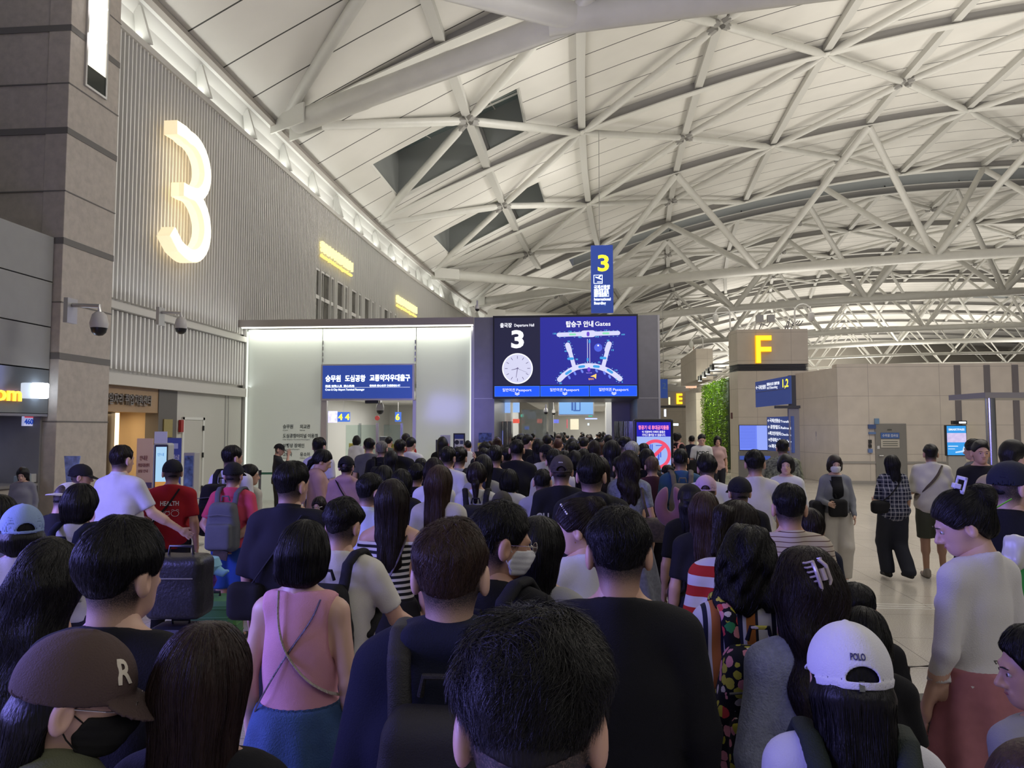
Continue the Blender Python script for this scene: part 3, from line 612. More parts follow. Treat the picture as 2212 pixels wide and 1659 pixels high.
q = MB(); A, B_, C_, D_ = (mapz(1525, 872), mapz(1440, 910), mapz(1490, 918), mapz(1520, 945)); q.add([(p[0], -.035, p[1]) for p in (A, B_, C_, D_)], [(0, 1, 2, 3)]); q.build('location_arrow', E((1, .55, .12), 1.3), s)
def mt(t, X, Y, w_, size=.055, m_=TE):
    x, z = mapz(X, Y); text('gate_number', t, size, (x, -.035, z), XU, ZU, m_, s, ext=.0005, bold=.012, fit=w_/2212*330/300*SW)
CY = E(hexc('5fd0ff'), 1)
for (t, X, Y, w_) in (('132', 912, 312, 48), ('126', 1128, 284, 48), ('110', 1630, 274, 44), ('101', 1870, 335, 46), ('121', 1268, 364, 46), ('113', 1508, 362, 46), ('35', 1120, 424, 34), ('40', 1078, 562, 34), ('30', 1232, 678, 34), ('20', 1672, 418, 34), ('15', 1726, 552, 34), ('25', 1545, 722, 34), ('43', 1010, 866, 36), ('50', 1004, 1014, 36), ('10', 1772, 836, 36), ('1', 1776, 958, 12), ('5', 1872, 1000, 16)): mt(t, X, Y, w_, m_=CY)
mt('현위치', 1412, 958, 72, m_=E((1, .45, .1), 1.2)); mt('Departure Hall', 1382, 866, 78, .04, E(hexc('b09cff'), 1))
q = MB()
for X in (1015, 1082, 1222, 1292, 1522, 1592, 1705, 1765, 1822):
    for Y in (272, 352):
        x, z = mapz(X, Y-(X-1400)*.012); q.add([(x-.018, -.033, z-.004), (x+.018, -.033, z-.004), (x+.018, -.033, z+.004), (x-.018, -.033, z+.004)], [(0, 1, 2, 3)])
for (X, Y) in ((1078, 440), (1078, 475), (1085, 512), (1165, 437), (1185, 475), (1197, 518), (1220, 598), (1130, 620), (1262, 730), (1130, 790), (1070, 828), (1000, 895), (968, 925), (955, 960), (980, 995), (1655, 437), (1645, 470), (1632, 512), (1755, 430), (1757, 460), (1748, 497), (1705, 610), (1612, 608), (1680, 682), (1745, 800), (1822, 858), (1850, 885), (1880, 912), (1890, 945), (1835, 995), (1803, 980), (1370, 717), (1465, 715), (1508, 720)):
    x, z = mapz(X, Y); q.add([(x-.010, -.033, z-.007), (x+.010, -.033, z-.007), (x+.010, -.033, z+.007), (x-.010, -.033, z+.007)], [(0, 1, 2, 3)])
q.build('gate_marks', E(hexc('8fd8ff'), 1), s)
area('screen_glow', ((C1+C2)/2, PY-.8, 3.8), (R(-90), 0, 0), (3.4, 1.8), 34, (.30, .36, 1))
# soffit lamp just under LED wall
# ------------------------------------------------------------------ interior behind the portal
M_iw = mat('interior_white', (.62, .62, .60), .5); M_ic = mat('interior_ceiling', (.72, .72, .70), .6)
m = MB()
m.b2(-9.0, -2.75, 34.9, 35.1, 0, 3.2); m.b2(-9.05, -8.95, 21.6, 35, 0, 3.2); m.b2(-2.95, -2.75, 19.9, 35, 0, 3.2)
struct(m.build('wall_crew_hall', M_iw))
m = MB(); m.b2(-9.0, -2.75, 19.7, 35, 3.05, 3.15); m.b2(-2.6, 2.1, 19.7, 62, 3.3, 3.4); struct(m.build('ceiling_inner', M_ic))
m = MB(); m.b2(1.7, 1.85, 22.1, 45, 0, 3.3); m.b2(-2.75, -2.6, 22.1, 30, 0, 3.3); m.b2(-2.7, 6.0, 60, 60.2, 0, 3.4); struct(m.build('wall_departure_hall', M_iw))
for (x, y, e, sx_, sy_) in ((-5.8, 22.5, 140, 4, 2), (-6.0, 28.5, 190, 4, 5), (-.4, 24, 120, 3, 3), (-.4, 33, 190, 3, 6), (0, 45, 260, 3, 8), (1, 55, 200, 4, 6)): area('inner_ceiling_light', (x, y, 3.0 if x < -3 else 3.22), (0, 0, 0), (sx_, sy_), e, (1, .98, .92))
# crew hall details
m = MB(); m.b2(-5.5, -5.3, 25.0, 27.5, 0, 3.05); m.b2(-5.3, -3.6, 27.4, 27.5, 0, 3.05); struct(m.build('wall_inner_partition', mat('partition_cream', (.50, .48, .43), .5)))
d = MB(); d.b2(-5.24, -3.9, 27.34, 27.40, 0, 2.12); dd = d.build('door_2', mat('beige_door', (.42, .38, .30), .5)); struct(dd)
mb = MB(); mb.b2(-4.9, -4.6, 27.24, 27.33, 1.98, 2.04); struct(mb.build('door_closer', M_alu, dd))
mb = MB(); mb.b2(-3.85, -3.55, 26.7, 26.76, 0, 2.35); o = mb.build('blue_light_panel', E(hexc('2c6fe0'), 1.0)); tag(o, 'tall narrow bright blue panel beside the beige door inside the crew hall', 'panel')
r = aty(815, 903, 27.3); mb = MB(); mb.tube([(r.x, 27.28, r.z), (r.x, 27.32, r.z)], .09, 18); o = mb.build('round_sign', mat('sign_maroon', (.3, .03, .03), .4)); tag(o, 'small round red sign on the wall above the beige door', 'sign')
for (x0, x1, y_, t, lb) in ((728, 755, 24, '4', 'blue and yellow number 4 sign over the crew security lane, larger'), (738, 747, 26, '4', None), (853, 866, 29.2, '6', 'blue number 6 sign hanging in the bright room at right of the crew hall')):
    if lb is None: continue
    a = aty(x0, 911, y_); b_ = aty(x1, 890, y_); s2 = empty('lane_sign', tuple(a), 0, lb, 'sign'); w_, h_ = b_.x-a.x, b_.z-a.z
    mb = MB(); mb.b2(0, w_, 0, .08, 0, h_); mb.build('panel', E(hexc('2f6bd8'), 1), s2)
    text('numeral', t, h_*.85, (w_*.12, -.01, h_*.2), XU, ZU, M_yel, s2, bold=.03)
    if t == '4': text('numeral', t, h_*.85, (w_*.68, -.01, h_*.2), XU, ZU, M_yel, s2, bold=.03)
    mb = MB(); mb.tube([(w_/2, .04, h_), (w_/2, .04, 3.05-a.z)], .012, 5); mb.build('hanger', M_alu, s2)
a = aty(706, 913, 23.5); b_ = aty(728, 888, 23.5); mb = MB(); mb.b2(a.x, b_.x, 23.5, 23.55, a.z, b_.z); o = mb.build('video_screen', mat('pale_screen', (.5, .5, .7), .4, emit=hexc('a7a0d8'), estr=1.0, var=.4, vscale=9)); tag(o, 'pale lilac advert screen hanging left of the number 4 sign', 'screen')
gl_ = glass('clear_glass', (.86, .93, .90), .10)
for i, (x, y_, w2) in enumerate(((-6.1, 21.2, .55), (-5.35, 21.2, .5), (-6.75, 21.9, .4))):
    g = empty('gate_barrier', (x, y_, 0), 0, ['security gate glass panel with a yellow sticker, leftmost inside the crew entrance', 'security gate glass panel in the middle inside the crew entrance', 'security gate glass panel half hidden by the left jamb'][i], 'gate')
    mb = MB(); mb.b2(-w2/2, w2/2, -.01, .01, .25, 2.05); mb.build('glass_panel', gl_, g)
    mb = MB(); mb.b2(w2/2, w2/2+.06, -.05, .05, 0, 2.1); mb.build('post', M_chrome, g)
    mb = MB(); mb.b2(-.10, .05, -.015, -.011, 1.05, 1.5); mb.build('sticker', mat('sticker_yellow', (.5, .42, .08), .5, var=.5, vscale=12), g)
t_ = empty('gate_reader', (-5.45, 20.7, 0), 0, 'dark grey upright passport reader pillar inside the crew entrance', 'reader')
mb = MB(); mb.b2(-.13, .13, -.1, .1, 0, 1.72); mb.build('body', mat('reader_grey', (.12, .13, .15), .4), t_, bev=.03); mb = MB(); mb.b2(-.08, .08, -.112, -.1, 1.2, 1.42); mb.build('screen', E((.1, .12, .3), 1), t_)
for i, x in enumerate((-6.0, -5.75, -4.95)):
    g = empty('turnstile', (x, 22.6, 0), 0, 'waist-high turnstile with a glowing blue top in the crew entrance', 'turnstile', 'turnstiles in the crew entrance')
    mb = MB(); mb.b2(-.1, .1, -.3, .5, 0, .92); mb.build('body', M_iw, g, bev=.02); mb = MB(); mb.b2(-.08, .08, -.3, .48, .92, .94); mb.build('light', E((.1, .2, 1), 3), g)
cctv(821, 882, 20.8, 1.0, 'white dome camera hanging inside the crew hall opening', 0)
# departure hall details
s = empty('hanging_screen', tuple(aty(1208, 895, 24)), 0, 'light blue screen hanging inside the departure entrance under the LED wall', 'screen'); a = aty(1208, 895, 24); b_ = aty(1281, 866, 24); w_, h_ = b_.x-a.x, .62
mb = MB(); mb.b2(-.03, w_+.03, 0, .1, -.04, h_+.03); mb.build('frame', M_alu, s); mb = MB(); mb.b2(0, w_, -.01, 0, 0, h_); mb.build('picture', E(hexc('7db4ee'), 1), s)
mb = MB(); mb.b2(w_*.36, w_*.42, -.014, -.011, .12, h_*.7); mb.b2(w_*.42, w_*.62, -.014, -.011, .1, .14); mb.b2(w_*.60, w_*.63, -.014, -.011, .12, h_); mb.b2(w_*.45, w_*.5, -.014, -.011, .14, h_); mb.build('drawing', E(hexc('2b5fae'), 1), s)
for (x0, x1, y0_, y1_, D, c_, lb, v) in ((1073, 1102, 866, 892, 22.4, '8fb4f0', 'pale blue screen at the left inside the departure entrance', .5), (1108, 1122, 866, 891, 27, '8fb8f0', 'narrow blue screen behind the glass left inside the entrance', .1), (1330, 1372, 866, 892, 22.4, '90a8e0', 'pale blue screen at the right inside the departure entrance', .3), (1079, 1096, 930, 966, 21.8, '8f9cf4', 'blue monitor among the chrome panels left inside the entrance', .3),
                              (1108, 1122, 905, 914, 28, 'e0523c', 'small red lit sign left inside the entrance', .3), (1160, 1171, 905, 914, 32, 'e0523c', 'small red lit sign in the middle left inside the entrance', .3), (1193, 1207, 906, 914, 34, '3c50d8', 'small blue and red lit sign inside the entrance', .3), (1133, 1143, 921, 928, 30, '2c62d0', 'tiny blue sign behind the glass at left', .3), (1125, 1131, 895, 901, 36, '2fb59a', 'tiny green exit sign at left inside the entrance', 0), (1271, 1280, 894, 900, 40, '2fc0a8', 'tiny green exit sign above the crowd', 0),
                              (1224, 1226, 906, 925, 50, 'd02848', 'thin red sign at the bright shop', .2), (1232, 1250, 905, 928, 58, 'f0e2c0', 'bright shop light seen over the crowd', .3), (1264, 1290, 903, 906, 45, 'b8c8ff', 'thin lit text strip hanging over the crowd', .3), (1269, 1273, 914, 919, 50, 'e8f4ff', 'round bright lamp over the crowd', 0)):
    a = aty(x0, y1_, D); b_ = aty(x1, y0_, D); mb = MB(); mb.b2(a.x, b_.x, D, D+.06, a.z, b_.z); o = mb.build('lit_sign', mat('screen_'+c_, (.1, .1, .1), .4, emit=hexc(c_), estr=1.0 if v < .9 else 1, var=v, vscale=8)); tag(o, lb, 'lit sign')
for (px, D, lb) in ((1080, 21.3, 'mirror-polished column left inside the entrance'), (1350, 21.3, 'mirror-polished column right inside the entrance')):
    p = aty(px, 900, D); mb = MB()
    for i in range(5): mb.b2(p.x-.3+i*.13, p.x-.3+i*.13+.11, D, D+.5, 0, 2.15)
    o = mb.build('mirrored_column', mat('mirror_panel', (.62, .62, .64), .08, metal=1, bump=.3, bscale=7, stretch=(3, 3, .4))); tag(o, lb, 'column')
mb = MB(); mb.b2(1.02, 1.6, 22, 22.1, 0, 3.3); mb.b2(-1.15, -.95, 30, 30.4, 0, 3.3); mb.b2(.95, 1.3, 24.2, 24.8, 0, 3.3); struct(mb.build('wall_inner_piers', M_iw))
mb = MB(); mb.b2(-2.2, -1.2, 29.5, 29.55, 0, 2.7); o = mb.build('glass_partition', glass('partition_glass', (.8, .84, .84), .35)); tag(o, 'tall hazy glass partition left of the corridor inside the entrance', 'glass')
for i, (px, py, D) in enumerate(((1179, 888, 23), (1196, 890, 26))): cctv(px, py, D, .6, ['small dome camera hanging inside the departure entrance', 'smaller dome camera hanging deeper inside the departure entrance'][i], 0)
# ------------------------------------------------------------------ kiosk with prohibited items
D = 12.6; a = atd(1368, 905, D); b_ = atd(1453, 905, D); KW = (b_-a).length
s = empty('digital_signboard', (a.x, a.y, 0), -YAW+0, 'black freestanding digital signboard with a red prohibition circle on screen', 'signboard'); s.rotation_euler = (0, 0, YAW+R(-6)); KH = a.z
mb = MB(); mb.b2(0, KW, 0, .12, 0, KH); mb.build('housing', M_black, s, bev=.03)
def k(px): return (px-1368)/85*KW
def kz(py): return KH-(py-905)/85*KW
mb = MB(); mb.b2(k(1375), k(1447), -.004, 0, kz(1060), kz(912)); mb.build('screen_blue', E(hexc('9fb6f2'), 1), s)
mb = MB(); mb.b2(k(1375), k(1447), -.008, -.004, kz(943), kz(912)); mb.build('screen_banner', E(hexc('1208b8'), 1), s)
text('headline', '항공기 내 휴대금지물품', .075, (k(1378.5), -.01, kz(927)), XU, ZU, E((1, .25, .45), 1.2), s, ext=.001, bold=.03, fit=k(1443)-k(1378.5))
text('subline', '이 지점부터 아래의 물품은', .045, (k(1386), -.01, kz(935)), XU, ZU, WH, s, ext=.001, bold=.02, fit=k(1435)-k(1386)); text('subline', '가지고 들어갈 수 없습니다.', .045, (k(1386), -.01, kz(941.5)), XU, ZU, WH, s, ext=.001, bold=.02, fit=k(1436)-k(1386))
q = MB(); n = 48; cxk, czk = k(1415), kz(981); r0, r1 = k(1368+25), k(1368+32)
q.add([(cxk+r*cos(2*pi*i/n), -.009, czk+r*sin(2*pi*i/n)) for r in (r0, r1) for i in range(n)], [(i, (i+1) % n, n+(i+1) % n, n+i) for i in range(n)])
u = Vector((.7, 0, .7)); v = Vector((-.7, 0, .7)); c_ = Vector((cxk, -.009, czk)); q.add([c_-u*r0+v*.03, c_-u*r0-v*.03, c_+u*r0-v*.03, c_+u*r0+v*.03], [(0, 1, 2, 3)]); q.build('prohibition_mark', E(hexc('ee4a6a'), 1.05), s)
q = MB()
for (dx, dz, w_, h_) in ((-.10, .12, .02, .1), (-.07, .12, .02, .1), (.0, .15, .12, .015), (.03, -.03, .03, .13), (-.03, -.06, .03, .12), (.07, -.0, .02, .1), (.1, .13, .03, .06)): q.b2(cxk+dx, cxk+dx+w_, -.0085, -.006, czk+dz-h_/2, czk+dz+h_/2)
q.build('item_icons', E(hexc('3f5fd8'), 1), s)
# notice stands
def stand(px0, px1, py0, py1, D, col, lb, hdr=None, frame=M_black, leg=False):
    a = atd(px0, py1, D); b_ = atd(px1, py0, D); w_ = (Vector((b_.x, b_.y, 0))-Vector((a.x, a.y, 0))).length; h_ = b_.z-a.z
    s = empty('notice_stand', (a.x, a.y, 0), 0, lb, 'notice stand'); s.rotation_euler = (0, 0, YAW)
    mb = MB(); mb.b2(0, w_, 0, .05, a.z, b_.z); mb.tube([(w_/2, .04, a.z), (w_/2, .04, .02)], .02, 6); mb.box((w_/2, .05, .01), (w_*.8, .35, .02)); mb.build('frame', frame, s)
    e = .03; mb = MB(); mb.b2(e, w_-e, -.004, 0, a.z+e, b_.z-e); mb.build('poster', mat('poster_'+lb[:12], col, .5), s)
    if hdr: mb = MB(); mb.b2(e, w_-e, -.007, -.004, b_.z-e-h_*.14, b_.z-e); mb.build('poster_header', mat('poster_hdr'+lb[:8], hdr, .5), s)
    return s, w_, a.z, b_.z
s1, w_, z0, z1 = stand(979, 1004, 936, 1000, 16.5, (.50, .50, .55), 'black framed notice stand at the right end of the frosted glass', hexc('2a3a80'))
for i in range(3):
    mb = MB(); mb.lathe([(0, 0), (.05, 0), (.05, .004), (0, .004)], n=14); o = mb.build('pictogram', M_black, s1); o.rotation_euler = (pi/2, 0, 0); o.location = (.08, -.008, z1-.2-.14*i)
    mb = MB(); mb.b2(.15, w_-.04, -.008, -.005, z1-.24-.14*i, z1-.16-.14*i); mb.build('text_block', mat('blockcol%d' % (i % 2), [(.05, .06, .15), (.25, .3, .08)][i % 2], .5), s1)
s2, w_, z0, z1 = stand(951, 972, 940, 992, 17, (.42, .42, .50), 'leaning easel board with red Korean writing left of the black framed notice', None, M_alu); text('lettering', '안내문', .10, (.03, -.012, z1-.28), XU, ZU, mat('red_ink', (.6, .06, .06), .5), s2, bold=.02, fit=w_*.75)
stand(941, 954, 950, 1000, 16.2, (.40, .41, .48), 'narrow black framed notice left of the easel board', hexc('3a4a80'))
# posters on the grey portal
mb = MB(); a = pp(1034, 955, -.36); b_ = pp(1062, 935, -.36); mb.b2(a.x, b_.x, PY-.362, PY-.352, a.z, b_.z); o = mb.build('wall_poster', mat('poster_city', (.05, .08, .25), .3, var=.8, vscale=14)); tag(o, 'small dark blue picture poster on the left grey column of the portal', 'poster')
mb = MB(); a = pp(1032, 975, -.36); b_ = pp(1042, 957, -.36); mb.b2(a.x, b_.x, PY-.362, PY-.352, a.z, b_.z); o = mb.build('wall_poster', mat('poster_yellow', (.55, .5, .08), .4)); tag(o, 'tiny yellow poster below the blue one on the grey column', 'poster')
# hanging gate sign
a = aty(1277, 676, 31.7); b_ = aty(1324, 529, 31.7); w_, h_ = b_.x-a.x, b_.z-a.z
s = empty('hanging_sign', tuple(a), 0, 'tall navy sign with a yellow 3 hanging from the vault by a thin rod', 'sign')
mb = MB(); mb.b2(0, w_, 0, .16, 0, h_); mb.build('panel', mat('sign_blue_back', hexc('2f479a'), .4, emit=hexc('2f479a'), estr=.62), s, bev=.015)
text('numeral', '3', h_*.33, (w_*.26, -.01, h_*.62), XU, ZU, M_yel, s, bold=.022, fit=w_*.50)
mb = MB(); z_ = h_*.43; e = w_*.40
for (x0, x1, q0, q1) in ((0, e, 0, .02), (0, e, e-.02, e), (0, .02, 0, e), (e-.02, e, 0, e)): mb.b2(w_*.12+x0, w_*.12+x1, -.012, -.004, z_+q0, z_+q1)
mb.b2(w_*.28, w_*.47, -.012, -.004, z_+.06, z_+.09); mb.prism([(.07, .27), (.33, .17), (.35, .21), (.24, .25), (.33, .35), (.29, .36), (.17, .27), (.09, .31)], (w_*.12, -.012, z_), XU, ZU, (0, .008, 0)); mb.build('plane_pictogram', M_txt, s)
for i, (t, f_) in enumerate((('국제선출발', .72), ('国际航班登机', .66), ('国際線搭乗口', .66), ('International', .74), ('Boarding', .52))): text('lettering', t, .19 if i < 3 else .17, (w_*.13, -.01, h_*(.355-.058*i)), XU, ZU, M_txt, s, bold=.02, fit=w_*f_)
mb = MB(); mb.tube([(w_*.4, .08, h_), (w_*.4, .08, 14.9-a.z)], .018, 6); mb.build('rod', M_alu, s)
cctv(1031, 665, 19.4, .55, 'small camera on a stalk on top of the portal', 0)
# ================================================================== check-in blocks, stone walls and signs on the right
M_gray_lv = mat('louvre_grey', (.10, .10, .115), .5)
M_blk = lined('block_stone', (.60, .54, .47), (.34, .30, .26), [(2, 1.12, .15), (0, 1.35, .35), (1, 1.6, .3)], rough=.5, var=.05, vscale=2, lw=.012)
YF = 30.0
bl = MB(); X0, X1 = 6.9, 9.1
poly = [(6.37, 30.0), (9.10, 30.0), (9.10, 33.0), (6.95, 33.0), (6.22, 30.9)]
bl.prism(poly, (0, 0, 0), XU, YU, (0, 0, 4.22)); bl.prism(poly, (0, 0, 4.5), XU, YU, (0, 0, 1.38))
inn = [(6.45, 30.1), (9.0, 30.1), (9.0, 32.9), (7.0, 32.9), (6.32, 31)]
struct(bl.build('wall_block', M_blk))
lv = MB(); lv.prism(inn, (0, 0, 4.2), XU, YU, (0, 0, .32))
for i in range(6): lv.prism(poly, (0, 0, 4.23+i*.048), XU, YU, (0, 0, .018))
struct(lv.build('trim_15', M_gray_lv))
s = empty('letter_sign', (7.05, 29.97, 4.52), 0, 'big glowing yellow letter F on the stone check-in block', 'letter sign')
def lit_letter(s, w_, h_, t, kind):
    m = MB(); m.b2(0, t, -.14, 0, 0, h_); m.b2(t, w_, -.14, 0, h_-t, h_); m.b2(t, w_*.98, -.14, 0, h_*.50-t/2, h_*.50+t/2)
    if kind == 'E': m.b2(t, w_, -.14, 0, 0, t)
    m.build('letter_body', mat('letter_side', (.9, .45, .02), .4, emit=(1, .50, .0), estr=.7), s)
    m = MB(); y0, y1 = -.145, -.141; e = .015; m.b2(e, t-e, y0, y1, e, h_-e); m.b2(t-e, w_-e, y0, y1, h_-t+e, h_-e); m.b2(t-e, w_*.98-e, y0, y1, h_*.5-t/2+e, h_*.5+t/2-e)
    if kind == 'E': m.b2(t-e, w_-e, y0, y1, e, t-e)
    m.build('letter_face', E((1, .72, .02), 1.5, 'letter_face_yellow'), s)
lit_letter(s, .62, 1.10, .20, 'F')
# departure boards
def board(px0, px1, py0, py1, Y, lb, cols=2):
    a = aty(px0, py1, Y); b_ = aty(px1, py0, Y); w_, h_ = b_.x-a.x, b_.z-a.z; s = empty('flight_board', tuple(a), 0, lb, 'screen')
    mb = MB(); mb.b2(0, w_, 0, .08, 0, h_); mb.build('frame', M_black, s)
    mb = MB(); mb.b2(.02, w_-.02, -.006, 0, .02, h_-.02); mb.build('picture', E(hexc('6f86f6'), 1), s)
    if cols == 2: mb = MB(); mb.b2(w_*.46, w_-.02, -.009, -.006, .02, h_-.02); mb.build('right_page', E(hexc('92a6fa'), 1), s)
    mb = MB()
    for i in range(15): mb.b2(w_*.03, w_*(.43 if cols == 2 else .9), -.011, -.009, h_*(.92-i*.058), h_*(.92-i*.058)+.018)
    mb.build('text_rows', E(hexc('5468d8'), 1), s); return s
board(1597, 1680, 918, 973, 29.95, 'bright blue flight information screen on the stone block, left of the direction totem'); board(1731, 1750, 918, 973, 29.95, 'narrow slice of blue screen on the stone block right of the totem', 1)
lp = MB(); a = aty(1596, 1030, 29.93); b_ = aty(1752, 976, 29.93); lp.b2(a.x, b_.x, 29.9, 29.99, 0, b_.z); struct(lp.build('trim_16', mat('lower_cladding', (.20, .19, .19), .45)))
mb = MB(); a = aty(1598, 993, 29.88); b_ = aty(1664, 985, 29.88); mb.b2(a.x, b_.x, 29.87, 29.9, a.z, b_.z); o = mb.build('blue_sign_strip', E(hexc('3c56b0'), .8)); tag(o, 'thin blue strip sign with small pictograms under the left flight screen', 'sign')
s = empty('airport_name_sign', tuple(aty(1732, 992, 29.88)), 0, 'small navy sign with white lettering below the narrow screen slice', 'sign'); mb = MB(); mb.b2(0, .36, 0, .03, 0, .16); mb.build('panel', M_navy, s); text('lettering', 'Plaza Premium', .06, (.02, -.004, .05), XU, ZU, M_txt1, s, fit=.32)
# green wall pier behind
G0, G1, GX = 33.3, 39.6, 6.72
m = MB(); m.b2(GX+.05, GX+.6, G0-.1, 47, 0, 4.25); m.b2(GX-.25, GX+.5, 41.0, 43.5, 0, 3.9); m.b2(5.9+.6, 7.4, 41.0, 47, 4.6, 6.3); struct(m.build('wall_pier', M_blk))
gw = empty('living_wall', (GX, (G0+G1)/2, 0), 0, 'tall vertical garden of bright green leaves beside the stone block', 'plant wall')
mb = MB(); mb.b2(-.05, .08, -(G1-G0)/2, (G1-G0)/2, .15, 4.2); mb.build('backing', mat('leaf_backing', (.01, .03, .008), .8), gw)
Vl = []; Fl = []
for i in range(4200):
    y = RS.uniform(-(G1-G0)/2, (G1-G0)/2); z = RS.uniform(.15, 4.2); r = RS.uniform(.07, .13); x = -.05-RS.uniform(.0, .14)-.10*max(0, sin(y*5+1.2*sin(z*2)))*max(0, sin(z*4.3))
    d = Vector((-1, RS.uniform(-1, 1), RS.uniform(-.8, .5))).normalized(); u = d.cross(Vector((0, .3, 1))).normalized()*r*.42; b0 = len(Vl); p = Vector((x, y, z)); nn = u.cross(d).normalized()*r*.2
    Vl += [p, p+d*r*.5+u+nn, p+d*r, p+d*r*.5-u+nn]; Fl.append((b0, b0+1, b0+2, b0+3))
M_leaf = mat('bright_leaf', (.22, .36, .03), .45, var=.95, vscale=7)
o = obj('leaves', mesh_np('leaves', Vl, Fl), M_leaf, gw); o['kind'] = 'stuff'
for i, (px, py) in enumerate(((1512, 823), (1521, 815), (1529, 808), (1538, 800))):
    p = aty(px, py, 40-1.4*i); r = empty('pendant_lamp', tuple(p), 0, 'dark cylindrical pendant lamp shining on the plant wall', 'lamp', 'row of pendant lamps over the plant wall')
    mb = MB(); mb.lathe([(.11, 0), (.11, .26)], n=14); mb.build('shade', M_black, r); mb = MB(); mb.lathe([(0, -.01), (.10, -.01), (.10, .01), (0, .01)], n=14); mb.build('bulb', E((1, 1, .95), 6), r); mb = MB(); mb.box((.45, 0, .3), (.9, .06, .06)); mb.build('bracket', M_gray_lv, r)
area('plant_lamp', (GX-1.3, 36.5, 4.6), (0, R(-38), 0), (.3, 5.5), 300, (1, 1, .82))
for i, (x0, y0) in enumerate(((1597, 897), (1513, 903))):
    p = atx(1582, 897, 6.1) if i == 0 else aty(1513, 903, 42); mb = MB(); mb.b2(p.x-.06, p.x, p.y-.05, p.y+.05, p.z-.14, p.z+.1); o = mb.build('wall_lamp', mat('maroon_lamp', (.08, .02, .02), .4)); tag(o, ['small maroon wall fitting on the near stone pier edge', 'small maroon wall fitting on the pier left of the plant wall'][i], 'fitting')
# E block
YE = 70; a = aty(1418, 905, YE); b_ = aty(1500, 846, YE)
m = MB(); m.b2(a.x, b_.x+.6, YE, YE+6, 0, aty(1450, 881, YE).z); m.b2(a.x, b_.x+.6, YE, YE+6, aty(1450, 876, YE).z, b_.z); m.b2(a.x+.1, b_.x, YE+.1, YE+5, aty(1450, 882, YE).z, aty(1450, 875, YE).z); struct(m.build('wall_block_far', M_blk))
m = MB(); m.b2(a.x, b_.x, YE-.02, YE, aty(1450, 881, YE).z, aty(1450, 876.5, YE).z); struct(m.build('trim_17', M_gray_lv))
p = aty(1461, 873, YE); s = empty('letter_sign', tuple(p), 0, 'smaller glowing yellow letter E on the distant stone block', 'letter sign'); lit_letter(s, aty(1474, 873, YE).x-p.x, aty(1461, 850, YE).z-p.z, .22, 'E')
a = aty(1427, 860, 48); b_ = aty(1442, 819, 48); s = empty('hanging_sign', tuple(a), 0, 'small distant navy sign numbered 2 hanging beyond the portal edge', 'sign')
mb = MB(); mb.b2(0, b_.x-a.x, 0, .12, 0, b_.z-a.z); mb.build('panel', mat('sign_blue_far', hexc('2b4690'), .4, emit=hexc('2b4690'), estr=.5), s); text('numeral', '2', .55, (.1, -.01, .6), XU, ZU, E(hexc('3b4f6c'), 1), s); mb = MB(); mb.tube([(.2, .06, b_.z-a.z), (.2, .06, b_.z-a.z+5)], .02, 5); mb.build('rod', M_alu, s)
for i, (px, py, D, c_, w_, h_, lb) in enumerate(((1437, 892, 44, 'dfeaff', 4, 16, 'narrow vertical lit sign beyond the right portal column'), (1446, 866, 60, 'ffe6b0', 3, 16, 'thin warm light strip on the edge of the distant block'), (1459, 917, 40, 'e6f4ff', 13, 5, 'small bright blue-white lamp over the distant shop'), (1496, 895, 62, '1f7a52', 12, 11, 'green emergency exit sign near the distant block'), (1490, 853, 60, 'fff0d8', 6, 3, 'small round ceiling lamp beyond the letter E'))):
    a = aty(px-w_/2, py+h_/2, D); b_ = aty(px+w_/2, py-h_/2, D); mb = MB(); mb.b2(a.x, b_.x, D, D+.1, a.z, b_.z); o = mb.build('lit_fixture', E(hexc(c_), 1.6)); tag(o, lb, 'light')
# airplane-like lantern
p = aty(1497, 838, 52); s = empty('plane_lantern', tuple(p), 0, 'glowing copper lantern with wing-like shades hanging before the piers', 'lantern')
mb = MB(); mb.prism([(-.45, 0), (.25, 0), (.25, .95), (-.08, .85), (-.12, .55), (-.45, .5)], (0, 0, 0), XU, ZU, (0, .3, 0)); mb.build('shade', mat('copper_glow', (.7, .45, .32), .4, emit=(1, .62, .42), estr=.8), s)
mb = MB(); mb.tube([(.1, .1, 0), (.1, .1, -.6)], .05, 8); mb.tube([(-.25, .1, 0), (.08, .1, -.5)], .03, 6); mb.tube([(.1, .1, .9), (.1, .1, 3)], .03, 6); mb.build('stem', mat('copper', (.5, .3, .2), .3, metal=.6), s)
mb = MB(); mb.lathe([(0, -.62), (.2, -.6), (.2, -.52), (0, -.5)], n=14); mb.lathe([(.05, -1.5), (.16, -1.4), (.16, -.8), (.05, -.7)], n=12); mb.build('lamp', E((1, .9, .75), 4), s)
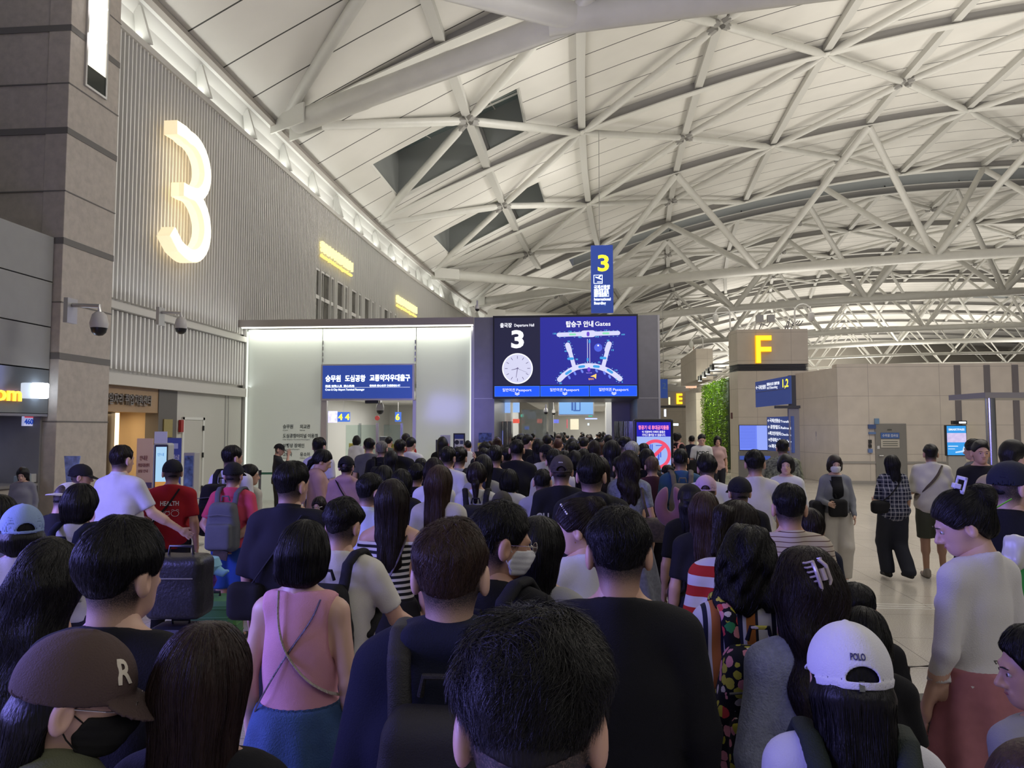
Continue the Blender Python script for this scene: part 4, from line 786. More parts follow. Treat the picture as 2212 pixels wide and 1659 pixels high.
# right stone wall
WYR = 27.0
m = MB(); m.b2(9.16, 24, WYR, WYR+.5, 0, 4.22); m.prism([(9.16, WYR), (9.16, WYR+.5), (8.6, 31.5), (8.3, 31.5)], (0, 0, 0), XU, YU, (0, 0, 4.1)); struct(m.build('wall_right', M_granite))
m = MB(); m.b2(9.1, 24, WYR-.03, WYR, .72, .80); m.b2(9.1, 24, WYR-.02, WYR, 0, .12); struct(m.build('baseboard_right', mat('rail_metal', (.40, .38, .35), .4, metal=.3)))
mb = MB()
for px in (2067, 2131, 2192):
    a = aty(px, 800, WYR); mb.b2(a.x-.10, a.x+.10, WYR-.03, WYR, .1 if px > 2100 else 1.9, 4.15)
struct(mb.build('trim_18', mat('groove_metal', (.17, .155, .16), .45)))
a = aty(1893, 1038, WYR-.03); b_ = aty(1957, 915, WYR-.03)
d = MB(); d.b2(a.x, b_.x, WYR-.05, WYR, 0, b_.z); dd = d.build('door_3', mat('taupe_metal_door', (.25, .24, .22), .4, metal=.2), bev=.008); struct(dd)
h = MB(); h.tube([(a.x+.1, WYR-.1, 1.0), (a.x+.24, WYR-.1, 1.0)], .015, 8); h.tube([(a.x+.1, WYR-.1, 1.0), (a.x+.1, WYR-.04, 1.0)], .015, 8); struct(h.build('door_handle', M_chrome, dd))
s = empty('door_sign', tuple(aty(1903, 962, WYR-.06)), 0, 'blue and cream Korean notice stuck on the grey metal door', 'sign'); w_ = .62
mb = MB(); mb.b2(0, w_, -.01, 0, .24, .44); mb.build('blue_plate', mat('plate_blue', hexc('4a6aa8'), .4), s); mb = MB(); mb.b2(0, w_, -.01, 0, -.08, .21); mb.build('cream_plate', mat('plate_cream', (.50, .47, .40), .5), s)
text('lettering', '수하물 검사실', .11, (.05, -.014, .30), XU, ZU, mat('ink_white', (.8, .82, .85), .5), s, fit=.52); 
for i in range(3): mb = MB(); mb.b2(.06, w_-.06, -.013, -.01, .12-i*.07, .14-i*.07); mb.build('text_row', M_ink, s)
text('lettering', 'A074', .07, (.22, -.012, .52), XU, ZU, M_ink, s)
for i, (x0, x1, y0, y1, c_, lb) in enumerate(((1890, 1899, 904, 916, (.16, .27, .42), 'small blue square sign above the left corner of the metal door'), (1876, 1892, 917, 926, (.06, .10, .25), 'navy plate left of the metal door, upper one'), (1877, 1892, 933, 938, (.12, .2, .4), 'thin blue strip plate left of the metal door'), (1877, 1883, 950, 958, (.03, .03, .03), 'upper black button panel left of the metal door'), (1877, 1883, 960, 967, (.03, .03, .03), 'lower black button panel left of the metal door'), (1876, 1885, 970, 978, (.14, .22, .45), 'small blue plate under the black button panels'), (1895, 1900, 963, 970, (.6, .6, .6), 'tiny pale sticker at the left edge of the metal door'))):
    a = aty(x0, y1, WYR-.06); b_ = aty(x1, y0, WYR-.06); mb = MB(); mb.b2(a.x, b_.x, WYR-.07, WYR-.0, a.z, b_.z); o = mb.build('wall_plate', mat('plate%d' % i, c_, .45)); tag(o, lb, 'plate')
a = aty(1768, 952, 28.6); b_ = aty(1781, 933, 28.6)
s = empty('restroom_sign', (a.x, a.y, a.z), R(-98+90), 'small navy and white sign on the recessed dark stone face', 'sign'); mb = MB(); mb.b2(-.1, .1, -.1, -.08, .16, .34); mb.build('navy_plate', mat('plate_navy2', (.04, .07, .2), .4), s); mb = MB(); mb.b2(-.1, .1, -.1, -.08, 0, .14); mb.build('white_plate', mat('plate_white2', (.5, .5, .5), .4), s)
# blue ad kiosk on right
a = aty(2045, 985, 25.6); b_ = aty(2088, 918, 25.6); s = empty('advert_kiosk', (a.x, a.y, 0), 0, 'upright advertising kiosk with a bright blue screen by the stone wall', 'kiosk'); w_ = b_.x-a.x
mb = MB(); mb.b2(0, w_, 0, .14, a.z, b_.z); mb.build('housing', M_black, s, bev=.02); mb = MB(); mb.b2(.06, w_-.04, .02, .16, 0, a.z+.02); mb.build('base', mat('kiosk_base', (.33, .32, .30), .4), s)
mb = MB(); mb.b2(.03, w_-.03, -.008, 0, a.z+.03, b_.z-.03); mb.build('screen', E(hexc('2f9ae8'), 1), s); hh = b_.z-a.z
mb = MB(); mb.b2(.03, w_-.03, -.012, -.008, a.z+hh*.44, a.z+hh*.74); mb.build('picture_block', mat('adpic', (.3, .3, .5), .5, emit=hexc('c4b4d8'), estr=.9, var=.4, vscale=9), s)
text('lettering', 'SMARTPASS', .09, (.08, -.012, b_.z-.18), XU, ZU, M_txt1, s, bold=.02, fit=w_-.16)
mb = MB(); mb.b2(w_*.08, w_*.55, -.012, -.008, a.z+hh*.30, a.z+hh*.33); mb.b2(w_*.08, w_*.4, -.012, -.008, a.z+hh*.22, a.z+hh*.24); mb.prism([(0, 0), (.34, .04), (.34, .10), (.26, .22), (.22, .08), (0, .04)], (w_*.42, -.012, a.z+.1), XU, ZU, (0, .004, 0)); mb.build('advert_graphics', E(hexc('cfe6ff'), 1), s)
mb = MB(); mb.b2(w_*.35, w_, -.03, .14, b_.z+.02, b_.z+.14); mb.build('top_unit', M_black, s); mb = MB(); mb.b2(w_*.62, w_*.95, -.035, -.03, b_.z+.05, b_.z+.11); mb.build('top_light', E((.9, .95, 1), 1.5), s)
# direction totem
D = 15.5; c_ = atd(1716, 960, D); s = empty('direction_totem', (c_.x, c_.y, 0), 0, 'grey totem with angled navy direction signs to gates 1,2', 'totem'); z = lambda py: atd(1716, py, D).z
k_ = D/FPX
mb = MB(); mb.b2(-10*k_, 12*k_, 0, .12, 0, z(882)); mb.build('pillar', mat('totem_grey', (.26, .25, .27), .4, metal=.3), s, bev=.01)
mb = MB(); mb.b2(-8*k_, 6*k_, 0, .10, z(882), z(810)); mb.b2(-38*k_, 14*k_, -.02, .1, z(882), z(876)); mb.build('head_post', mat('totem_dark', (.05, .05, .06), .4), s)
def angled(s, px0, px1, t0, t1, b0, b1, nm):   # panel whose left edge stands farther away
    dx0, dx1 = (px0-1716)*k_*1.04, (px1-1716)*k_; 
    vs = [Vector((dx0, .55, z(b0))), Vector((dx1, -.04, z(b1))), Vector((dx1, -.04, z(t1))), Vector((dx0, .55, z(t0)))]; n_ = (vs[1]-vs[0]).cross(vs[3]-vs[0]).normalized()*-.05
    mb = MB(); mb.add(vs+[v+n_ for v in vs], [(0, 1, 2, 3), (7, 6, 5, 4), (0, 4, 5, 1), (1, 5, 6, 2), (2, 6, 7, 3), (3, 7, 4, 0)]); mb.build(nm, mat('totem_navy', hexc('39497e'), .4, emit=hexc('39497e'), estr=.45), s); U = (vs[1]-vs[0]); V_ = (vs[3]-vs[0]); return vs[0], U, V_, -n_.normalized()
O_, U, V_, n_ = angled(s, 1652, 1709, 821, 811, 878, 872, 'direction_panel'); f = n_*.006; h_ = V_.length; w_ = U.length
def tx(t, u, v, size, fit, m_=M_txt1, b_=.01): return text('lettering', t, size, O_+U*u+V_*v+f, U, V_, m_, s, ext=.001, bold=b_, fit=fit*w_)
mb = MB(); mb.add([O_+U*.03+V_*.58+f, O_+U*.97+V_*.58+f, O_+U*.97+V_*.60+f, O_+U*.03+V_*.60+f], [(0, 1, 2, 3)]); mb.build('rule', M_gray_lv, s)
tx('국제선출발', .09, .70, .10, .22, b_=.02); tx('国际出发 国際線', .34, .80, .07, .36, b_=.02); tx("Int'l Boarding", .34, .66, .08, .30); tx('←', .01, .70, .12, .07); tx('1,2', .76, .66, .24, .16, M_yel)
O_, U, V_, n_ = angled(s, 1675, 1712, 900, 899, 975, 978, 'list_panel'); f = n_*.006; w_ = U.length
for i, (t1, t2) in enumerate((('←국제선환승', 'Transfer'), ('←공항철도', 'Railroad'), ('→체크인카운터', 'Check-in'), ('→안내데스크', 'Info'), ('→화장실', 'Toilet'))): tx(t1, .03, .86-i*.19, .09, .5, b_=.02); tx(t2, .55, .86-i*.19, .07, .38)
# canopy and pole at right edge
p = atd(2142, 950, 12); s = empty('canopy_frame', (p.x, p.y, 0), YAW, 'grey canopy beam on a shiny steel pole at the right edge', 'canopy'); z = lambda py: atd(2142, py, 12).z
mb = MB(); mb.tube([(0, 0, 0), (0, 0, z(848))], .075, 16); mb.build('pole', M_chrome, s, smooth=True)
mb = MB(); mb.b2(-.14, 3, -.1, .9, z(860), z(848)); mb.build('beam', mat('canopy_grey', (.23, .22, .21), .4), s)
# barrier posts
def post(px, D, lb, tape, to=None, h=.95):
    p = atd(px, 950, D); s = empty('barrier_post', (p.x, p.y, 0), 0, lb, 'barrier post'); mb = MB(); mb.tube([(0, 0, .02), (0, 0, h)], .03, 12); mb.build('post', mat('post_dark', (.10, .10, .11), .35), s)
    mb = MB(); mb.lathe([(.16, 0), (.16, .015), (.04, .03)], n=20); mb.build('base', M_chrome, s); mb = MB(); mb.tube([(0, 0, h-.08), (0, 0, h+.03)], .036, 12); mb.build('head', M_black, s)
    if to:
        d = Vector(to); t = MB(); n_ = d.cross(Vector((0, 0, 1))).normalized()*.002; z0 = h-.07; t.add([Vector((0, 0, z0))+n_, d+Vector((0, 0, z0))+n_, d+Vector((0, 0, z0+.05))+n_, Vector((0, 0, z0+.05))+n_], [(0, 1, 2, 3)]); t.build('tape', tape, s)
post(563, 17.2, 'dark barrier post with green tape beside the uniformed guard', mat('tape_green', (.02, .12, .06), .5), (1.6, .3, 0))
post(1546, 13.5, 'dark barrier post standing on the right before the plant wall', mat('tape_grey', (.1, .1, .1), .5))
post(424, 12.5, 'barrier post with orange tape between the red shirt and the grey rucksack', mat('tape_orange', (.7, .22, .02), .5), (-1.3, .5, 0), .92)
# floor strip and crossbands
m = MB(); a = aty(1600, 1290, 8.05)
m.b2(1.2, 12, 8.46, 8.475, 0, .002); m.b2(1.2, 12, 8.56, 8.575, 0, .002); m.b2(1.2, 12, 8.66, 8.675, 0, .002); struct(m.build('trim_19', M_white))
# conduits and cameras on top of the block
for (px, D, mir, lb) in ((1553, 34, 1, 'white hooked camera post left on top of the stone block'), (1745, 30.5, -1, 'white hooked camera post right on top of the stone block'), (1499, 42, 1, 'white hooked camera post on the pier behind the plant wall')):
    p = aty(px, 713 if px > 1500 else 765, D); s = empty('camera_post', (p.x, p.y, p.z-.02), 0, lb, 'camera post'); mb = MB(); r_ = .32; z1 = .75
    mb.tube([(.5*mir, 0, 0), (.5*mir, 0, z1)]+[(.5*mir-r_*mir+r_*mir*cos(t), 0, z1+r_*sin(t)) for t in np.linspace(.2, pi, 9)], .035, 8); mb.build('hook', M_white, s, smooth=True); mb = MB(); mb.lathe([(0, z1+.02), (.12, z1-.04), (.14, z1-.28), (.08, z1-.38), (0, z1-.4)], (-.14*mir, 0, 0), 14); mb.build('camera', M_white, s, smooth=True)
s = empty('cable_bundle', tuple(aty(1660, 712, 31)), 0, 'tangle of cables and small floodlights on top of the stone block', 'cables')
for i in range(7):
    x = RS.uniform(-.7, .9); mb = MB(); mb.tube([(x, 0, 0), (x+.1, 0, .25+.1*(i % 3)), (x+.35, .05, .15), (x+.5, 0, .35)], .02, 6); mb.build('cable', M_white if i % 2 else M_gray_lv, s)
for x in (-.35, .1): mb = MB(); mb.box((x, 0, .45), (.28, .2, .3)); mb.build('floodlight', M_alu, s)
# ------------------------------------------------------------------ left counter zone
a = atd(0, 1075, 9.5); b_ = atd(128, 1058, 10.2)
s = empty('service_counter', (-9.3, 9.4, 0), 0, 'beige service counter at the left edge with a clerk behind it', 'counter')
mb = MB(); mb.b2(-1.5, .55, -1.2, 1.9, 0, 1.02); mb.build('body', mat('counter_beige', (.40, .36, .31), .5), s, bev=.02); mb = MB(); mb.b2(-1.55, .6, -1.25, 1.95, 1.02, 1.06); mb.build('worktop', mat('counter_top', (.20, .19, .18), .3), s)
mb = MB(); mb.b2(.552, .56, .6, .95, .75, .98); mb.build('logo_card', mat('card_white', (.6, .55, .55), .5), s); mb = MB(); mb.b2(.552, .56, .1, .5, .80, .95); mb.build('purple_card', mat('card_purple', (.2, .05, .3), .5), s)
def thing_box(nm, lb, cat, c_, d_, m_, rz=0, bev=.01): mb = MB(); mb.box((0, 0, d_[2]/2), d_); o = mb.build(nm, m_, bev=bev); o.location = c_; o.rotation_euler = (0, 0, rz); return tag(o, lb, cat)
# clerk's office kit
s = empty('office_printer', (-11.2, 9.0, 0), 0, 'dark office printer with pale trays behind the counter clerk', 'printer'); M_pr = mat('printer_dark', (.045, .045, .05), .4)
mb = MB(); mb.b2(-.35, .35, -.3, .3, 0, 1.0); mb.build('stand', mat('cab_grey', (.12, .12, .13), .5), s); mb = MB(); mb.b2(-.34, .34, -.3, .3, 1.0, 1.32); mb.build('body', M_pr, s, bev=.03); mb = MB(); mb.b2(-.26, .3, -.2, .28, 1.32, 1.45); mb.build('scanner_lid', mat('lid_grey', (.25, .25, .28), .4), s, bev=.03)
s = empty('storage_rack', (-10.1, 11.15, 0), 0, 'grey drawer rack with white lettered labels beside the printer', 'rack'); mb = MB(); mb.b2(-.3, .3, -.2, .3, 0, 1.35); mb.build('carcass', mat('rack_grey', (.12, .12, .12), .5), s)
for z_ in (1.22, .98): mb = MB(); mb.b2(.02, .28, -.215, -.2, z_-.05, z_+.04); mb.build('label_card', mat('card_grey', (.42, .42, .42), .5), s)
for i, (px, py, w_, h_, c_, lb) in enumerate(((48, 1052, .22, .12, (.3, .36, .4), 'small grey-green box on the counter top at left'), (66, 1050, .16, .14, (.5, .5, .5), 'white desk organiser in the middle of the counter top'), (92, 1050, .18, .13, (.55, .53, .5), 'white leaflet tray at the right end of the counter top'))):
    p = atx(px, py, -8.95); thing_box('desk_box', lb, 'box', (p.x, p.y, 1.06), (.14, w_, h_), mat('deskbox%d' % i, c_, .5))
a = aty(150, 1030, 10.8); thing_box('acrylic_notice', 'small blue tilted acrylic notice beside the counter end', 'notice', (a.x, 10.8, 0), (.03, .03, 1.1), M_alu)
s = empty('fan_shaped_notice', (a.x, 10.8, 1.1), 0, 'blue and white fan-shaped leaflet holder standing near the stone column', 'leaflet holder'); mb = MB(); mb.prism([(-.05, 0), (.1, 0), (.16, .42), (-.1, .42)], (0, 0, 0), XU, ZU, (0, .02, 0)); mb.build('leaflet', mat('leaflet_blue', (.25, .33, .65), .4, var=.5, vscale=9), s)
# banners and kiosk
def banner(px0, px1, py0, D, lb, col, lines, ink, z0=.05, head=None):
    a = atd(px0, py0, D); b_ = atd(px1, py0, D); w_ = (b_-a).length; s = empty('roll_up_banner', (a.x, a.y, 0), YAW, lb, 'banner')
    mb = MB(); mb.b2(0, w_, 0, .012, z0, a.z); mb.build('cloth', col, s); mb = MB(); mb.b2(-.02, w_+.02, -.08, .1, 0, .07); mb.build('base', M_alu, s); mb = MB(); mb.tube([(w_/2, .03, .05), (w_/2, .03, a.z)], .01, 6); mb.build('pole', M_alu, s)
    for (t, u, v, size, f_) in lines: text('lettering', t, size, (w_*u, -.006, a.z-v), XU, ZU, ink, s, ext=.001, bold=.02, fit=w_*f_)
    if head: mb = MB(); mb.b2(w_*.18, w_*.82, -.005, -.001, a.z-.18, a.z-.09); mb.build('heading_plate', head, s)
    return s, w_, a.z
ink1 = mat('ink_brown', (.25, .08, .08), .5); inkw = mat('ink_paper', (.75, .75, .85), .5)
s, w_, h_ = banner(296, 331, 947, 13.2, 'pale pink roll-up banner with Korean writing before the lit entrance', mat('banner_pink', (.72, .50, .42), .5), [('안내문', .2, .38, .09, .5), ('취업지원센터', .12, .50, .07, .7), ('상담 안내', .12, .60, .06, .6)], ink1)
mb = MB(); mb.b2(0, w_, -.004, -.001, h_-1.5, h_-.78); mb.build('purple_panel', mat('banner_purple', (.10, .07, .2), .5), s); text('lettering', '항공', .15, (w_*.35, -.006, h_-1.0), XU, ZU, inkw, s, bold=.02); text('lettering', '취업지원', .14, (w_*.1, -.006, h_-1.2), XU, ZU, inkw, s, bold=.02, fit=w_*.8)
banner(355, 392, 946, 12.4, 'blue roll-up banner with white Korean writing behind the silver kiosk', mat('banner_blue', (.07, .10, .38), .5), [('스마트 패스로', .08, .36, .10, .84), ('더욱 간편하게', .2, .47, .09, .6)], inkw, head=mat('plate_pale', (.5, .55, .8), .5))
s = empty('self_service_kiosk', tuple(atd(326, 1120, 10.6)), 0, 'silver self-service kiosk with a tall bright screen behind the red shirt', 'kiosk'); s.location.z = 0; s.rotation_euler = (0, 0, YAW+R(12)); k_ = 10.6/FPX; zt = atd(326, 958, 10.6).z
mb = MB(); mb.b2(0, 32*k_, 0, .35, 0, zt); mb.build('housing', mat('kiosk_silver', (.42, .42, .42), .35), s, bev=.03); mb = MB(); mb.b2(.03, 31*k_, -.03, 0, .95, zt-.02); mb.build('bezel', M_black, s, bev=.01); mb = MB(); mb.b2(.05, 29*k_, -.035, -.03, 1.08, zt-.05); mb.build('screen', E(hexc('a9d4f2'), .95), s)
mb = MB(); mb.b2(.05, 29*k_, -.038, -.035, 1.08, 1.18); mb.build('screen_footer', E(hexc('b9822c'), 1), s); mb = MB(); mb.b2(.02, .19, -.02, .0, zt+.0, zt+.17); mb.build('paper_notice', mat('paper', (.6, .6, .62), .6), s); text('lettering', '안내', .05, (.07, -.04, 1.55), XU, ZU, E(hexc('4a86c8'), 1), s)
s = empty('brochure_stand', tuple(atd(393, 1120, 12.0)), 0, 'grey poster stand with a blue airport picture beside the silver kiosk', 'stand'); s.location.z = 0; s.rotation_euler = (0, 0, YAW); zt = atd(393, 978, 12).z
mb = MB(); mb.b2(0, 24*12/FPX, 0, .2, 0, zt); mb.build('body', mat('stand_grey', (.38, .37, .36), .4), s, bev=.01); mb = MB(); mb.b2(.02, .16, -.005, 0, zt-.55, zt-.05); mb.build('poster', mat('poster_air', (.10, .16, .32), .4, var=.9, vscale=8), s)
mb = MB(); a = atx(380, 1000, -9.0); 
# luggage
def suitcase(lb, loc, rz, d_, m_, soft=False, handle=.0, cat='suitcase'):
    s = empty('suitcase', loc, rz, lb, cat); w_, t_, h_ = d_
    mb = MB(); mb.box((0, 0, .05+h_/2), (w_, t_, h_)); mb.build('shell', m_, s, bev=.05)
    if not soft:
        mb = MB()
        for i in range(7): mb.box((0, 0, .12+(h_-.14)*i/6), (w_-.09, t_+.012, .014)); mb.box((0, 0, .12+(h_-.14)*i/6), (w_+.012, t_-.09, .014))
        mb.build('shell_ribs', m_, s, bev=.004)
    else:
        mb = MB(); mb.box((0, -t_/2-.02, .05+h_*.38), (w_*.82, .05, h_*.5)); mb.build('pocket', m_, s, bev=.02); mb = MB(); mb.tube([(-w_*.38, -t_/2-.012, .05+h_*.80), (w_*.38, -t_/2-.012, .05+h_*.80)], .006, 6); mb.build('zip', M_chrome, s)
    for x in (-1, 1):
        for y in (-1, 1): mb = MB(); mb.tube([(x*(w_/2-.05)-.012, y*(t_/2-.05), .03), (x*(w_/2-.05)+.012, y*(t_/2-.05), .03)], .03, 12); mb.build('wheel', M_black, s)
    mb = MB(); mb.tube([(-.06, 0, h_+.04), (-.06, 0, h_+.08), (.06, 0, h_+.08), (.06, 0, h_+.04)], .012, 8); mb.build('carry_handle', M_black, s)
    if handle: mb = MB(); mb.tube([(-.09, t_/2-.03, h_), (-.09, t_/2-.03, h_+handle), (.09, t_/2-.03, h_+handle), (.09, t_/2-.03, h_)], .009, 8); mb.build('pull_handle', M_chrome, s)
    return s
p = atd(458, 1300, 5.9); suitcase('green ribbed hard suitcase standing on the floor behind the pink top', (p.x, p.y, 0), R(8), (.44, .28, .56), mat('case_green', (.07, .20, .06), .4))
s = empty('plush_toy', (p.x-.05, p.y, .66), 0, 'light blue and purple plush toy sitting on the green suitcase', 'toy')
mb = MB(); mb.lathe([(.001, -.0), (.06, .02), (.08, .07), (.06, .12), (.001, .14)], (.0, 0, 0), 16); mb.build('body', mat('plush_purple', (.12, .02, .25), .9), s, smooth=True); mb = MB(); mb.lathe([(.001, .12), (.09, .14), (.115, .19), (.09, .25), (.001, .27)], (.0, 0, 0), 16); mb.tube([(.05, 0, .17), (.14, 0, .13), (.18, 0, .15)], [.05, .03, .01], 10); mb.build('head', mat('plush_blue', (.20, .42, .55), .9), s, smooth=True)
p = atd(392, 1300, 5.3); suitcase('black soft suitcase held by its pulled-out handle, left of the green one', (p.x, p.y, 0), R(5), (.38, .26, .50), mat('case_black', (.010, .010, .012), .5, bump=.3, bscale=200), True)
BAG_ON_CASE = (p.x, p.y-.02)
# ================================================================== body engine: implicit surfaces meshed by surface nets
f32 = np.float32
def A(v): return np.asarray(v, f32)
def sball(P, c, r): return np.linalg.norm(P-A(c), axis=1)-r
def cap(P, a, b, ra, rb=None):
    a = A(a); b = A(b); rb = ra if rb is None else rb; ba = b-a; pa = P-a
    t = np.clip(pa@ba/max(float(ba@ba), 1e-9), 0, 1); return np.linalg.norm(pa-t[:, None]*ba, axis=1)-(ra+(rb-ra)*t)
def ell(P, c, r, rot=None):
    q = P-A(c)
    if rot is not None: q = q@rot
    r = A(r); k0 = np.linalg.norm(q/r, axis=1); k1 = np.linalg.norm(q/(r*r), axis=1); return k0*(k0-1)/np.maximum(k1, 1e-6)
def rbox(P, c, h, r):
    q = np.abs(P-A(c))-(A(h)-r); return np.linalg.norm(np.maximum(q, 0), axis=1)+np.minimum(q.max(axis=1), 0)-r
def smin(a, b, k=.03): h = np.clip(.5+.5*(b-a)/k, 0, 1); return b*(1-h)+a*h-k*h*(1-h)
def smax(a, b, k=.02): return -smin(-a, -b, k)
def sst(x, a, b): t = np.clip((x-a)/(b-a), 0, 1); return t*t*(3-2*t)
def snets(f, lo, hi, h):
    lo = A(lo); n = np.ceil((A(hi)-lo)/h).astype(int)+1; ax = [lo[i]+h*np.arange(n[i], dtype=f32) for i in range(3)]
    P = np.stack(np.meshgrid(*ax, indexing='ij'), -1).reshape(-1, 3).astype(f32); D = f(P).reshape(n).astype(f32); S = D < 0
    cs = sum(S[i:n[0]-1+i, j:n[1]-1+j, k:n[2]-1+k].astype(np.int8) for i in (0, 1) for j in (0, 1) for k in (0, 1))
    I = np.argwhere((cs > 0) & (cs < 8)); 
    if len(I) == 0: return np.zeros((0, 3), f32), np.zeros((0, 4), np.int32)
    idx = np.full(cs.shape, -1, np.int32); idx[tuple(I.T)] = np.arange(len(I))
    off = np.array([(i, j, k) for i in (0, 1) for j in (0, 1) for k in (0, 1)]); C8 = np.stack([D[I[:, 0]+o[0], I[:, 1]+o[1], I[:, 2]+o[2]] for o in off], 1)
    acc = np.zeros((len(I), 3), f32); cnt = np.zeros(len(I), f32)
    for a in range(8):
        for b in range(a+1, 8):
            if np.abs(off[a]-off[b]).sum() != 1: continue
            da, db = C8[:, a], C8[:, b]; m = (da < 0) != (db < 0); t = np.where(m, da/np.where(m, da-db, 1), 0)
            acc += np.where(m[:, None], off[a]+t[:, None]*(off[b]-off[a]), 0); cnt += m
    V = lo+h*(I+acc/np.maximum(cnt, 1)[:, None]); Q = []
    for axi in range(3):
        s0 = [slice(None)]*3; s1 = [slice(None)]*3; s0[axi] = slice(0, -1); s1[axi] = slice(1, None); a = S[tuple(s0)]; b = S[tuple(s1)]
        E_ = np.argwhere(a != b); u, w = [(1, 2), (2, 0), (0, 1)][axi]
        E_ = E_[(E_[:, u] > 0) & (E_[:, w] > 0) & (E_[:, u] < n[u]-1) & (E_[:, w] < n[w]-1)]
        if len(E_) == 0: continue
        def c(du, dw):
            q = E_.copy(); q[:, u] += du; q[:, w] += dw; return idx[tuple(q.T)]
        q = np.stack([c(-1, -1), c(0, -1), c(0, 0), c(-1, 0)], 1); inside = a[tuple(E_.T)]; q[~inside] = q[~inside][:, ::-1]; Q.append(q)
    return V.astype(f32), np.concatenate(Q).astype(np.int32)
def grad(f, P, e=.002):
    g = np.stack([f(P+A(d)*e)-f(P-A(d)*e) for d in ((1, 0, 0), (0, 1, 0), (0, 0, 1))], 1); return g/np.maximum(np.linalg.norm(g, axis=1)[:, None], 1e-6)
def wob(P, seed, amp, fr=16):
    r = np.random.RandomState(seed); o = 0
    for i in range(4): k = r.normal(0, 1, 3); k = k/np.linalg.norm(k)*fr*(1+.5*i); o = o+np.sin(P@A(k)+r.uniform(0, 6))/(1+.5*i)
    return amp*o/2
# ---- proportions (a 1.70 m figure facing +Y)
SW = {'m': .168, 'f': .148}
def pose(nm, w):
    D = {'down': ((w+.05, -.03, 1.11), (w+.06, .03, .87)), 'phone': ((w+.06, .02, 1.12), (.08, .24, 1.20)), 'behind': ((w+.08, -.08, 1.12), (.04, -.17, .94)),
         'cross': ((w+.07, .05, 1.14), (-.04, .20, 1.16)), 'hold': ((w+.06, .0, 1.11), (w+.0, .24, 1.08)), 'face': ((w+.02, .18, 1.24), (.05, .20, 1.47)), 'reach': ((w+.10, .06, 1.14), (w+.26, .22, .98)), 'up': ((w+.04, .16, 1.30), (.10, .30, 1.52)),
         'walkf': ((w+.05, .03, 1.12), (w+.04, .16, .92)), 'walkb': ((w+.06, -.10, 1.13), (w+.08, -.16, .90)), 'strap': ((w+.07, .02, 1.15), (w-.08, .17, 1.30)), 'low': ((w+.04, .0, 1.10), (w+.03, .10, .86))}
    if isinstance(nm, str): nm = (nm, nm)
    out = []
    for s, k in zip((-1, 1), nm):
        e, r = D[k]; out.append((s, A((s*w, -.005, 1.368)), A((s*e[0], e[1], e[2])), A((s*r[0], r[1], r[2]))))
    return out
def legs(st):   # stance: 0 together, 1 walking
    if st: return ((-1, A((-.085, 0, .90)), A((-.09, .12, .50)), A((-.08, .04, .10))), (1, A((.085, 0, .90)), A((.09, .02, .47)), A((.08, -.22, .13))))
    return tuple((s, A((s*.085, 0, .90)), A((s*.095, .01, .48)), A((s*.10, -.02, .08))) for s in (-1, 1))
def torso(P, sex, o=0, fat=1):
    w = SW[sex]; d = ell(P, (0, .0, 1.24), ((.150 if sex == 'm' else .135)*fat+o, .098*fat+o, .20+o))
    for s in (-1, 1): d = smin(d, cap(P, (s*.03, -.012, 1.395), (s*(w-.01), -.01, 1.362), .048+o, .042+o), .05)
    d = smin(d, ell(P, (0, 0, 1.07), ((.132 if sex == 'm' else .118)*fat+o, .092*fat+o, .15+o)), .05); d = smin(d, ell(P, (0, -.012, .93), ((.150 if sex == 'm' else .160)*fat+o*1.4, .108*fat+o*1.4, .13+o)), .05)
    if sex == 'f': d = smin(d, ell(P, (0, .07, 1.25), (.11+o, .06+o, .06+o)), .05)
    for s in (-1, 1): d = smin(d, cap(P, (s*.02, -.02, 1.455), (s*.12, -.012, 1.392), .034+o*.6, .04+o), .04)
    return d
def body_sdf(P, sex, ps, st):
    d = torso(P, sex); nr = .054 if sex == 'm' else .046; d = smin(d, cap(P, (0, -.022, 1.40), (0, -.012, 1.50), nr), .03)
    k = 1.0 if sex == 'm' else .86
    for s, a, b, c in ps: d = smin(d, np.minimum(cap(P, a, b, .050*k, .040*k), smin(cap(P, b, b+(c-b)*.4, .041*k, .040*k), cap(P, b, c, .038*k, .026*k), .02)), .03)
    for s, a, b, c in legs(st):
        d = smin(d, cap(P, a, b, .088, .055), .03); d = smin(d, cap(P, b, b+(c-b)*.35, .052, .056), .02); d = smin(d, cap(P, b, c, .05, .034), .02); d = smin(d, cap(P, c-A((0, .03, .03)), c+A((0, .13, -.05)), .036, .03), .03)
    return d
def head_sdf(P, sex='m'):
    k = 1.0 if sex == 'm' else .96
    d = ell(P, (0, -.012, 1.605), (.074*k, .092*k, .094*k)); d = smin(d, ell(P, (0, .028, 1.557), (.060*k, .060*k, .083)), .03); d = smin(d, ell(P, (0, .048, 1.505), (.036*k, .036, .030)), .03)
    d = smin(d, cap(P, (0, .086, 1.590), (0, .106, 1.556), .007, .012), .012); d = smin(d, cap(P, (-.013, .092, 1.549), (.013, .092, 1.549), .008), .012)
    d = smin(d, cap(P, (-.034, .076, 1.604), (.034, .076, 1.604), .010), .018)
    for s in (-1, 1): d = smax(d, -ell(P, (s*.031, .098, 1.586), (.019, .015, .011)), .012)
    d = smin(d, cap(P, (-.018, .081, 1.528), (.018, .081, 1.528), .007), .008); d = smin(d, cap(P, (-.014, .080, 1.517), (.014, .080, 1.517), .007), .008)
    for s in (-1, 1):
        e = ell(P, (s*.084*k, -.012, 1.572), (.013, .021, .037)); e = smax(e, -ell(P, (s*.097*k, -.002, 1.576), (.010, .011, .022)), .006); d = smin(d, e, .012)
    nr = .056 if sex == 'm' else .047
    d = smin(d, cap(P, (0, -.022, 1.41), (0, -.020, 1.55), nr), .03)
    return d
HX = {'m': 1.0, 'f': .97}
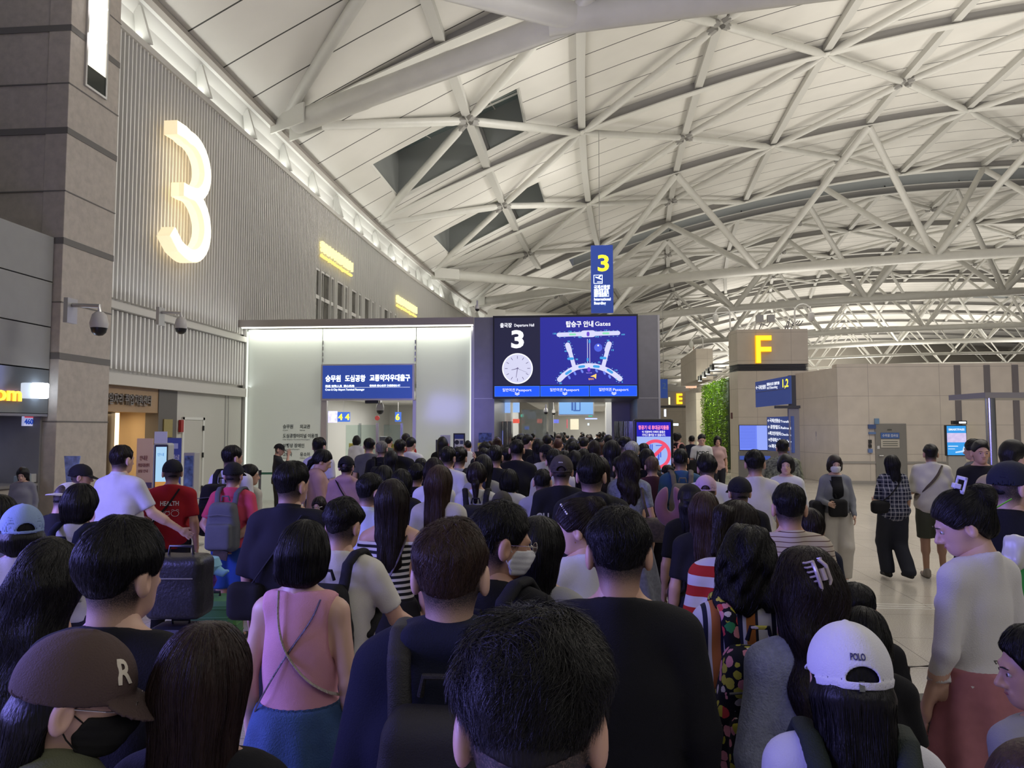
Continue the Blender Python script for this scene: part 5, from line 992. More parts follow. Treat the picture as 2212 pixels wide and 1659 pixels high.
def hair_sdf(kind, sex='m', seed=0):
    """kind: short, crop, bob, long, wavy, pony, bun, lowpony, curly"""
    def f(P):
        x, y, z = P[:, 0], P[:, 1], P[:, 2]; az = np.arctan2(x, y+.02)
        if kind in ('short', 'crop', 'mess', 'bowl'):
            t = {'crop': .006, 'short': .013, 'mess': .020, 'bowl': .020}[kind]
            d = ell(P, (0, -.014, 1.609), (.076+t, .094+t, .096+t*1.25)); tp = 1 if kind != 'bowl' else .55; d = d+tp*(.010+t*.6)*sst(1.645-z, 0, .085); d = d+wob(P, seed, .0048 if kind != 'mess' else .008, 38)+wob(P, seed+5, .002, 80)
            zl = 1.585+.075*sst(y, .025, .085)-(.045 if kind != 'mess' else .0)*sst(-y, .03, .07); d = smax(d, zl-z, .018); d = smax(d, -(ell(P, (0, .105, 1.575), (.060, .050, .080))), .02)
            fade = ell(P, (0, -.014, 1.603), (.0765, .0945, .098)); fade = np.maximum(fade, ((1.575 if kind != 'mess' else 1.612)-.055*sst(-y, .02, .06)-.02*sst(-y, .04, .08)*(1-np.clip(np.abs(x)/.06, 0, 1)))-z); fade = np.maximum(fade, y-.03); fade = np.maximum(fade, np.where((np.abs(x) > .066) & (z < 1.6) & (y > -.045), .01, -1))
            return smin(d, fade, .012)
        t = .018; d = ell(P, (0, -.018, 1.607), (.076+t, .096+t, .098+t))
        if kind in ('bob', 'long', 'wavy', 'curly', 'tuck'):
            ze = {'bob': 1.475, 'long': 1.20, 'tuck': 1.20, 'wavy': 1.22, 'curly': 1.42}[kind]; fat = {'bob': 1.0, 'long': .9, 'tuck': .9, 'wavy': 1.05, 'curly': 1.25}[kind]
            d = smin(d, rbox(P, (0, -.060, (1.60+ze)/2), (.083*fat, .050, (1.62-ze)/2), .045), .05)
            if kind == 'tuck': d = smax(d, -ell(P, (0, .03, 1.53), (.14, .065, .075)), .02)
            else:
              for s in (-1, 1): d = smin(d, cap(P, (s*.066, -.012, 1.60), (s*.072*fat, -.02 if kind == 'bob' else -.045, max(ze+.05, 1.38)), .030, .028*fat), .03)
            if kind in ('long', 'wavy', 'tuck'): d = d+.004*sst(1.5-z, 0, .3)*np.sin(x*95+np.sin(z*9)*1.5+seed)
            if kind == 'wavy': d = d+.009*np.sin(z*34+x*16+seed)*sst(1.55-z, 0, .15)+wob(P, seed, .007, 34)
            if kind == 'curly': d = d+wob(P, seed, .012, 60)
            if kind != 'curly': d = np.maximum(d, (1.56-.02*(y > 0))-z-(y < .035)*9)
        else:
            zl = 1.585+.06*sst(y, .03, .085)-.06*sst(-y, .0, .06); d = smax(d, zl-z, .02)
            if kind == 'pony': d = smin(d, cap(P, (0, -.10, 1.64), (0, -.155, 1.63), .026, .03), .02); d = smin(d, cap(P, (0, -.155, 1.63), (.0, -.165, 1.45), .034, .016), .03)
            if kind == 'lowpony': d = smin(d, cap(P, (0, -.085, 1.56), (0, -.12, 1.52), .030), .02); d = smin(d, cap(P, (0, -.12, 1.52), (0, -.12, 1.36), .030, .016), .02)
            if kind == 'bun': d = smin(d, ell(P, (0, -.108, 1.655), (.064, .058, .056))+wob(P, seed, .004, 60), .02); d = smin(d, ell(P, (0, -.07, 1.54), (.055, .045, .04)), .03)
        d = d+wob(P, seed+3, .0025, 45)
        d = smax(d, -ell(P, (0, .108, 1.558), (.058, .062, .084)), .014)
        return d
    return f
def whorl(kind): return A((.012, -.035, 1.72))
def strands(f, V, F, n, seg, L, width, lift, kind, seed, messy=.15, zmin=None):
    r = np.random.RandomState(seed); tri = V[F[:, :3]]; ar = np.linalg.norm(np.cross(tri[:, 1]-tri[:, 0], tri[:, 2]-tri[:, 0]), axis=1); pick = r.choice(len(F), n, p=ar/ar.sum())
    w = r.dirichlet((1, 1, 1), n).astype(f32); p = (tri[pick]*w[:, :, None]).sum(1); crown = whorl(kind); pts = [p]; g = grad(f, p); gs = [g]; L = L*r.uniform(.5, 1.1, n)[:, None]
    ph = r.normal(0, messy, (n, 3)).astype(f32); short = kind in ('short', 'crop', 'mess', 'bowl'); el = np.clip((p[:, 2]-(1.555 if kind == 'mess' else 1.53))/.10, .16, 1)[:, None] if short else 1; lf = lift*r.uniform(.2, 1.2, n)
    for i in range(seg):
        q = pts[-1]; d = q-crown; d[:, 2] -= .04 if short else 0
        if short: d = d/np.linalg.norm(d, axis=1)[:, None]+ph+A((0, 0, -.25)); 
        else: d = A((0, 0, -1))+.9*sst(q[:, 2], 1.60, 1.70)[:, None]*(d*A((1, 1, 0))*8)+ph*.5
        if kind == 'mess': d = d+.55*np.stack([np.sin(q[:, 1]*58+q[:, 2]*31), np.cos(q[:, 0]*52+1), .5*np.sin(q[:, 0]*47+q[:, 1]*20)], 1)
        if kind in ('wavy', 'curly'): d = d+.5*np.stack([np.sin(q[:, 2]*40+ph[:, 0]*9), np.cos(q[:, 2]*36+ph[:, 1]*9), 0*q[:, 0]], 1)
        if kind in ('bun',): d = (A((0, -.10, 1.66))-q); d = d/np.maximum(np.linalg.norm(d, axis=1)[:, None], .01)+ph*.4
        g = gs[-1]; d = d-(d*g).sum(1)[:, None]*g; d = d/np.maximum(np.linalg.norm(d, axis=1)[:, None], 1e-5); q = q+d*L*el/seg
        g = grad(f, q, .004); t = (i+1)/seg; q = q-g*(f(q)-lf*(t**.7)*(el[:, 0] if short else 1))[:, None]; pts.append(q); gs.append(g)
    pts = np.stack(pts, 1); gs = np.stack(gs, 1); T = np.gradient(pts, axis=1); W = np.cross(T, gs); W /= np.maximum(np.linalg.norm(W, axis=2)[:, :, None], 1e-6); tw = r.normal(0, .5, (n, 1, 1)); W = W+tw*gs; wd = width*np.linspace(1, .25, seg+1)[None, :, None]
    Vv = np.stack([pts-W*wd/2, pts+W*wd/2], 2).reshape(-1, 3); k = 2*(seg+1); b = (np.arange(n)*k)[:, None, None]; j = np.arange(seg)[None, :, None]*2
    return Vv.astype(f32), (b+j+np.array([0, 1, 3, 2])[None, None]).reshape(-1, 4).astype(np.int32)
MC = {}
def cached(key, fn):
    if key not in MC: MC[key] = fn()
    return MC[key]
def HB(lod): return (.0042, .0062, .0095, .014)[lod]
def BB(lod): return (.012, .015, .02, .028)[lod]
PIV = A((0, -.012, 1.47))
def head_vf(sex, lod): return cached(('head', sex, lod), lambda: snets(lambda P: head_sdf(P, sex), (-.11, -.13, 1.42), (.11, .14, 1.72), HB(lod)))
def hand_vf(kind, lod=0):
    def f(P):
        cu = {'relax': .35, 'grip': 1.15, 'flat': .08}[kind]; d = ell(P, (0, 0, -.045), (.037, .015, .048)); d = smin(d, cap(P, (0, 0, .02), (0, 0, -.02), .026, .024), .02)
        for i, (x, L_) in enumerate(((-.028, .072), (-.010, .082), (.010, .076), (.027, .060))):
            p = A((x, 0, -.080)); a = .15*cu
            for j, fr in enumerate((.45, .32, .23)):
                q = p+A((x*.08, sin(a)*L_*fr, -cos(a)*L_*fr)); d = smin(d, cap(P, p, q, .0085-.001*j, .0078-.001*j), .005); p = q; a += cu*(.8+.06*i)
        d = smin(d, cap(P, (-.026, .004, -.025), (-.048, .018, -.055), .012, .010), .012); d = smin(d, cap(P, (-.048, .018, -.055), (-.046, .030+.01*cu, -.082), .0095, .008), .004); return d
    return cached(('hand', kind, lod), lambda: snets(f, (-.075, -.04, -.18), (.06, .10, .03), .0045 if lod < 2 else .007))
def frame(d, up):
    z = -Vector(d).normalized(); x = Vector(up).cross(z).normalized(); y = z.cross(x); return np.array(Matrix((x, y, z)).transposed(), f32)
def body_vf(sex, ps_n, st, lod, hd='relax'):
    def mk():
        w = SW[sex]; ps = pose(ps_n, w); V, F = snets(lambda P: body_sdf(P, sex, ps, st), (-w-.34, -.34, 0), (w+.34, .36, 1.56 if 'up' in ps_n or 'face' in ps_n else 1.515), BB(lod))
        if lod < 3:
            hv, hf = hand_vf(hd, lod)
            for s, a, b, c in ps:
                m = frame(c-b, (0, 1, 0) if abs((c-b)[1]) < .12 else (0, 0, 1)); M_ = m
                vv = hv.copy()*(.95 if sex == 'm' else .86)
                # thumb forward, palm to the body
                vv = np.stack([vv[:, 1]*-s*0+vv[:, 0]*0-vv[:, 1]*s, -vv[:, 0], vv[:, 2]], 1) if True else vv
                ff = hf if s < 0 else hf[:, ::-1]
                q = vv@M_.T+c; F = np.concatenate([F, ff+len(V)]); V = np.concatenate([V, q.astype(f32)])
        return V, F
    return cached(('body', sex, ps_n, st, lod, hd), mk)
def rotm(hy, hp, ht): return np.array((Matrix.Rotation(R(hy), 3, 'Z') @ Matrix.Rotation(R(-hp), 3, 'X') @ Matrix.Rotation(R(ht), 3, 'Y')), f32)
def hxf(V, M_): return (V-PIV)@M_.T+PIV
M_SK = {}
def skin(c):
    if ('skin', c) in MATS: return MATS['skin', c]
    m = bpy.data.materials.new('skin'); m.use_nodes = True; N, L = nodes_of(m); b = N['Principled BSDF']; b.inputs['Roughness'].default_value = .5
    at_ = N.new('ShaderNodeAttribute'); at_.attribute_name = 'stubble'; tc = N.new('ShaderNodeTexCoord'); n = N.new('ShaderNodeTexNoise'); n.inputs['Scale'].default_value = 420; n.inputs['Detail'].default_value = 2; L.new(tc.outputs['Object'], n.inputs[0])
    q = N.new('ShaderNodeMath'); q.operation = 'MULTIPLY_ADD'; L.new(n.outputs[0], q.inputs[0]); q.inputs[1].default_value = .9; q.inputs[2].default_value = .52; k = N.new('ShaderNodeMath'); k.operation = 'MULTIPLY'; k.use_clamp = True; L.new(q.outputs[0], k.inputs[0]); L.new(at_.outputs['Fac'], k.inputs[1])
    mx = N.new('ShaderNodeMix'); mx.data_type = 'RGBA'; L.new(k.outputs[0], mx.inputs[0]); mx.inputs[6].default_value = (*c, 1); mx.inputs[7].default_value = (.016, .013, .013, 1); L.new(mx.outputs[2], b.inputs['Base Color']); MATS['skin', c] = m; return m
SK1, SK2, SK3 = (.52, .31, .22), (.44, .25, .17), (.58, .37, .28)
def hairmat(c, gl=.42):
    key = ('hair', c, gl)
    if key in MATS: return MATS[key]
    m = mat('hair_%d' % len(MATS), c, gl, bump=.35, bscale=150, var=.35, vscale=60, stretch=(1, 1, .12), spec=.26); MATS[key] = m; return m
BK, DB, BR, GYH, LB = (.0065, .006, .0065), (.014, .009, .008), (.040, .022, .015), (.16, .15, .14), (.075, .035, .018)
def cloth(c, rough=.85, b=.25): return mat('cloth', c, rough, bump=b, bscale=260, var=.06, vscale=7, sheen=.0, spec=.25)
def pat(name, build_):
    if name in MATS: return MATS[name]
    m = bpy.data.materials.new(name); m.use_nodes = True; N, L = nodes_of(m); b = N['Principled BSDF']; b.inputs['Roughness'].default_value = .85; b.inputs['Specular IOR Level'].default_value = .25
    tc = N.new('ShaderNodeTexCoord'); sp = N.new('ShaderNodeSeparateXYZ'); L.new(tc.outputs['Object'], sp.inputs[0]); L.new(build_(N, L, tc, sp), b.inputs['Base Color']); MATS[name] = m; return m
def ramp(N, L, src, stops):
    r = N.new('ShaderNodeValToRGB'); r.color_ramp.interpolation = 'CONSTANT'; L.new(src, r.inputs[0]); e = r.color_ramp.elements
    while len(e) < len(stops): e.new(.5)
    for el, (p, c) in zip(e, stops): el.position = p; el.color = (*c, 1)
    return r.outputs[0]
def mth(N, L, op, a, b=None):
    q = N.new('ShaderNodeMath'); q.operation = op
    for i, v in enumerate((a, b)):
        if v is None: continue
        if isinstance(v, (int, float)): q.inputs[i].default_value = v
        else: L.new(v, q.inputs[i])
    return q.outputs[0]
def stripes(name, axis, per, stops, wav=0):
    def f(N, L, tc, sp):
        v = sp.outputs[axis]
        if wav:
            n = N.new('ShaderNodeTexNoise'); n.inputs['Scale'].default_value = 4; L.new(tc.outputs['Object'], n.inputs[0]); v = mth(N, L, 'ADD', v, mth(N, L, 'MULTIPLY', n.outputs[0], wav))
        return ramp(N, L, mth(N, L, 'FRACT', mth(N, L, 'MULTIPLY', mth(N, L, 'ADD', v, 50.0), 1/per)), stops)
    return pat(name, f)
def plaid(name, c0, c1, c2, per=.055):
    def f(N, L, tc, sp):
        a = mth(N, L, 'LESS_THAN', mth(N, L, 'FRACT', mth(N, L, 'MULTIPLY', mth(N, L, 'ADD', sp.outputs[0], 50.0), 1/per)), .16); b = mth(N, L, 'LESS_THAN', mth(N, L, 'FRACT', mth(N, L, 'MULTIPLY', mth(N, L, 'ADD', sp.outputs[2], 50.0), 1/per)), .16)
        a2 = mth(N, L, 'LESS_THAN', mth(N, L, 'FRACT', mth(N, L, 'MULTIPLY', mth(N, L, 'ADD', sp.outputs[0], 50.02), .5/per)), .4); b2 = mth(N, L, 'LESS_THAN', mth(N, L, 'FRACT', mth(N, L, 'MULTIPLY', mth(N, L, 'ADD', sp.outputs[2], 50.02), .5/per)), .4)
        v = mth(N, L, 'ADD', mth(N, L, 'MULTIPLY', mth(N, L, 'ADD', a, b), .3), mth(N, L, 'MULTIPLY', mth(N, L, 'ADD', a2, b2), .12)); return ramp(N, L, v, [(0, c0), (.10, c1), (.28, c2), (.55, tuple(min(1, x*1.5) for x in c2))])
    return pat(name, f)
def floral(name):
    def f(N, L, tc, sp):
        v = N.new('ShaderNodeTexVoronoi'); v.inputs['Scale'].default_value = 27; L.new(tc.outputs['Object'], v.inputs[0])
        col = ramp(N, L, mth(N, L, 'FRACT', mth(N, L, 'MULTIPLY', v.outputs['Color'], 3.1)), [(0, (.45, .42, .06)), (.28, (.55, .22, .28)), (.45, (.50, .05, .06)), (.6, (.42, .40, .05)), (.75, (.55, .5, .5)), (.9, (.03, .22, .08))])
        n = N.new('ShaderNodeTexNoise'); n.inputs['Scale'].default_value = 45; L.new(tc.outputs['Object'], n.inputs[0])
        inside = mth(N, L, 'LESS_THAN', mth(N, L, 'ADD', v.outputs['Distance'], mth(N, L, 'MULTIPLY', n.outputs[0], .5)), .74)
        mx = N.new('ShaderNodeMix'); mx.data_type = 'RGBA'; L.new(inside, mx.inputs[0]); mx.inputs[6].default_value = (.006, .007, .014, 1); L.new(col, mx.inputs[7]); return mx.outputs[2]
    return pat(name, f)
# garments -----------------------------------------------------------
def top_vf(kind, sex, ps_n, lod, seed, fat):
    """kind: tee, long, tank, polo, hoodie, loose, off (bare shoulders), dresstop"""
    def f(P):
        x, y, z = P[:, 0], P[:, 1], P[:, 2]; w = SW[sex]; ps = pose(ps_n, w); o = {'tee': .014, 'loose': .026, 'long': .016, 'tank': .011, 'polo': .015, 'hoodie': .022, 'off': .010, 'dresstop': .012, 'fit': .011}[kind]; k = 1 if sex == 'm' else .86
        d = torso(P, sex, o, fat)
        if kind in ('tee', 'polo', 'loose', 'hoodie', 'long'):   # straight hang of the cloth
            d = smin(d, rbox(P, (0, -.004, 1.08), ((.150 if sex == 'm' else .142)*fat+o, .095*fat+o, .20), .085), .04)
        fr = {'tee': (.72, 0), 'polo': (.72, 0), 'loose': (1.0, .0), 'off': (.35, 0), 'dresstop': (.62, 0), 'long': (1, .97), 'fit': (1, .97), 'hoodie': (1, .99), 'tank': (0, 0)}[kind]
        if fr[0]:
            for s, a, b, c in ps:
                e = a+(b-a)*fr[0]; d = smin(d, cap(P, a, e, (.050+o*.8)*k, (.044+o*.9)*k), .03)
                n_ = (b-a)/np.linalg.norm(b-a); 
                if fr[1]: d = smin(d, cap(P, b, b+(c-b)*fr[1], (.042+o*.8)*k, (.030+o*.6)*k), .02)
        hem = {'tee': .86, 'loose': .80, 'long': .86, 'tank': .99, 'polo': .86, 'hoodie': .84, 'off': .98, 'dresstop': 1.0, 'fit': .97}[kind]
        if fr[0] and not fr[1]:
            for s, a, b, c in ps:
                e = a+(b-a)*fr[0]; n_ = (b-a)/np.linalg.norm(b-a); q = (P-e)@n_; near = np.linalg.norm(P-e, axis=1) < .13; d = np.where(near & (s*x > w-.03), np.maximum(d, q-.02), d)
        d = d+wob(P, seed, .0035, 22)*(1.6 if kind in ('loose', 'hoodie') else 1)+.0035*np.sin(z*55+np.abs(x)*30+seed)*sst(1.15-z, 0, .2)
        nk = 1.458-.22*(y+.02)
        if kind in ('hoodie',): d = smin(d, smax(cap(P, (-.07, -.075, 1.445), (.07, -.075, 1.445), .038), -(P[:, 2]-1.38), .01), .03); nk = 1.50-.15*y
        if kind == 'tank':
            nk = 1.452-.10*y
            for q_ in (-1, 1): d = smax(d, -ell(P, (q_*(w+.064), 0, 1.30), (.090, .4, .20)), .01)
        if kind == 'off': nk = 1.365-.0*y
        d = smax(d, z-nk, .008); d = smax(d, hem-z, .01)
        if kind in ('tee', 'long', 'polo', 'loose', 'dresstop', 'fit'):
            rr = .060 if sex == 'm' else .053; d = smin(d, cap(P, (0, -.030, 1.36), (0, -.036, 1.45), rr+.004), .03); d = smax(d, z-nk-.002, .006); d = smin(d, np.hypot(np.hypot(x, (y+.020)*.95)-rr, z-(1.458-.22*(y+.02)))-.0075, .008)
        return d
    w = SW[sex]; return cached(('top', kind, sex, ps_n, lod, seed % 4 if lod > 1 else seed, fat), lambda: snets(f, (-w-.36, -.38, .74), (w+.36, .40, 1.56), BB(lod)*.9))
def bot_vf(kind, sex, st, lod, seed, fat=1, tuck=False):
    def f(P):
        x, y, z = P[:, 0], P[:, 1], P[:, 2]; az = np.arctan2(x, y)
        if kind in ('skirt', 'longskirt', 'midi'):
            hem = {'skirt': .58, 'longskirt': .16, 'midi': .34}[kind]; top = 1.03; r = np.hypot(x/1.25, y+.01); t = np.clip((top-z)/(top-hem), 0, 1.2); rr = .116*fat+t**.7*(.085 if kind == 'skirt' else .12)+t*.016*np.sin(az*9+seed+3*t)
            d = (r-rr)*.8; return smax(smax(d, z-top, .01), hem-z, .006)
        o = {'trousers': .012, 'wide': .035, 'shorts': .03}[kind]; d = ell(P, (0, -.012, .93), (.146*fat+o*.4, .104*fat+o*.4, .14)); end = {'trousers': .05, 'wide': .085, 'shorts': .50}[kind]
        for s, a, b, c in legs(st): d = smin(d, cap(P, a, b, .090+o, .058+o*1.2), .03); d = smin(d, cap(P, b, c, .056+o*1.2, .044+o*1.4), .03)
        d = d+wob(P, seed, .004, 20); d = smax(d, z-(1.03 if tuck else .95), .01); return smax(d, end-z, .006)
    return cached(('bot', kind, sex, st, lod, seed % 3, fat, tuck), lambda: snets(f, (-.36, -.42, .02), (.36, .42, 1.06), BB(lod)*1.1))
def cap_sdf(back=False, hole=True):
    def f(P):
        x, y, z = P[:, 0], P[:, 1]*(-1 if back else 1), P[:, 2]
        Q = np.stack([x, y, z], 1); az = np.arctan2(x, y); c = ell(Q, (0, -.016, 1.607), (.094, .114, .108))-.0012*np.abs(np.sin(az*3))**8*-1
        d = smax(c, 1.592+.10*y-z+.0, .006); d = smax(d, -(ell(Q, (0, -.016, 1.600), (.088, .108, .103))), .004)
        d = smin(d, sball(Q, (0, -.014, 1.7115), .0075), .004)
        if hole: d = smax(d, -ell(Q, (0, -.128, 1.592), (.036, .04, .030)), .004); d = smin(d, np.maximum(np.maximum(np.abs(c)-.003, np.abs(z-1.580)-.009), y+.05), .003)
        yy = (y-.085)/.085; b = np.maximum(np.abs(z-(1.612-.03*yy-.25*x*x/.08))-.0035, np.hypot(x/.078, (y-.070)/.100)-1 if False else (np.hypot(x/.080, (y-.075)/.098)-1)*.07); b = smax(b, .060-y, .004); return smin(d, b, .006)
    return f
def cap_vf(back, hole, lod): return cached(('cap', back, hole, lod), lambda: snets(cap_sdf(back, hole), (-.13, -.21, 1.52), (.13, .21, 1.74), (.004, .005, .008, .012)[lod]))
def pack_sdf(w_, h_, t_):
    def f(P):
        z0 = 1.34-h_/2; P = P*np.stack([1+.30*sst(P[:, 2], z0, z0+h_*.55), 1+0*P[:, 2], 1+0*P[:, 2]], 1).astype(f32); d = rbox(P, (0, -.120-t_/2, z0), (w_/2, t_/2, h_/2), .06); d = smin(d, rbox(P, (0, -.135-t_, z0-h_*.18), (w_*.40, .035, h_*.26), .03), .012)
        d = d+wob(P, 4, .003, 20)+.003*np.exp(-((P[:, 2]-(z0+h_*.14))/.006)**2)+.003*np.exp(-((P[:, 2]-(z0-h_*.02))/.006)**2); return d
    return f
def strap_sdf(P, xs=(-1, 1)):
    d = np.full(len(P), 9., f32)
    for s in xs:
        pts = [(s*.085, -.150, 1.30), (s*.095, -.125, 1.42), (s*.105, -.06, 1.462), (s*.11, .02, 1.462), (s*.115, .09, 1.40), (s*.125, .125, 1.28), (s*.15, .10, 1.14), (s*.165, -.04, 1.08)]
        for a, b in zip(pts[:-1], pts[1:]): d = np.minimum(d, cap(P*A((.55, 1, 1)), A(a)*A((.55, 1, 1)), A(b)*A((.55, 1, 1)), .0155))
    return d
def nm(name, VF, m, parent, smooth=True, M_=None, key=None):
    """link a mesh object from arrays; share datablocks through key"""
    if key is not None and key in MC: me = MC[key]
    else:
        V, F = VF; V = V if M_ is None else hxf(V, M_); me = mesh_np(name, V, F, smooth)
        if key is not None: MC[key] = me
    o = bpy.data.objects.new(name, me); COL.objects.link(o)
    if len(me.materials) == 0: me.materials.append(m)
    elif me.materials[0] is not m: o.material_slots[0].link = 'OBJECT'; o.material_slots[0].material = m
    o.parent = parent; return o
NP = [0]
def person(px, py, d, label, yaw=0, sex='m', hair='short', hc=BK, top=('tee', (.02, .02, .025)), bot=('trousers', (.02, .02, .03)), pose_='down', hy=0, hp=4, ht=0, fat=1, sk=SK1, cap_=None, mask=None, glasses=False, shoes=(.05, .05, .05), st=0,
           hand='relax', ns=0, sw=.0011, sl=.05, mess=.15, lift=.004, collar=None, face=None, group=None, cat='person', lod=None, H=None, z0=0, hl=.42):
    NP[0] += 1; seed = NP[0]
    if ns == 0 and hair and lod is None and 3.2 < d < 13: ns, sw, lift = (1500, .0028, .005) if d < 7.5 else (500, .005, .005); sl = .06 if hair in ('short', 'crop', 'mess', 'bowl', 'bun') else .16
    if lod is None: lod = 0 if d < 3.2 else 1 if d < 7.5 else 2 if d < 13 else 3
    p = atd(px, py, d); s = (H if H else p.z)/1.722
    r = empty('person', (p.x, p.y, z0), R(yaw), label, cat, group, s); M_ = rotm(hy, hp, ht)
    off = Matrix.Rotation(R(yaw), 3, 'Z') @ Vector((hxf(A([[0, -.01, 1.70]]), M_)[0]).tolist())*s; r.location.x -= off.x; r.location.y -= off.y
    ps_n = pose_; face = (abs(((yaw+hy)+180) % 360-180) > 60) if face is None else face
    bv, bf = body_vf(sex, ps_n, st, lod, hand); hv, hf = head_vf(sex, lod); hv2 = hxf(hv, M_)
    stb = hair in ('short', 'crop', 'mess', 'bowl') and lod < 3; kb = ('bodymesh', sex, ps_n, st, lod, hand, hy, hp, ht, stb)
    fresh = kb not in MC
    bo = nm('body', (np.concatenate([bv, hv2]), np.concatenate([bf, hf+len(bv)])), skin(sk), r, key=kb)
    if stb and fresh:
        a_ = sst(hv[:, 2], 1.455, 1.545)*sst(-hv[:, 1], -.008, .012)*(1-sst(np.abs(hv[:, 0]), .071, .077)*(hv[:, 2] < 1.62)); at2 = bo.data.attributes.new('stubble', 'FLOAT', 'POINT'); at2.data.foreach_set('value', np.concatenate([np.zeros(len(bv)), a_]).astype(f32))
    # hair
    if hair:
        hs = seed if lod < 2 else seed % 3; hfn = hair_sdf(hair, sex, hs); V, F = cached(('hair', hair, sex, hs, lod), lambda: snets(hfn, (-.16, -.24, 1.15), (.16, .16, 1.76), HB(lod)))
        if cap_: V = V.copy(); t_ = sst(V[:, 2], 1.540, 1.585)[:, None]; V[:, :2] = V[:, :2]*(1-.12*t_); kk = (V[:, 2] < 1.66)[F].all(1); F = F[kk]
        Vh = V; Fh = F
        if ns and len(F): sv, sf = strands(hfn, V, F[(V[F].mean(1)[:, 2] < 1.55)] if cap_ else F[(V[F].mean(1)[:, 2] > 1.565)] if hair == 'mess' and lod == 0 else F, ns, 6 if hair in ('short', 'crop', 'mess', 'bowl', 'bun') else 9, sl, sw, lift, hair, seed, mess); Fh = np.concatenate([Fh, sf+len(Vh)]); Vh = np.concatenate([Vh, sv])
        ho = nm('hair', (Vh, Fh), hairmat(hc, hl), r, M_=M_)
    if cap_:
        cc, back, hole = cap_; co = nm('cap', cap_vf(back, hole, lod), cloth(cc, .8, .3), r, M_=M_)
    if face and lod < 3:
        for s_ in (-1, 1):
            q = MB(); q.lathe([(.0005, -.0085), (.006, -.006), (.0085, 0), (.006, .006), (.0005, .0085)], n=12); e = q.build('eye', mat('eye_white', (.45, .43, .42), .25), r, smooth=True); e.matrix_local = Matrix.Translation(Vector(hxf(A([[s_*.031, .0775, 1.587]]), M_)[0].tolist())) @ Matrix(M_.tolist()).to_4x4()
            q = MB(); q.lathe([(.0004, -.001), (.0048, -.0008), (.0048, .0008), (.0004, .001)], n=12); i_ = q.build('iris', M_black, e); i_.rotation_euler = (pi/2, 0, 0); i_.location = (0, .0084, 0)
            q = MB(); q.tube([(s_*.016, .0945, 1.607), (s_*.031, .0935, 1.611), (s_*.046, .083, 1.606)], [.002, .0026, .0015], 6); o = q.build('eyebrow', hairmat(BK), r); o.data.transform(Matrix.Translation(Vector(PIV.tolist())) @ Matrix(M_.tolist()).to_4x4() @ Matrix.Translation(-Vector(PIV.tolist())))
        q = MB(); q.tube([(-.021, .084, 1.523), (-.008, .0895, 1.5245), (0, .0895, 1.5235), (.008, .0895, 1.5245), (.021, .084, 1.523)], [.001, .0042, .004, .0042, .001], 8); o = q.build('lips', mat('lips', (.36, .12, .11), .4), r, smooth=True); o.data.transform(Matrix.Translation(Vector(PIV.tolist())) @ Matrix(M_.tolist()).to_4x4() @ Matrix.Translation(-Vector(PIV.tolist())))
    if mask:
        def mf(P):
            d_ = head_sdf(P, sex)-.006; d_ = smin(d_, ell(P, (0, .060, 1.535), (.045, .052, .045)), .02); d_ = smax(d_, np.abs(P[:, 2]-1.531)-.042, .006); d_ = smax(d_, .012-P[:, 1]+.45*np.abs(P[:, 2]-1.53), .006); return d_+.0005*np.sin(P[:, 2]*330)
        mo = nm('face_mask', cached(('mask', sex, lod), lambda: snets(mf, (-.09, -.01, 1.47), (.09, .15, 1.60), (.0035, .005, .008, .012)[lod])), cloth(mask, .8, .1), r, M_=M_)
        q = MB()
        for s_ in (-1, 1):
            for z_ in (1.558, 1.508): q.tube([(s_*.062, .030, z_), (s_*.074, .008, 1.55+(z_-1.53)*.9), (s_*.080, -.014, 1.575+(z_-1.53)*.7)], .0016, 5)
        o = q.build('ear_loop', cloth(mask), mo); o.data.transform(Matrix.Translation(Vector(PIV.tolist())) @ Matrix(M_.tolist()).to_4x4() @ Matrix.Translation(-Vector(PIV.tolist())))
    if glasses:
        q = MB()
        for s_ in (-1, 1):
            q.tube([(s_*.032+.021*cos(t), .108, 1.586+.018*sin(t)) for t in np.linspace(0, 2*pi, 17)], .0013, 5, caps=False); q.tube([(s_*.053, .108, 1.590), (s_*.078, .06, 1.592), (s_*.082, -.01, 1.588)], .0014, 5)
        q.tube([(-.011, .108, 1.588), (.011, .108, 1.588)], .0014, 5); o = q.build('glasses', M_chrome, r); T_ = Matrix.Translation(Vector(PIV.tolist())) @ Matrix(M_.tolist()).to_4x4() @ Matrix.Translation(-Vector(PIV.tolist())); o.data.transform(T_)
        q = MB()
        for s_ in (-1, 1): q.add([(s_*.032+.020*cos(t), .108, 1.586+.017*sin(t)) for t in np.linspace(0, 2*pi, 16, endpoint=False)], [tuple(range(16))])
        l_ = q.build('lens', glass('lens_glass', (.95, .95, .97), .03), o); l_.data.transform(T_)
    tk, tc = top; tm = tc if not isinstance(tc, tuple) else cloth(tc)
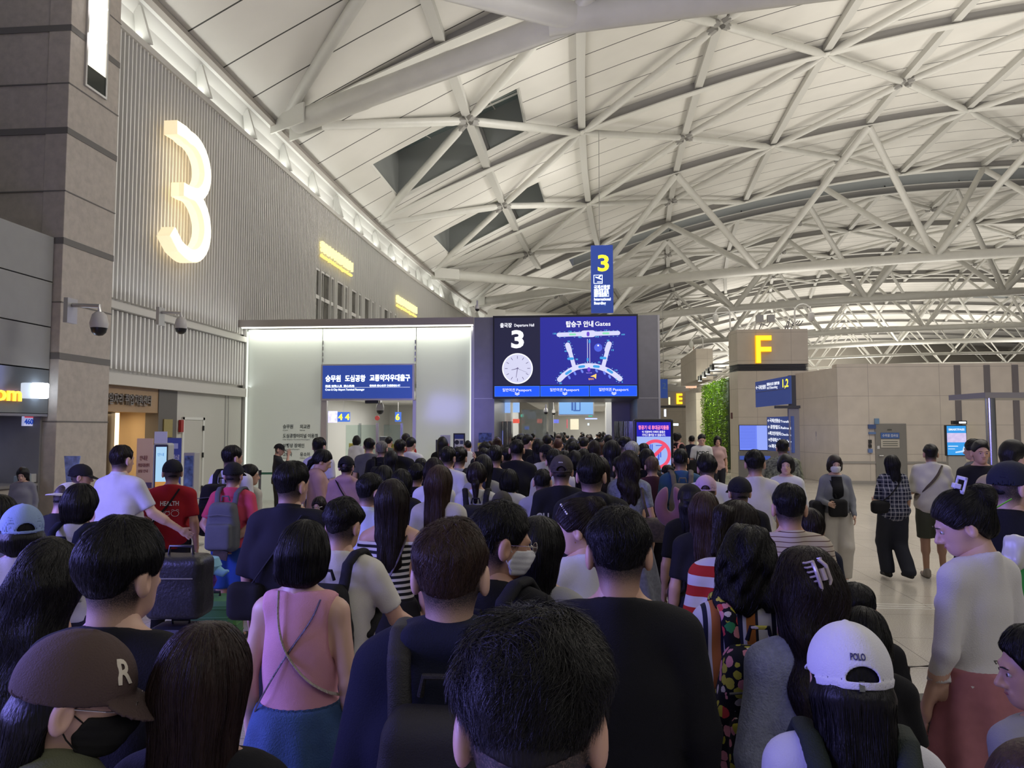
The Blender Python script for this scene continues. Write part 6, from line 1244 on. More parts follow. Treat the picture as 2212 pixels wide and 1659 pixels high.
    if tk:
        sd = seed if lod < 2 else seed % 3
        to = nm({'tee': 'tshirt', 'loose': 'shirt', 'long': 'sweater', 'fit': 'long_sleeve_top', 'tank': 'tank_top', 'polo': 'polo_shirt', 'hoodie': 'hoodie', 'off': 'blouse', 'dresstop': 'dress_bodice'}[tk], top_vf(tk, sex, ps_n, lod, sd, fat), tm, r, key=('topm', tk, sex, ps_n, lod, sd, fat))
        if tk in ('polo', 'loose') or collar: 
            q = MB(); n = 22; q.add([((.064 if sex == 'm' else .056)*cos(2*pi*i/n)*k, -.016+(.064 if sex == 'm' else .056)*sin(2*pi*i/n)*k, (z_-.25*(-.016+.06*sin(2*pi*i/n)))) for k, z_ in ((1.30, 1.438), (1.02, 1.472), (.98, 1.470)) for i in range(n)], [(j*n+i, j*n+(i+1) % n, (j+1)*n+(i+1) % n, (j+1)*n+i) for j in range(2) for i in range(n)]); q.build('collar', tm if not collar else cloth(collar), to, smooth=True)
    bk_, bc = bot; bm = bc if not isinstance(bc, tuple) else cloth(bc)
    if bk_: nm({'trousers': 'trousers', 'wide': 'trousers', 'shorts': 'shorts', 'skirt': 'skirt', 'longskirt': 'skirt', 'midi': 'skirt'}[bk_], bot_vf(bk_, sex, st, lod, seed, fat, tk in ('tank', 'off')), bm, r, key=('botm', bk_, sex, st, lod, seed % 3, fat, tk in ('tank', 'off')))
    if lod < 3:
        for s_, a, b, c in legs(st):
            def sf(P, c=c): return smax(smin(cap(P, c+A((0, -.055, -.045)), c+A((0, .15, -.052)), .036, .032), cap(P, c+A((0, -.03, 0)), c+A((0, .0, -.02)), .042, .045), .03), (float(c[2])-.08)-P[:, 2], .004)
            nm('shoe', cached(('shoe', s_, st), lambda: snets(sf, c+A((-.08, -.13, -.10)), c+A((.08, .22, .07)), .012)), cloth(shoes, .6, .1), r, key=('shoem', s_, st))
    r['_s'] = s; return r
def placed(o_name, VF, m, who, label, cat='bag', group=None, head=False):
    """a carried thing: own top-level object standing in its carrier's frame"""
    V, F = VF; me = mesh_np(o_name, V, F, True); me.materials.append(m); o = bpy.data.objects.new(o_name, me); COL.objects.link(o)
    o.location = who.location; o.rotation_euler = who.rotation_euler; o.scale = who.scale; return tag(o, label, cat, group)
def carried(who, name, label, cat): e = empty(name, who.location, who.rotation_euler.z, label, cat, None, who.scale[0]); return e
def backpack(who, label, m, w_=.29, h_=.44, t_=.15, straps=(-1, 1), sm=None, res=.011, side=0):
    r = carried(who, 'backpack', label, 'backpack'); f = pack_sdf(w_, h_, t_); z0 = 1.36-h_/2
    nm('pack_body', snets(f, (-w_/2-.03, -.26-t_, z0-h_/2-.04), (w_/2+.03, -.09, z0+h_/2+.05), res), m, r)
    nm('shoulder_strap', snets(lambda P: strap_sdf(P, straps), (-.22, -.20, 1.04), (.22, .17, 1.50), res*.8), sm or m, r)
    q = MB(); q.tube([(-w_*.40, -.146-t_, z0+h_*.20), (0, -.152-t_, z0+h_*.23), (w_*.40, -.146-t_, z0+h_*.20)], .004, 6); q.build('zip', M_gray_lv, r); q = MB(); q.tube([(-.04, -.15, z0+h_/2-.01), (-.03, -.16, z0+h_/2+.035), (.03, -.16, z0+h_/2+.035), (.04, -.15, z0+h_/2-.01)], .008, 8); q.build('grab_handle', sm or m, r, smooth=True); return r
def sling(who, label, m, pts, bag=None, bagm=None, wd=.012, cat='bag', nmn='shoulder_bag'):
    pts = [Vector(v) for v in pts]
    for _ in range(2): pts = [pts[0]]+[w_ for a, b in zip(pts[:-1], pts[1:]) for w_ in (a.lerp(b, .25), a.lerp(b, .75))]+[pts[-1]]
    r = carried(who, nmn, label, cat); q = MB(); q.tube(pts, wd, 8, flat=.35); q.build('strap', m, r, smooth=True)
    if bag:
        c, h_, rr = bag; nm('bag_body', snets(lambda P: rbox(P, c, h_, rr)+wob(P, 3, .004, 25), A(c)-A(h_)-.03, A(c)+A(h_)+.03, .012), bagm or m, r)
    return r
# ================================================================== the queue, person by person
BLK, NVY, WHT, CRM, GRY, LGR = (.010, .010, .013), (.009, .011, .028), (.60, .60, .63), (.50, .47, .42), (.10, .10, .11), (.30, .30, .31)
DEN, KHA = (.03, .06, .14), (.12, .13, .08)
P_ = person
# ---- nearest row
pA = P_(1150, 1300, .97, 'person in front of the camera, tousled black hair and tapered nape, bottom centre', hair='mess', ns=30000, sw=.0009, sl=.075, mess=.55, lift=.018, top=('tee', BLK), hp=20, sk=(.55, .33, .25))
pB = P_(1335, 1088, 2.15, 'person in black sweatshirt with neat black hair, right of the centre', hair='short', ns=11000, sw=.0012, sl=.05, mess=.4, lift=.008, top=('long', BLK), yaw=-3, hy=3, hp=8)
pC = P_(975, 1115, 1.80, 'person with brown hair wearing a navy jacket and black rucksack', hair='short', hc=BR, ns=14000, sw=.0010, sl=.045, mess=.45, lift=.007, top=('hoodie', NVY), fat=1.12, hp=4, sk=SK3)
pD = P_(1090, 1080, 2.45, 'person with glasses and white mask turned to the right', hair='short', ns=8000, sw=.0013, sl=.055, mess=.45, lift=.009, top=('tee', BLK), yaw=-20, hy=-48, hp=10, mask=(.62, .63, .66), glasses=True, face=False, sk=SK2)
pE = P_(1235, 1075, 3.3, 'person with pearl hair clips looking left, white top with shoulder strap', sex='f', hair='bun', ns=5000, sw=.0014, sl=.08, top=('tee', WHT), yaw=28, hy=58, hp=14, hc=DB, sk=SK3, face=True)
pF = P_(1168, 1112, 2.75, 'person with long loose dark hair between the masked man and the pearl clips', sex='f', hair='long', ns=7000, sw=.0014, sl=.22, top=('tee', LGR), yaw=-25, hy=-10, hc=BK)
pG = P_(663, 1120, 2.75, 'person with black bob in a pink sleeveless top and denim skirt', sex='f', hair='bob', ns=9000, sw=.0014, sl=.14, mess=.06, top=('tank', mat('pink_rib_knit', (.62, .30, .36), .85, bump=.3, bscale=300)), bot=('skirt', mat('denim_skirt', (.035, .085, .20), .85, bump=.5, bscale=160, var=.15, vscale=14)), hy=-4, hp=10, fat=1.10, sk=SK3)
pH = P_(632, 993, 4.2, 'tall person in a loose black shirt with a bag at the left hip', hair='short', ns=3500, sw=.0018, sl=.05, top=('loose', (.010, .010, .016)), hy=-22, hp=3, fat=1.12)
pI = P_(747, 1072, 3.45, 'person in cream short-sleeved shirt with a black rucksack strap', hair='mess', ns=5000, sw=.0016, sl=.05, mess=.5, top=('tee', (.60, .58, .52)), pose_=('down', 'reach'), yaw=-8, hy=-10, hp=10, hc=BK)
pJ = P_(848, 1033, 4.2, 'person with very long straight dark hair in a striped off-shoulder top', sex='f', hair='long', ns=5000, sw=.0018, sl=.28, mess=.06, hc=DB, top=('off', stripes('knit_stripe', 2, .034, [(0, (.012, .012, .014)), (.52, (.56, .54, .50))], .02)), bot=('longskirt', BLK), hy=6)
pK = P_(803, 1020, 5.0, 'person in pale blue polo looking right behind the long straight hair', hair='short', ns=2500, sw=.002, top=('polo', (.50, .55, .68)), yaw=-12, hy=-28, hp=6)
pL = P_(950, 1003, 5.2, 'person with long brown hair and white cardigan, left of centre', sex='f', hair='long', hc=BR, ns=4000, sw=.002, sl=.25, top=('long', (.52, .50, .48)), yaw=-8, hy=-5)
pM = P_(1213, 980, 6.0, 'person in grey-brown baseball cap and black shirt, centre of the queue', hair='crop', top=('tee', BLK), cap_=((.055, .045, .04), False, True), hy=0, hp=2, sk=SK2)
pN = P_(1277, 979, 4.7, 'broad person in black hoodie right of the grey-brown cap', hair='short', ns=3500, sw=.002, sl=.05, top=('hoodie', BLK), fat=1.15, hy=-12, hp=0)
pO = P_(1358, 972, 7.0, 'person with long wavy dark hair in a blue-grey dress carrying a brown bag', sex='f', hair='wavy', hc=DB, top=('dresstop', mat('lace_dress', (.20, .22, .30), .9, bump=.8, bscale=70, var=.25, vscale=40)), bot=('midi', mat('dress_skirt', (.19, .20, .25), .9, var=.2, vscale=30)), hy=4, yaw=-4)
pQ = P_(1469, 966, 8.2, 'person in blue shirt with a khaki rucksack', hair='crop', top=('tee', (.04, .10, .22)), fat=1.1, sk=SK2)
pW = P_(1630, 970, 7.0, 'person in plain white T-shirt by the plant wall', hair='short', top=('tee', (.58, .56, .52)), fat=1.05, hy=-10)
pV = P_(1596, 1027, 5.6, 'person in black cap before the plain white T-shirt', hair='crop', cap_=(BLK, False, False), top=('tee', BLK), hy=8)
pT = P_(1526, 980, 7.0, 'person with black rounded hair and white top above the pink cap', hair='bowl', top=('tee', WHT), hp=10)
pU = P_(1524, 1024, 6.0, 'person wearing a pale pink baseball cap', sex='f', hair='lowpony', hc=BR, cap_=((.50, .34, .46), False, True), top=('tee', GRY), hy=-10)
pU2 = P_(1492, 1042, 5.1, 'person in black cap with long dark hair left of the pink cap', sex='f', hair='long', cap_=(BLK, True, False), top=('tee', BLK), hy=6)
pU3 = P_(1521, 1060, 4.4, 'person with long chestnut hair below the pink cap', sex='f', hair='long', hc=BR, ns=3500, sw=.002, sl=.2, top=('tee', BLK), hy=-8)
pX = P_(1600, 1076, 3.25, 'person with ponytail in a red and white striped top', sex='f', hair='pony', ns=6500, sw=.0015, sl=.08, hc=DB, top=('tee', stripes('red_stripe', 2, .095, [(0, (.42, .025, .02)), (.5, (.60, .58, .62))], .03)), yaw=-12, hy=-30, hp=18)
pY = P_(1612, 1130, 2.55, 'person with bushy black bob in a striped dress and floral rucksack', sex='f', hair='curly', ns=8000, sw=.0014, sl=.10, mess=.25, top=('tee', stripes('orange_stripe', 0, .115, [(0, (.50, .50, .54)), (.28, (.012, .014, .03)), (.42, (.50, .50, .54)), (.52, (.40, .14, .035)), (.78, (.012, .014, .03)), (.86, (.5, .5, .54))])), bot=('longskirt', stripes('orange_stripe_skirt', 0, .085, [(0, (.45, .45, .48)), (.28, (.012, .014, .03)), (.42, (.45, .45, .48)), (.52, (.22, .07, .04)), (.78, (.012, .014, .03)), (.86, (.45, .45, .48))])), fat=1.08, hy=-5, hp=10)
pZ = P_(1737, 1175, 2.15, 'person with claw clip in long wavy brown hair, blue-grey sweater', sex='f', hair='wavy', hc=DB, ns=11000, sw=.0013, sl=.22, mess=.14, top=('long', mat('marl_knit', (.20, .22, .30), .95, bump=.6, bscale=150, var=.15, vscale=60)), yaw=10, hy=-6, hp=10, bot=('trousers', DEN))
pAA = P_(1703, 1042, 3.9, 'person with short black hair in a beige top with thin brown stripes', hair='short', ns=4500, sw=.0017, sl=.045, top=('tee', stripes('beige_stripe', 2, .026, [(0, (.10, .05, .04)), (.16, (.47, .41, .34))], .03)), yaw=4, hy=-8, hp=4)
pAB = P_(1748, 1096, 4.3, 'person in navy top half hidden beside the beige striped top', sex='f', hair='lowpony', hc=DB, top=('tee', NVY), hy=-12)
pBB = P_(1825, 1331, 1.62, 'person in white cap with long black hair, bottom right', sex='f', hair='long', ns=9000, sw=.0012, sl=.24, mess=.10, cap_=((.66, .66, .72), False, True), top=('tee', (.60, .60, .66)), yaw=-8, hy=5, hp=10)
pCC = P_(2050, 1050, 2.95, 'person with large white hair claw, white long sleeves and pink skirt', sex='f', hair='bun', ns=7000, sw=.0014, sl=.08, top=('fit', mat('white_ribbed', (.60, .59, .60), .9, bump=.3, bscale=250)), bot=('skirt', mat('pink_velvet', (.33, .125, .155), .8, var=.1, vscale=20)), yaw=28, hy=48, hp=24, pose_=('low', 'down'), sk=SK3, fat=.95)
pEE = P_(1848, 1256, 2.9, 'small dark round-haired person behind the white cap', hair='bowl', top=('tee', BLK), hy=-20, hp=14, ns=4000, sw=.0016)
pEF = P_(1862, 1300, 2.5, 'small dark-haired person in black just above the white cap', hair='bob', sex='f', top=('tee', BLK), hy=-14, hp=24, ns=4000, sw=.0016, sl=.1)
pDD = P_(2222, 1345, 1.9, 'person with short dark hair cut off by the right edge, face turned left', hair='short', sex='f', yaw=20, hy=60, hp=10, top=('tee', LGR), ns=3500, sw=.0014)
pDE = P_(2225, 1590, 1.25, 'small person at the bottom right corner in a pale checked top', hair='bob', sex='f', yaw=10, hy=30, top=('tee', plaid('child_check', (.5, .5, .55), (.42, .40, .50), (.3, .3, .42), .03)), hp=12, hc=BR)
# ---- left foreground
pa = P_(268, 1120, 1.85, 'person with smooth black hair and black T-shirt, lower left', hair='bowl', ns=12000, sw=.0011, sl=.05, mess=.18, top=('tee', (.008, .008, .012)), fat=1.16, hy=-12, hp=4, yaw=-4, sk=SK3)
pb = P_(205, 1345, 1.38, 'person in brown cap, glasses and black mask, bottom left', sex='f', hair='tuck', ns=9000, sw=.0011, sl=.2, cap_=((.075, .050, .045), False, False), top=('hoodie', KHA), yaw=-30, hy=-36, hp=16, mask=(.012, .012, .012), glasses=True, face=False, sk=SK3)
pc = P_(452, 1337, 1.48, 'person with long dark brown hair, bottom left beside the brown cap', sex='f', hair='long', hc=(.022, .012, .010), ns=15000, sw=.0011, sl=.28, mess=.08, top=('tee', BLK), hy=-3, hp=6)
pd_ = P_(120, 1160, 2.15, 'person with long loose black hair and navy top at the left', sex='f', hair='wavy', ns=9000, sw=.0013, sl=.25, mess=.12, top=('tee', NVY), yaw=-10, hy=8, hp=12)
pe = P_(48, 1085, 3.4, 'person in light blue cap and cream shirt at the left edge', sex='f', hair='bob', ns=3500, sw=.0018, cap_=((.24, .33, .52), False, True), top=('tee', (.42, .40, .38)), yaw=20, hy=28, hp=4)
pe2 = P_(2, 1068, 4.2, 'dark-haired person cut off by the left edge behind the light blue cap', hair='bob', sex='f', top=('tee', GRY))
pf1 = P_(150, 1036, 5.3, 'person wearing a white cap behind the white-shirted rucksack wearer', hair='crop', cap_=((.55, .53, .52), True, False), top=('tee', BLK), hy=-10, hp=16)
pf = P_(178, 1043, 4.5, 'person with black bob and white T-shirt with navy straps, left', sex='f', hair='bob', ns=3500, sw=.002, sl=.1, top=('tee', (.56, .55, .50)), yaw=-6)
pg = P_(180, 1000, 7.2, 'person in black cap turned right beside the service counter', hair='crop', cap_=(BLK, False, True), top=('tee', LGR), yaw=-30, hy=-32, hp=10)
ph = P_(265, 958, 6.6, 'tall person in white polo holding the black suitcase handle', hair='crop', hc=DB, top=('polo', (.56, .55, .60)), pose_=('down', 'reach'), fat=1.15, yaw=-8, hy=-8, bot=('trousers', (.2, .2, .22)), sk=SK3, hand='grip')
pi_ = P_(373, 990, 7.0, 'person in red T-shirt and black cap at the kiosk', hair='crop', cap_=(BLK, False, False), top=('tee', (.30, .010, .016)), yaw=12, hy=22, sk=SK2, bot=('trousers', BLK))
pj = P_(506, 996, 6.9, 'person in pink T-shirt and dark cap with hands behind the back', hair='crop', cap_=(BLK, False, False), top=('tee', (.52, .06, .11)), bot=('shorts', (.015, .05, .19)), pose_='behind', fat=1.08, sk=SK2)
pk = P_(503, 960, 7.7, 'taller person in white T-shirt just behind the pink T-shirt', hair='short', top=('tee', WHT), yaw=-6, hy=-25, bot=('trousers', GRY))
pl = P_(541, 1002, 8.0, 'person with tied dark hair looking right behind the pink T-shirt', sex='f', hair='lowpony', top=('tee', CRM), yaw=-25, hy=-40)
pm = P_(606, 957, 15.0, 'uniformed guard in black cap touching the face', hair='crop', cap_=((.012, .012, .014), False, False), top=('tee', (.02, .022, .026)), pose_=('down', 'face'), yaw=-70, hy=-12, hp=12, lod=2, face=True, bot=('trousers', (.02, .022, .02)))
po = P_(690, 943, 10.6, 'person in pale lilac T-shirt near the navy crew sign', hair='short', top=('tee', (.50, .48, .58)), yaw=-10)
pp1 = P_(705, 968, 8.6, 'person in pink hoodie looking at a phone', sex='f', hair='lowpony', top=('hoodie', (.40, .24, .25)), pose_='phone', yaw=-68, hy=-4, hp=24, face=True, sk=SK3)
pp2 = P_(749, 983, 8.2, 'person in pink hoodie and black cap seen from behind', sex='f', hair='crop', cap_=(BLK, False, True), top=('hoodie', (.38, .23, .26)))
pq = P_(689, 1072, 7.5, 'small child with glasses facing the camera before the pink hoodie', sex='f', hair='bob', yaw=176, glasses=True, top=('tee', (.4, .3, .3)), hc=DB, sk=SK3)
# ---- middle of the queue
rows = [
 (825, 950, 11.2, 'm', 'crop', GYH, ('tee', BLK), 'person with short greying hair and black top at the crew entrance'),
 (845, 972, 9.8, 'f', 'long', BK, ('tee', LGR), 'person with long black hair below the crew entrance'),
 (864, 948, 11.5, 'm', 'short', BK, ('tee', BLK), 'broad person in black right of the greying hair'),
 (798, 945, 12.4, 'm', 'short', BK, ('tee', GRY), 'person at the turnstiles left of the greying hair'),
 (877, 935, 16, 'm', 'short', DB, ('tee', (.35, .02, .02)), 'person in bright red top inside the crew entrance'),
 (888, 943, 13, 'm', 'short', BK, ('tee', WHT), 'person in white beside the crew entrance right jamb'),
 (771, 940, 19, 'f', 'bob', BK, ('tee', WHT), 'person with a bob behind the glass gates'),
 (840, 942, 17, 'm', 'short', BK, ('tee', (.1, .12, .1)), 'person in green-grey inside the crew entrance'),
 (908, 987, 9.0, 'm', 'crop', BK, ('tee', BLK), 'person in black with low hair between the crew entrance and the notices'),
 (938, 988, 6.8, 'f', 'bob', DB, ('tee', WHT), 'person with brown-black hair behind the long brown hair'),
 (968, 963, 8.4, 'm', 'short', BK, ('tee', WHT), 'person with big black hair below the easel board'),
 (993, 965, 8.8, 'm', 'mess', BK, ('tee', LGR), 'person in grey raising a phone with one hand'),
 (1030, 997, 6.6, 'f', 'lowpony', DB, ('tee', WHT), 'person with low ponytail and a big black rucksack'),
 (1045, 981, 7.5, 'f', 'long', BK, ('tee', LGR), 'person with shoulder-length black hair and grey top'),
 (1069, 960, 8.3, 'm', 'short', BK, ('tee', BLK), 'person in black T-shirt before the grey portal column'),
 (1049, 953, 12, 'm', 'short', BK, ('tee', BLK), 'dark head just under the yellow poster'),
 (1046, 965, 10.4, 'm', 'crop', BK, ('tee', BLK), 'lower dark head left of the grey portal column base'),
 (1116, 946, 9.0, 'm', 'crop', BK, ('tee', BLK), 'tall broad person in black T-shirt in the middle'),
 (1095, 965, 9.8, 'm', 'short', BK, ('tee', BLK), 'person half hidden left of the tall black T-shirt'),
 (1140, 937, 13, 'm', 'short', BK, ('tee', BLK), 'person with swept black hair facing right behind the tall black T-shirt'),
 (1124, 937, 14.5, 'm', 'mess', BK, ('tee', BLK), 'tousled dark head at the left corner of the departure entrance'),
 (1163, 947, 12.5, 'f', 'long', BK, ('tee', BLK), 'person with long black hair and a letter clip near the entrance'),
 (1182, 938, 14.2, 'm', 'short', BK, ('tee', BLK), 'person standing a little taller just inside the entrance'),
 (1178, 958, 10.5, 'm', 'short', BK, ('tee', WHT), 'person in dark cap facing left in the middle of the queue'),
 (1198, 968, 7.6, 'm', 'short', BK, ('loose', (.55, .53, .60)), 'big person in white shirt left of the grey-brown cap'),
 (1172, 1010, 6.6, 'm', 'crop', BK, ('tee', LGR), 'grey-shirted person low behind the white shirt'),
 (1205, 945, 13, 'm', 'crop', (.07, .03, .025), ('tee', GRY), 'reddish-haired head in the crowd'),
 (1240, 953, 11, 'm', 'short', BK, ('tee', GRY), 'dark head left of the greyish jacket'),
 (1262, 943, 13.5, 'm', 'short', BK, ('tee', (.16, .15, .14)), 'person in greyish jacket in the far queue'),
 (1219, 972, 9.4, 'f', 'bob', BK, ('tee', BLK), 'dark bob right above the grey-brown cap'),
 (1240, 972, 9.0, 'f', 'bob', BK, ('tee', NVY), 'dark head between the cap and the broad black hoodie'),
 (1260, 968, 9.8, 'f', 'bob', BK, ('tee', BLK), 'rounded dark head over the broad black hoodie'),
 (1283, 950, 11.8, 'f', 'long', DB, ('tee', GRY), 'person with long dark hair in the far queue'),
 (1300, 955, 12.4, 'f', 'bun', LB, ('tee', GRY), 'light brown bun in the far queue'),
 (1320, 950, 8.8, 'f', 'long', BK, ('hoodie', (.010, .013, .04)), 'person with long black hair in a navy hoodie'),
 (1313, 938, 15, 'm', 'short', BK, ('tee', BLK), 'dark head behind the navy hoodie'),
 (1346, 940, 10.5, 'm', 'mess', BK, ('tee', BLK), 'person with bushy black hair looking down left of the digital signboard'),
 (1365, 952, 9.6, 'm', 'short', (.35, .35, .34), ('tee', GRY), 'person with silver-white hair at the digital signboard'),
 (1390, 955, 10.6, 'm', 'crop', BK, ('tee', BLK), 'dark head before the digital signboard, upper'),
 (1396, 968, 9.0, 'f', 'bob', BK, ('tee', BLK), 'rounded dark head before the digital signboard, lower'),
 (1408, 983, 8.6, 'm', 'crop', (.10, .06, .045), ('tee', (.06, .02, .03)), 'older person in maroon with thinning brown-grey hair'),
 (1341, 983, 7.9, 'm', 'short', BK, ('tee', GRY), 'person with grey rucksack beside the wavy-haired woman'),
 (1295, 985, 7.3, 'f', 'long', DB, ('tee', BLK), 'dark-haired person partly hidden behind the broad hoodie'),
 (1085, 1058, 5.6, 'm', 'crop', BK, ('tee', GRY), 'short person in grey cap behind the glasses wearer'),
 (900, 1000, 7.4, 'm', 'short', BK, ('tee', BLK), 'dark-haired person with black rucksack left of the long brown hair'),
 (868, 1012, 6.4, 'f', 'bob', BK, ('tee', BLK), 'dark head just behind the very long straight hair'),
 (830, 1004, 7.0, 'f', 'bob', BK, ('tee', BLK), 'dark head above the pale blue polo'),
 (1441, 1003, 9.6, 'm', 'short', BK, ('tee', GRY), 'dark head left of the khaki rucksack'),
 (1100, 1012, 7.2, 'f', 'bob', BK, ('tee', WHT), 'person in white low in the middle left'),
 (1265, 1000, 6.9, 'f', 'long', BK, ('tee', BLK), 'dark hair glimpsed beside the grey-brown cap'),
]
who = {}
for (px, py, d, sx_, hr, hc, tp, lb) in rows:
    kw = {}
    if 'grey cap' in lb: kw['cap_'] = ((.06, .055, .05), False, True)
    if 'dark cap facing left' in lb: kw.update(cap_=(BLK, False, True), hy=50)
    if 'raising a phone' in lb: kw['pose_'] = ('down', 'up')
    if 'facing right' in lb: kw['hy'] = -55
    if 'looking down' in lb: kw.update(hy=25, hp=25)
    who[lb] = P_(px, py, d, lb, sex=sx_, hair=hr, hc=hc, top=tp, yaw=RS.uniform(-12, 12), hy=kw.pop('hy', RS.uniform(-14, 14)), hp=kw.pop('hp', RS.uniform(0, 9)), fat=1.12 if 'broad' in lb or 'big p' in lb else 1, **kw)
# ---- people on the right side of the hall
r1 = P_(1803, 982, 9.4, 'person in white mask and grey cardigan walking towards the camera', sex='f', hair='bob', hc=DB, mask=(.62, .62, .66), top=('long', (.20, .21, .24)), bot=('wide', (.50, .47, .43)), yaw=176, st=1, pose_=('walkf', 'hold'), face=True, lod=1, shoes=(.5, .5, .5), sk=SK3)
r2 = P_(1925, 982, 9.7, 'person with long black hair in an oversized plaid shirt and dark wide trousers', sex='f', hair='long', ns=2500, sw=.003, sl=.3, top=('loose', plaid('dark_plaid', (.010, .012, .03), (.05, .055, .09), (.28, .28, .32))), bot=('wide', (.022, .024, .036)), yaw=6, st=1, lod=1, fat=1.15, pose_=('hold', 'down'), shoes=(.02, .02, .02))
r3 = P_(2009, 958, 9.8, 'person in white long-sleeved shirt and olive shorts with a strap across the back', hair='short', hc=BK, top=('loose', (.52, .50, .45)), bot=('shorts', (.06, .065, .045)), yaw=-6, lod=1, fat=1.18, pose_=('hold', 'down'), shoes=(.28, .24, .21), sk=SK2)
r4 = P_(2117, 950, 8.3, 'person in black sweatshirt standing with folded arms facing the camera', hair='short', top=('long', BLK), yaw=172, pose_='cross', lod=1, face=True, bot=('trousers', BLK))
r5 = P_(2101, 948, 9.4, 'person with tied hair standing behind the folded arms', sex='f', hair='bun', top=('tee', GRY), yaw=40)
r6 = P_(2190, 949, 7.6, 'person with long black hair and off-white top in profile at the right edge', sex='f', hair='long', top=('off', (.55, .50, .45)), yaw=-120, hy=10, lod=1, face=True, sk=SK3)
r7 = P_(2188, 992, 3.9, 'person in navy cap and black vest facing right at the right edge', hair='short', cap_=((.015, .018, .035), False, False), top=('tee', BLK), yaw=-40, hy=-42, hp=6, sk=SK3, pose_='hold')
r8 = P_(2131, 1022, 6.2, 'person in khaki hat looking left between the claw clip and the navy cap', sex='f', hair='bob', hc=LB, cap_=((.33, .27, .18), False, False), top=('tee', BLK), yaw=60, hp=10)
r9 = P_(1697, 980, 8.6, 'person with black fringe and white top facing the camera beside the totem', sex='f', hair='bob', top=('long', WHT), yaw=165, lod=2, face=True, sk=SK3)
r10 = P_(1690, 948, 11.2, 'person in green patterned shirt seen from behind at the totem', hair='short', top=('loose', mat('leaf_print', (.14, .15, .10), .9, var=.8, vscale=35)), yaw=-10)
r11 = P_(1516, 936, 17.5, 'person in white T-shirt printed CDG facing the camera by the plant wall', hair='short', top=('tee', (.60, .60, .58)), yaw=178, lod=2, face=True, bot=('trousers', BLK), hp=18)
r12 = P_(1550, 941, 19, 'person in pale top facing the camera before the plant wall', sex='f', hair='bob', top=('tee', (.45, .3, .3)), yaw=178, lod=2, face=True)
r13 = P_(1494, 940, 21, 'person in navy walking away left of the plant wall', hair='short', top=('tee', NVY), st=1)
r14 = P_(1464, 934, 19, 'person in jeans with a pink rucksack beyond the digital signboard', sex='f', hair='bun', top=('tee', BLK), bot=('trousers', (.10, .16, .26)), yaw=-40)
clerk = P_(48, 1012, 10.6, 'clerk with long black hair sitting behind the service counter', sex='f', hair='long', top=('long', (.2, .2, .24)), yaw=200, lod=2, face=True, hp=18, sk=SK3, H=1.40)
q = nm('inner_top', snets(lambda P: smax(smax(smax(torso(P, 'f', .026), np.abs(P[:, 0])-.072-.02*(1.3-P[:, 2]), .004), P[:, 2]-1.43, .005), np.maximum(.93-P[:, 2], .02-P[:, 1]), .005), (-.14, 0, .9), (.14, .2, 1.46), .012), cloth(BLK), r1)
mb = MB(); n = 64; R0 = lambda t, k: ((.152+.003*sin(31*t))*k*cos(t), -.005+(.122+.003*sin(31*t))*k*sin(t))
mb.add([(*R0(2*pi*i/n, k), z) for k, z in ((1.0, 1.035), (1.03, 1.03), (1.06, .95), (1.12, .92)) for i in range(n)], [(j*n+i, j*n+(i+1) % n, (j+1)*n+(i+1) % n, (j+1)*n+i) for j in range(3) for i in range(n)])
mb.build('waistband', mat('denim_shirred', (.03, .07, .17), .9, bump=1.0, bscale=110, var=.5, vscale=120), pG, smooth=True)
# ------------------------------------------------------------------ carried things
bp = cloth((.012, .012, .014)); gm = cloth((.10, .105, .12), .9, .5)
backpack(pC, 'black rucksack with padded strap on the brown-haired person', mat('nylon_black', (.014, .013, .015), .6, bump=.3, bscale=300), .28, .46, .13, straps=(-1, 1), res=.009)
backpack(pI, 'black rucksack hanging from the cream shirt', bp, .30, .44, .14)
backpack(pj, 'grey two-pocket rucksack on the pink T-shirt', gm, .31, .46, .15)
backpack(pk, 'big black rucksack on the taller person behind the pink T-shirt', bp, .36, .50, .2)
backpack(pY, 'black rucksack printed with yellow and pink flowers', floral('floral_print'), .33, .46, .16, res=.009)
backpack(pQ, 'khaki rucksack on the blue shirt', cloth((.17, .15, .12), .9, .5), .30, .44, .15)
backpack(pBB, 'dark green rucksack on the white cap wearer', cloth((.018, .026, .024), .7, .4), .34, .42, .14)
backpack(who['person with low ponytail and a big black rucksack'], 'big black rucksack under the low ponytail', bp, .34, .46, .2)
backpack(who['dark-haired person with black rucksack left of the long brown hair'], 'black rucksack left of the long brown hair', bp)
backpack(who['person with short greying hair and black top at the crew entrance'], 'black rucksack with orange tag at the crew entrance', bp)
backpack(who['person with grey rucksack beside the wavy-haired woman'], 'light grey drawstring rucksack beside the wavy dark hair', cloth((.16, .16, .15), .9, .5), .30, .42, .16)
backpack(who['person in grey raising a phone with one hand'], 'dark rucksack on the phone photographer', bp, .26, .4, .12)
backpack(r14, 'pink rucksack far away beyond the digital signboard', cloth((.60, .28, .25)), .3, .42, .15)
backpack(pf, 'navy rucksack on the white T-shirt with bob hair', cloth(NVY), .28, .38, .12)
fs = backpack(pD, 'black rucksack on the masked glasses wearer', bp, .28, .42, .12)
M_lea = mat('brown_leather', (.045, .030, .020), .45, bump=.4, bscale=80, var=.4, vscale=40)
sling(pG, 'braided silver bag strap crossing the pink top', mat('braided_strap', (.42, .38, .33), .5, bump=1, bscale=120), [(-.06, -.085, 1.462), (-.05, -.118, 1.36), (-.02, -.128, 1.25), (.06, -.128, 1.15), (.13, -.085, 1.09), (.165, -.02, 1.06)], wd=.009, nmn='bag_strap')
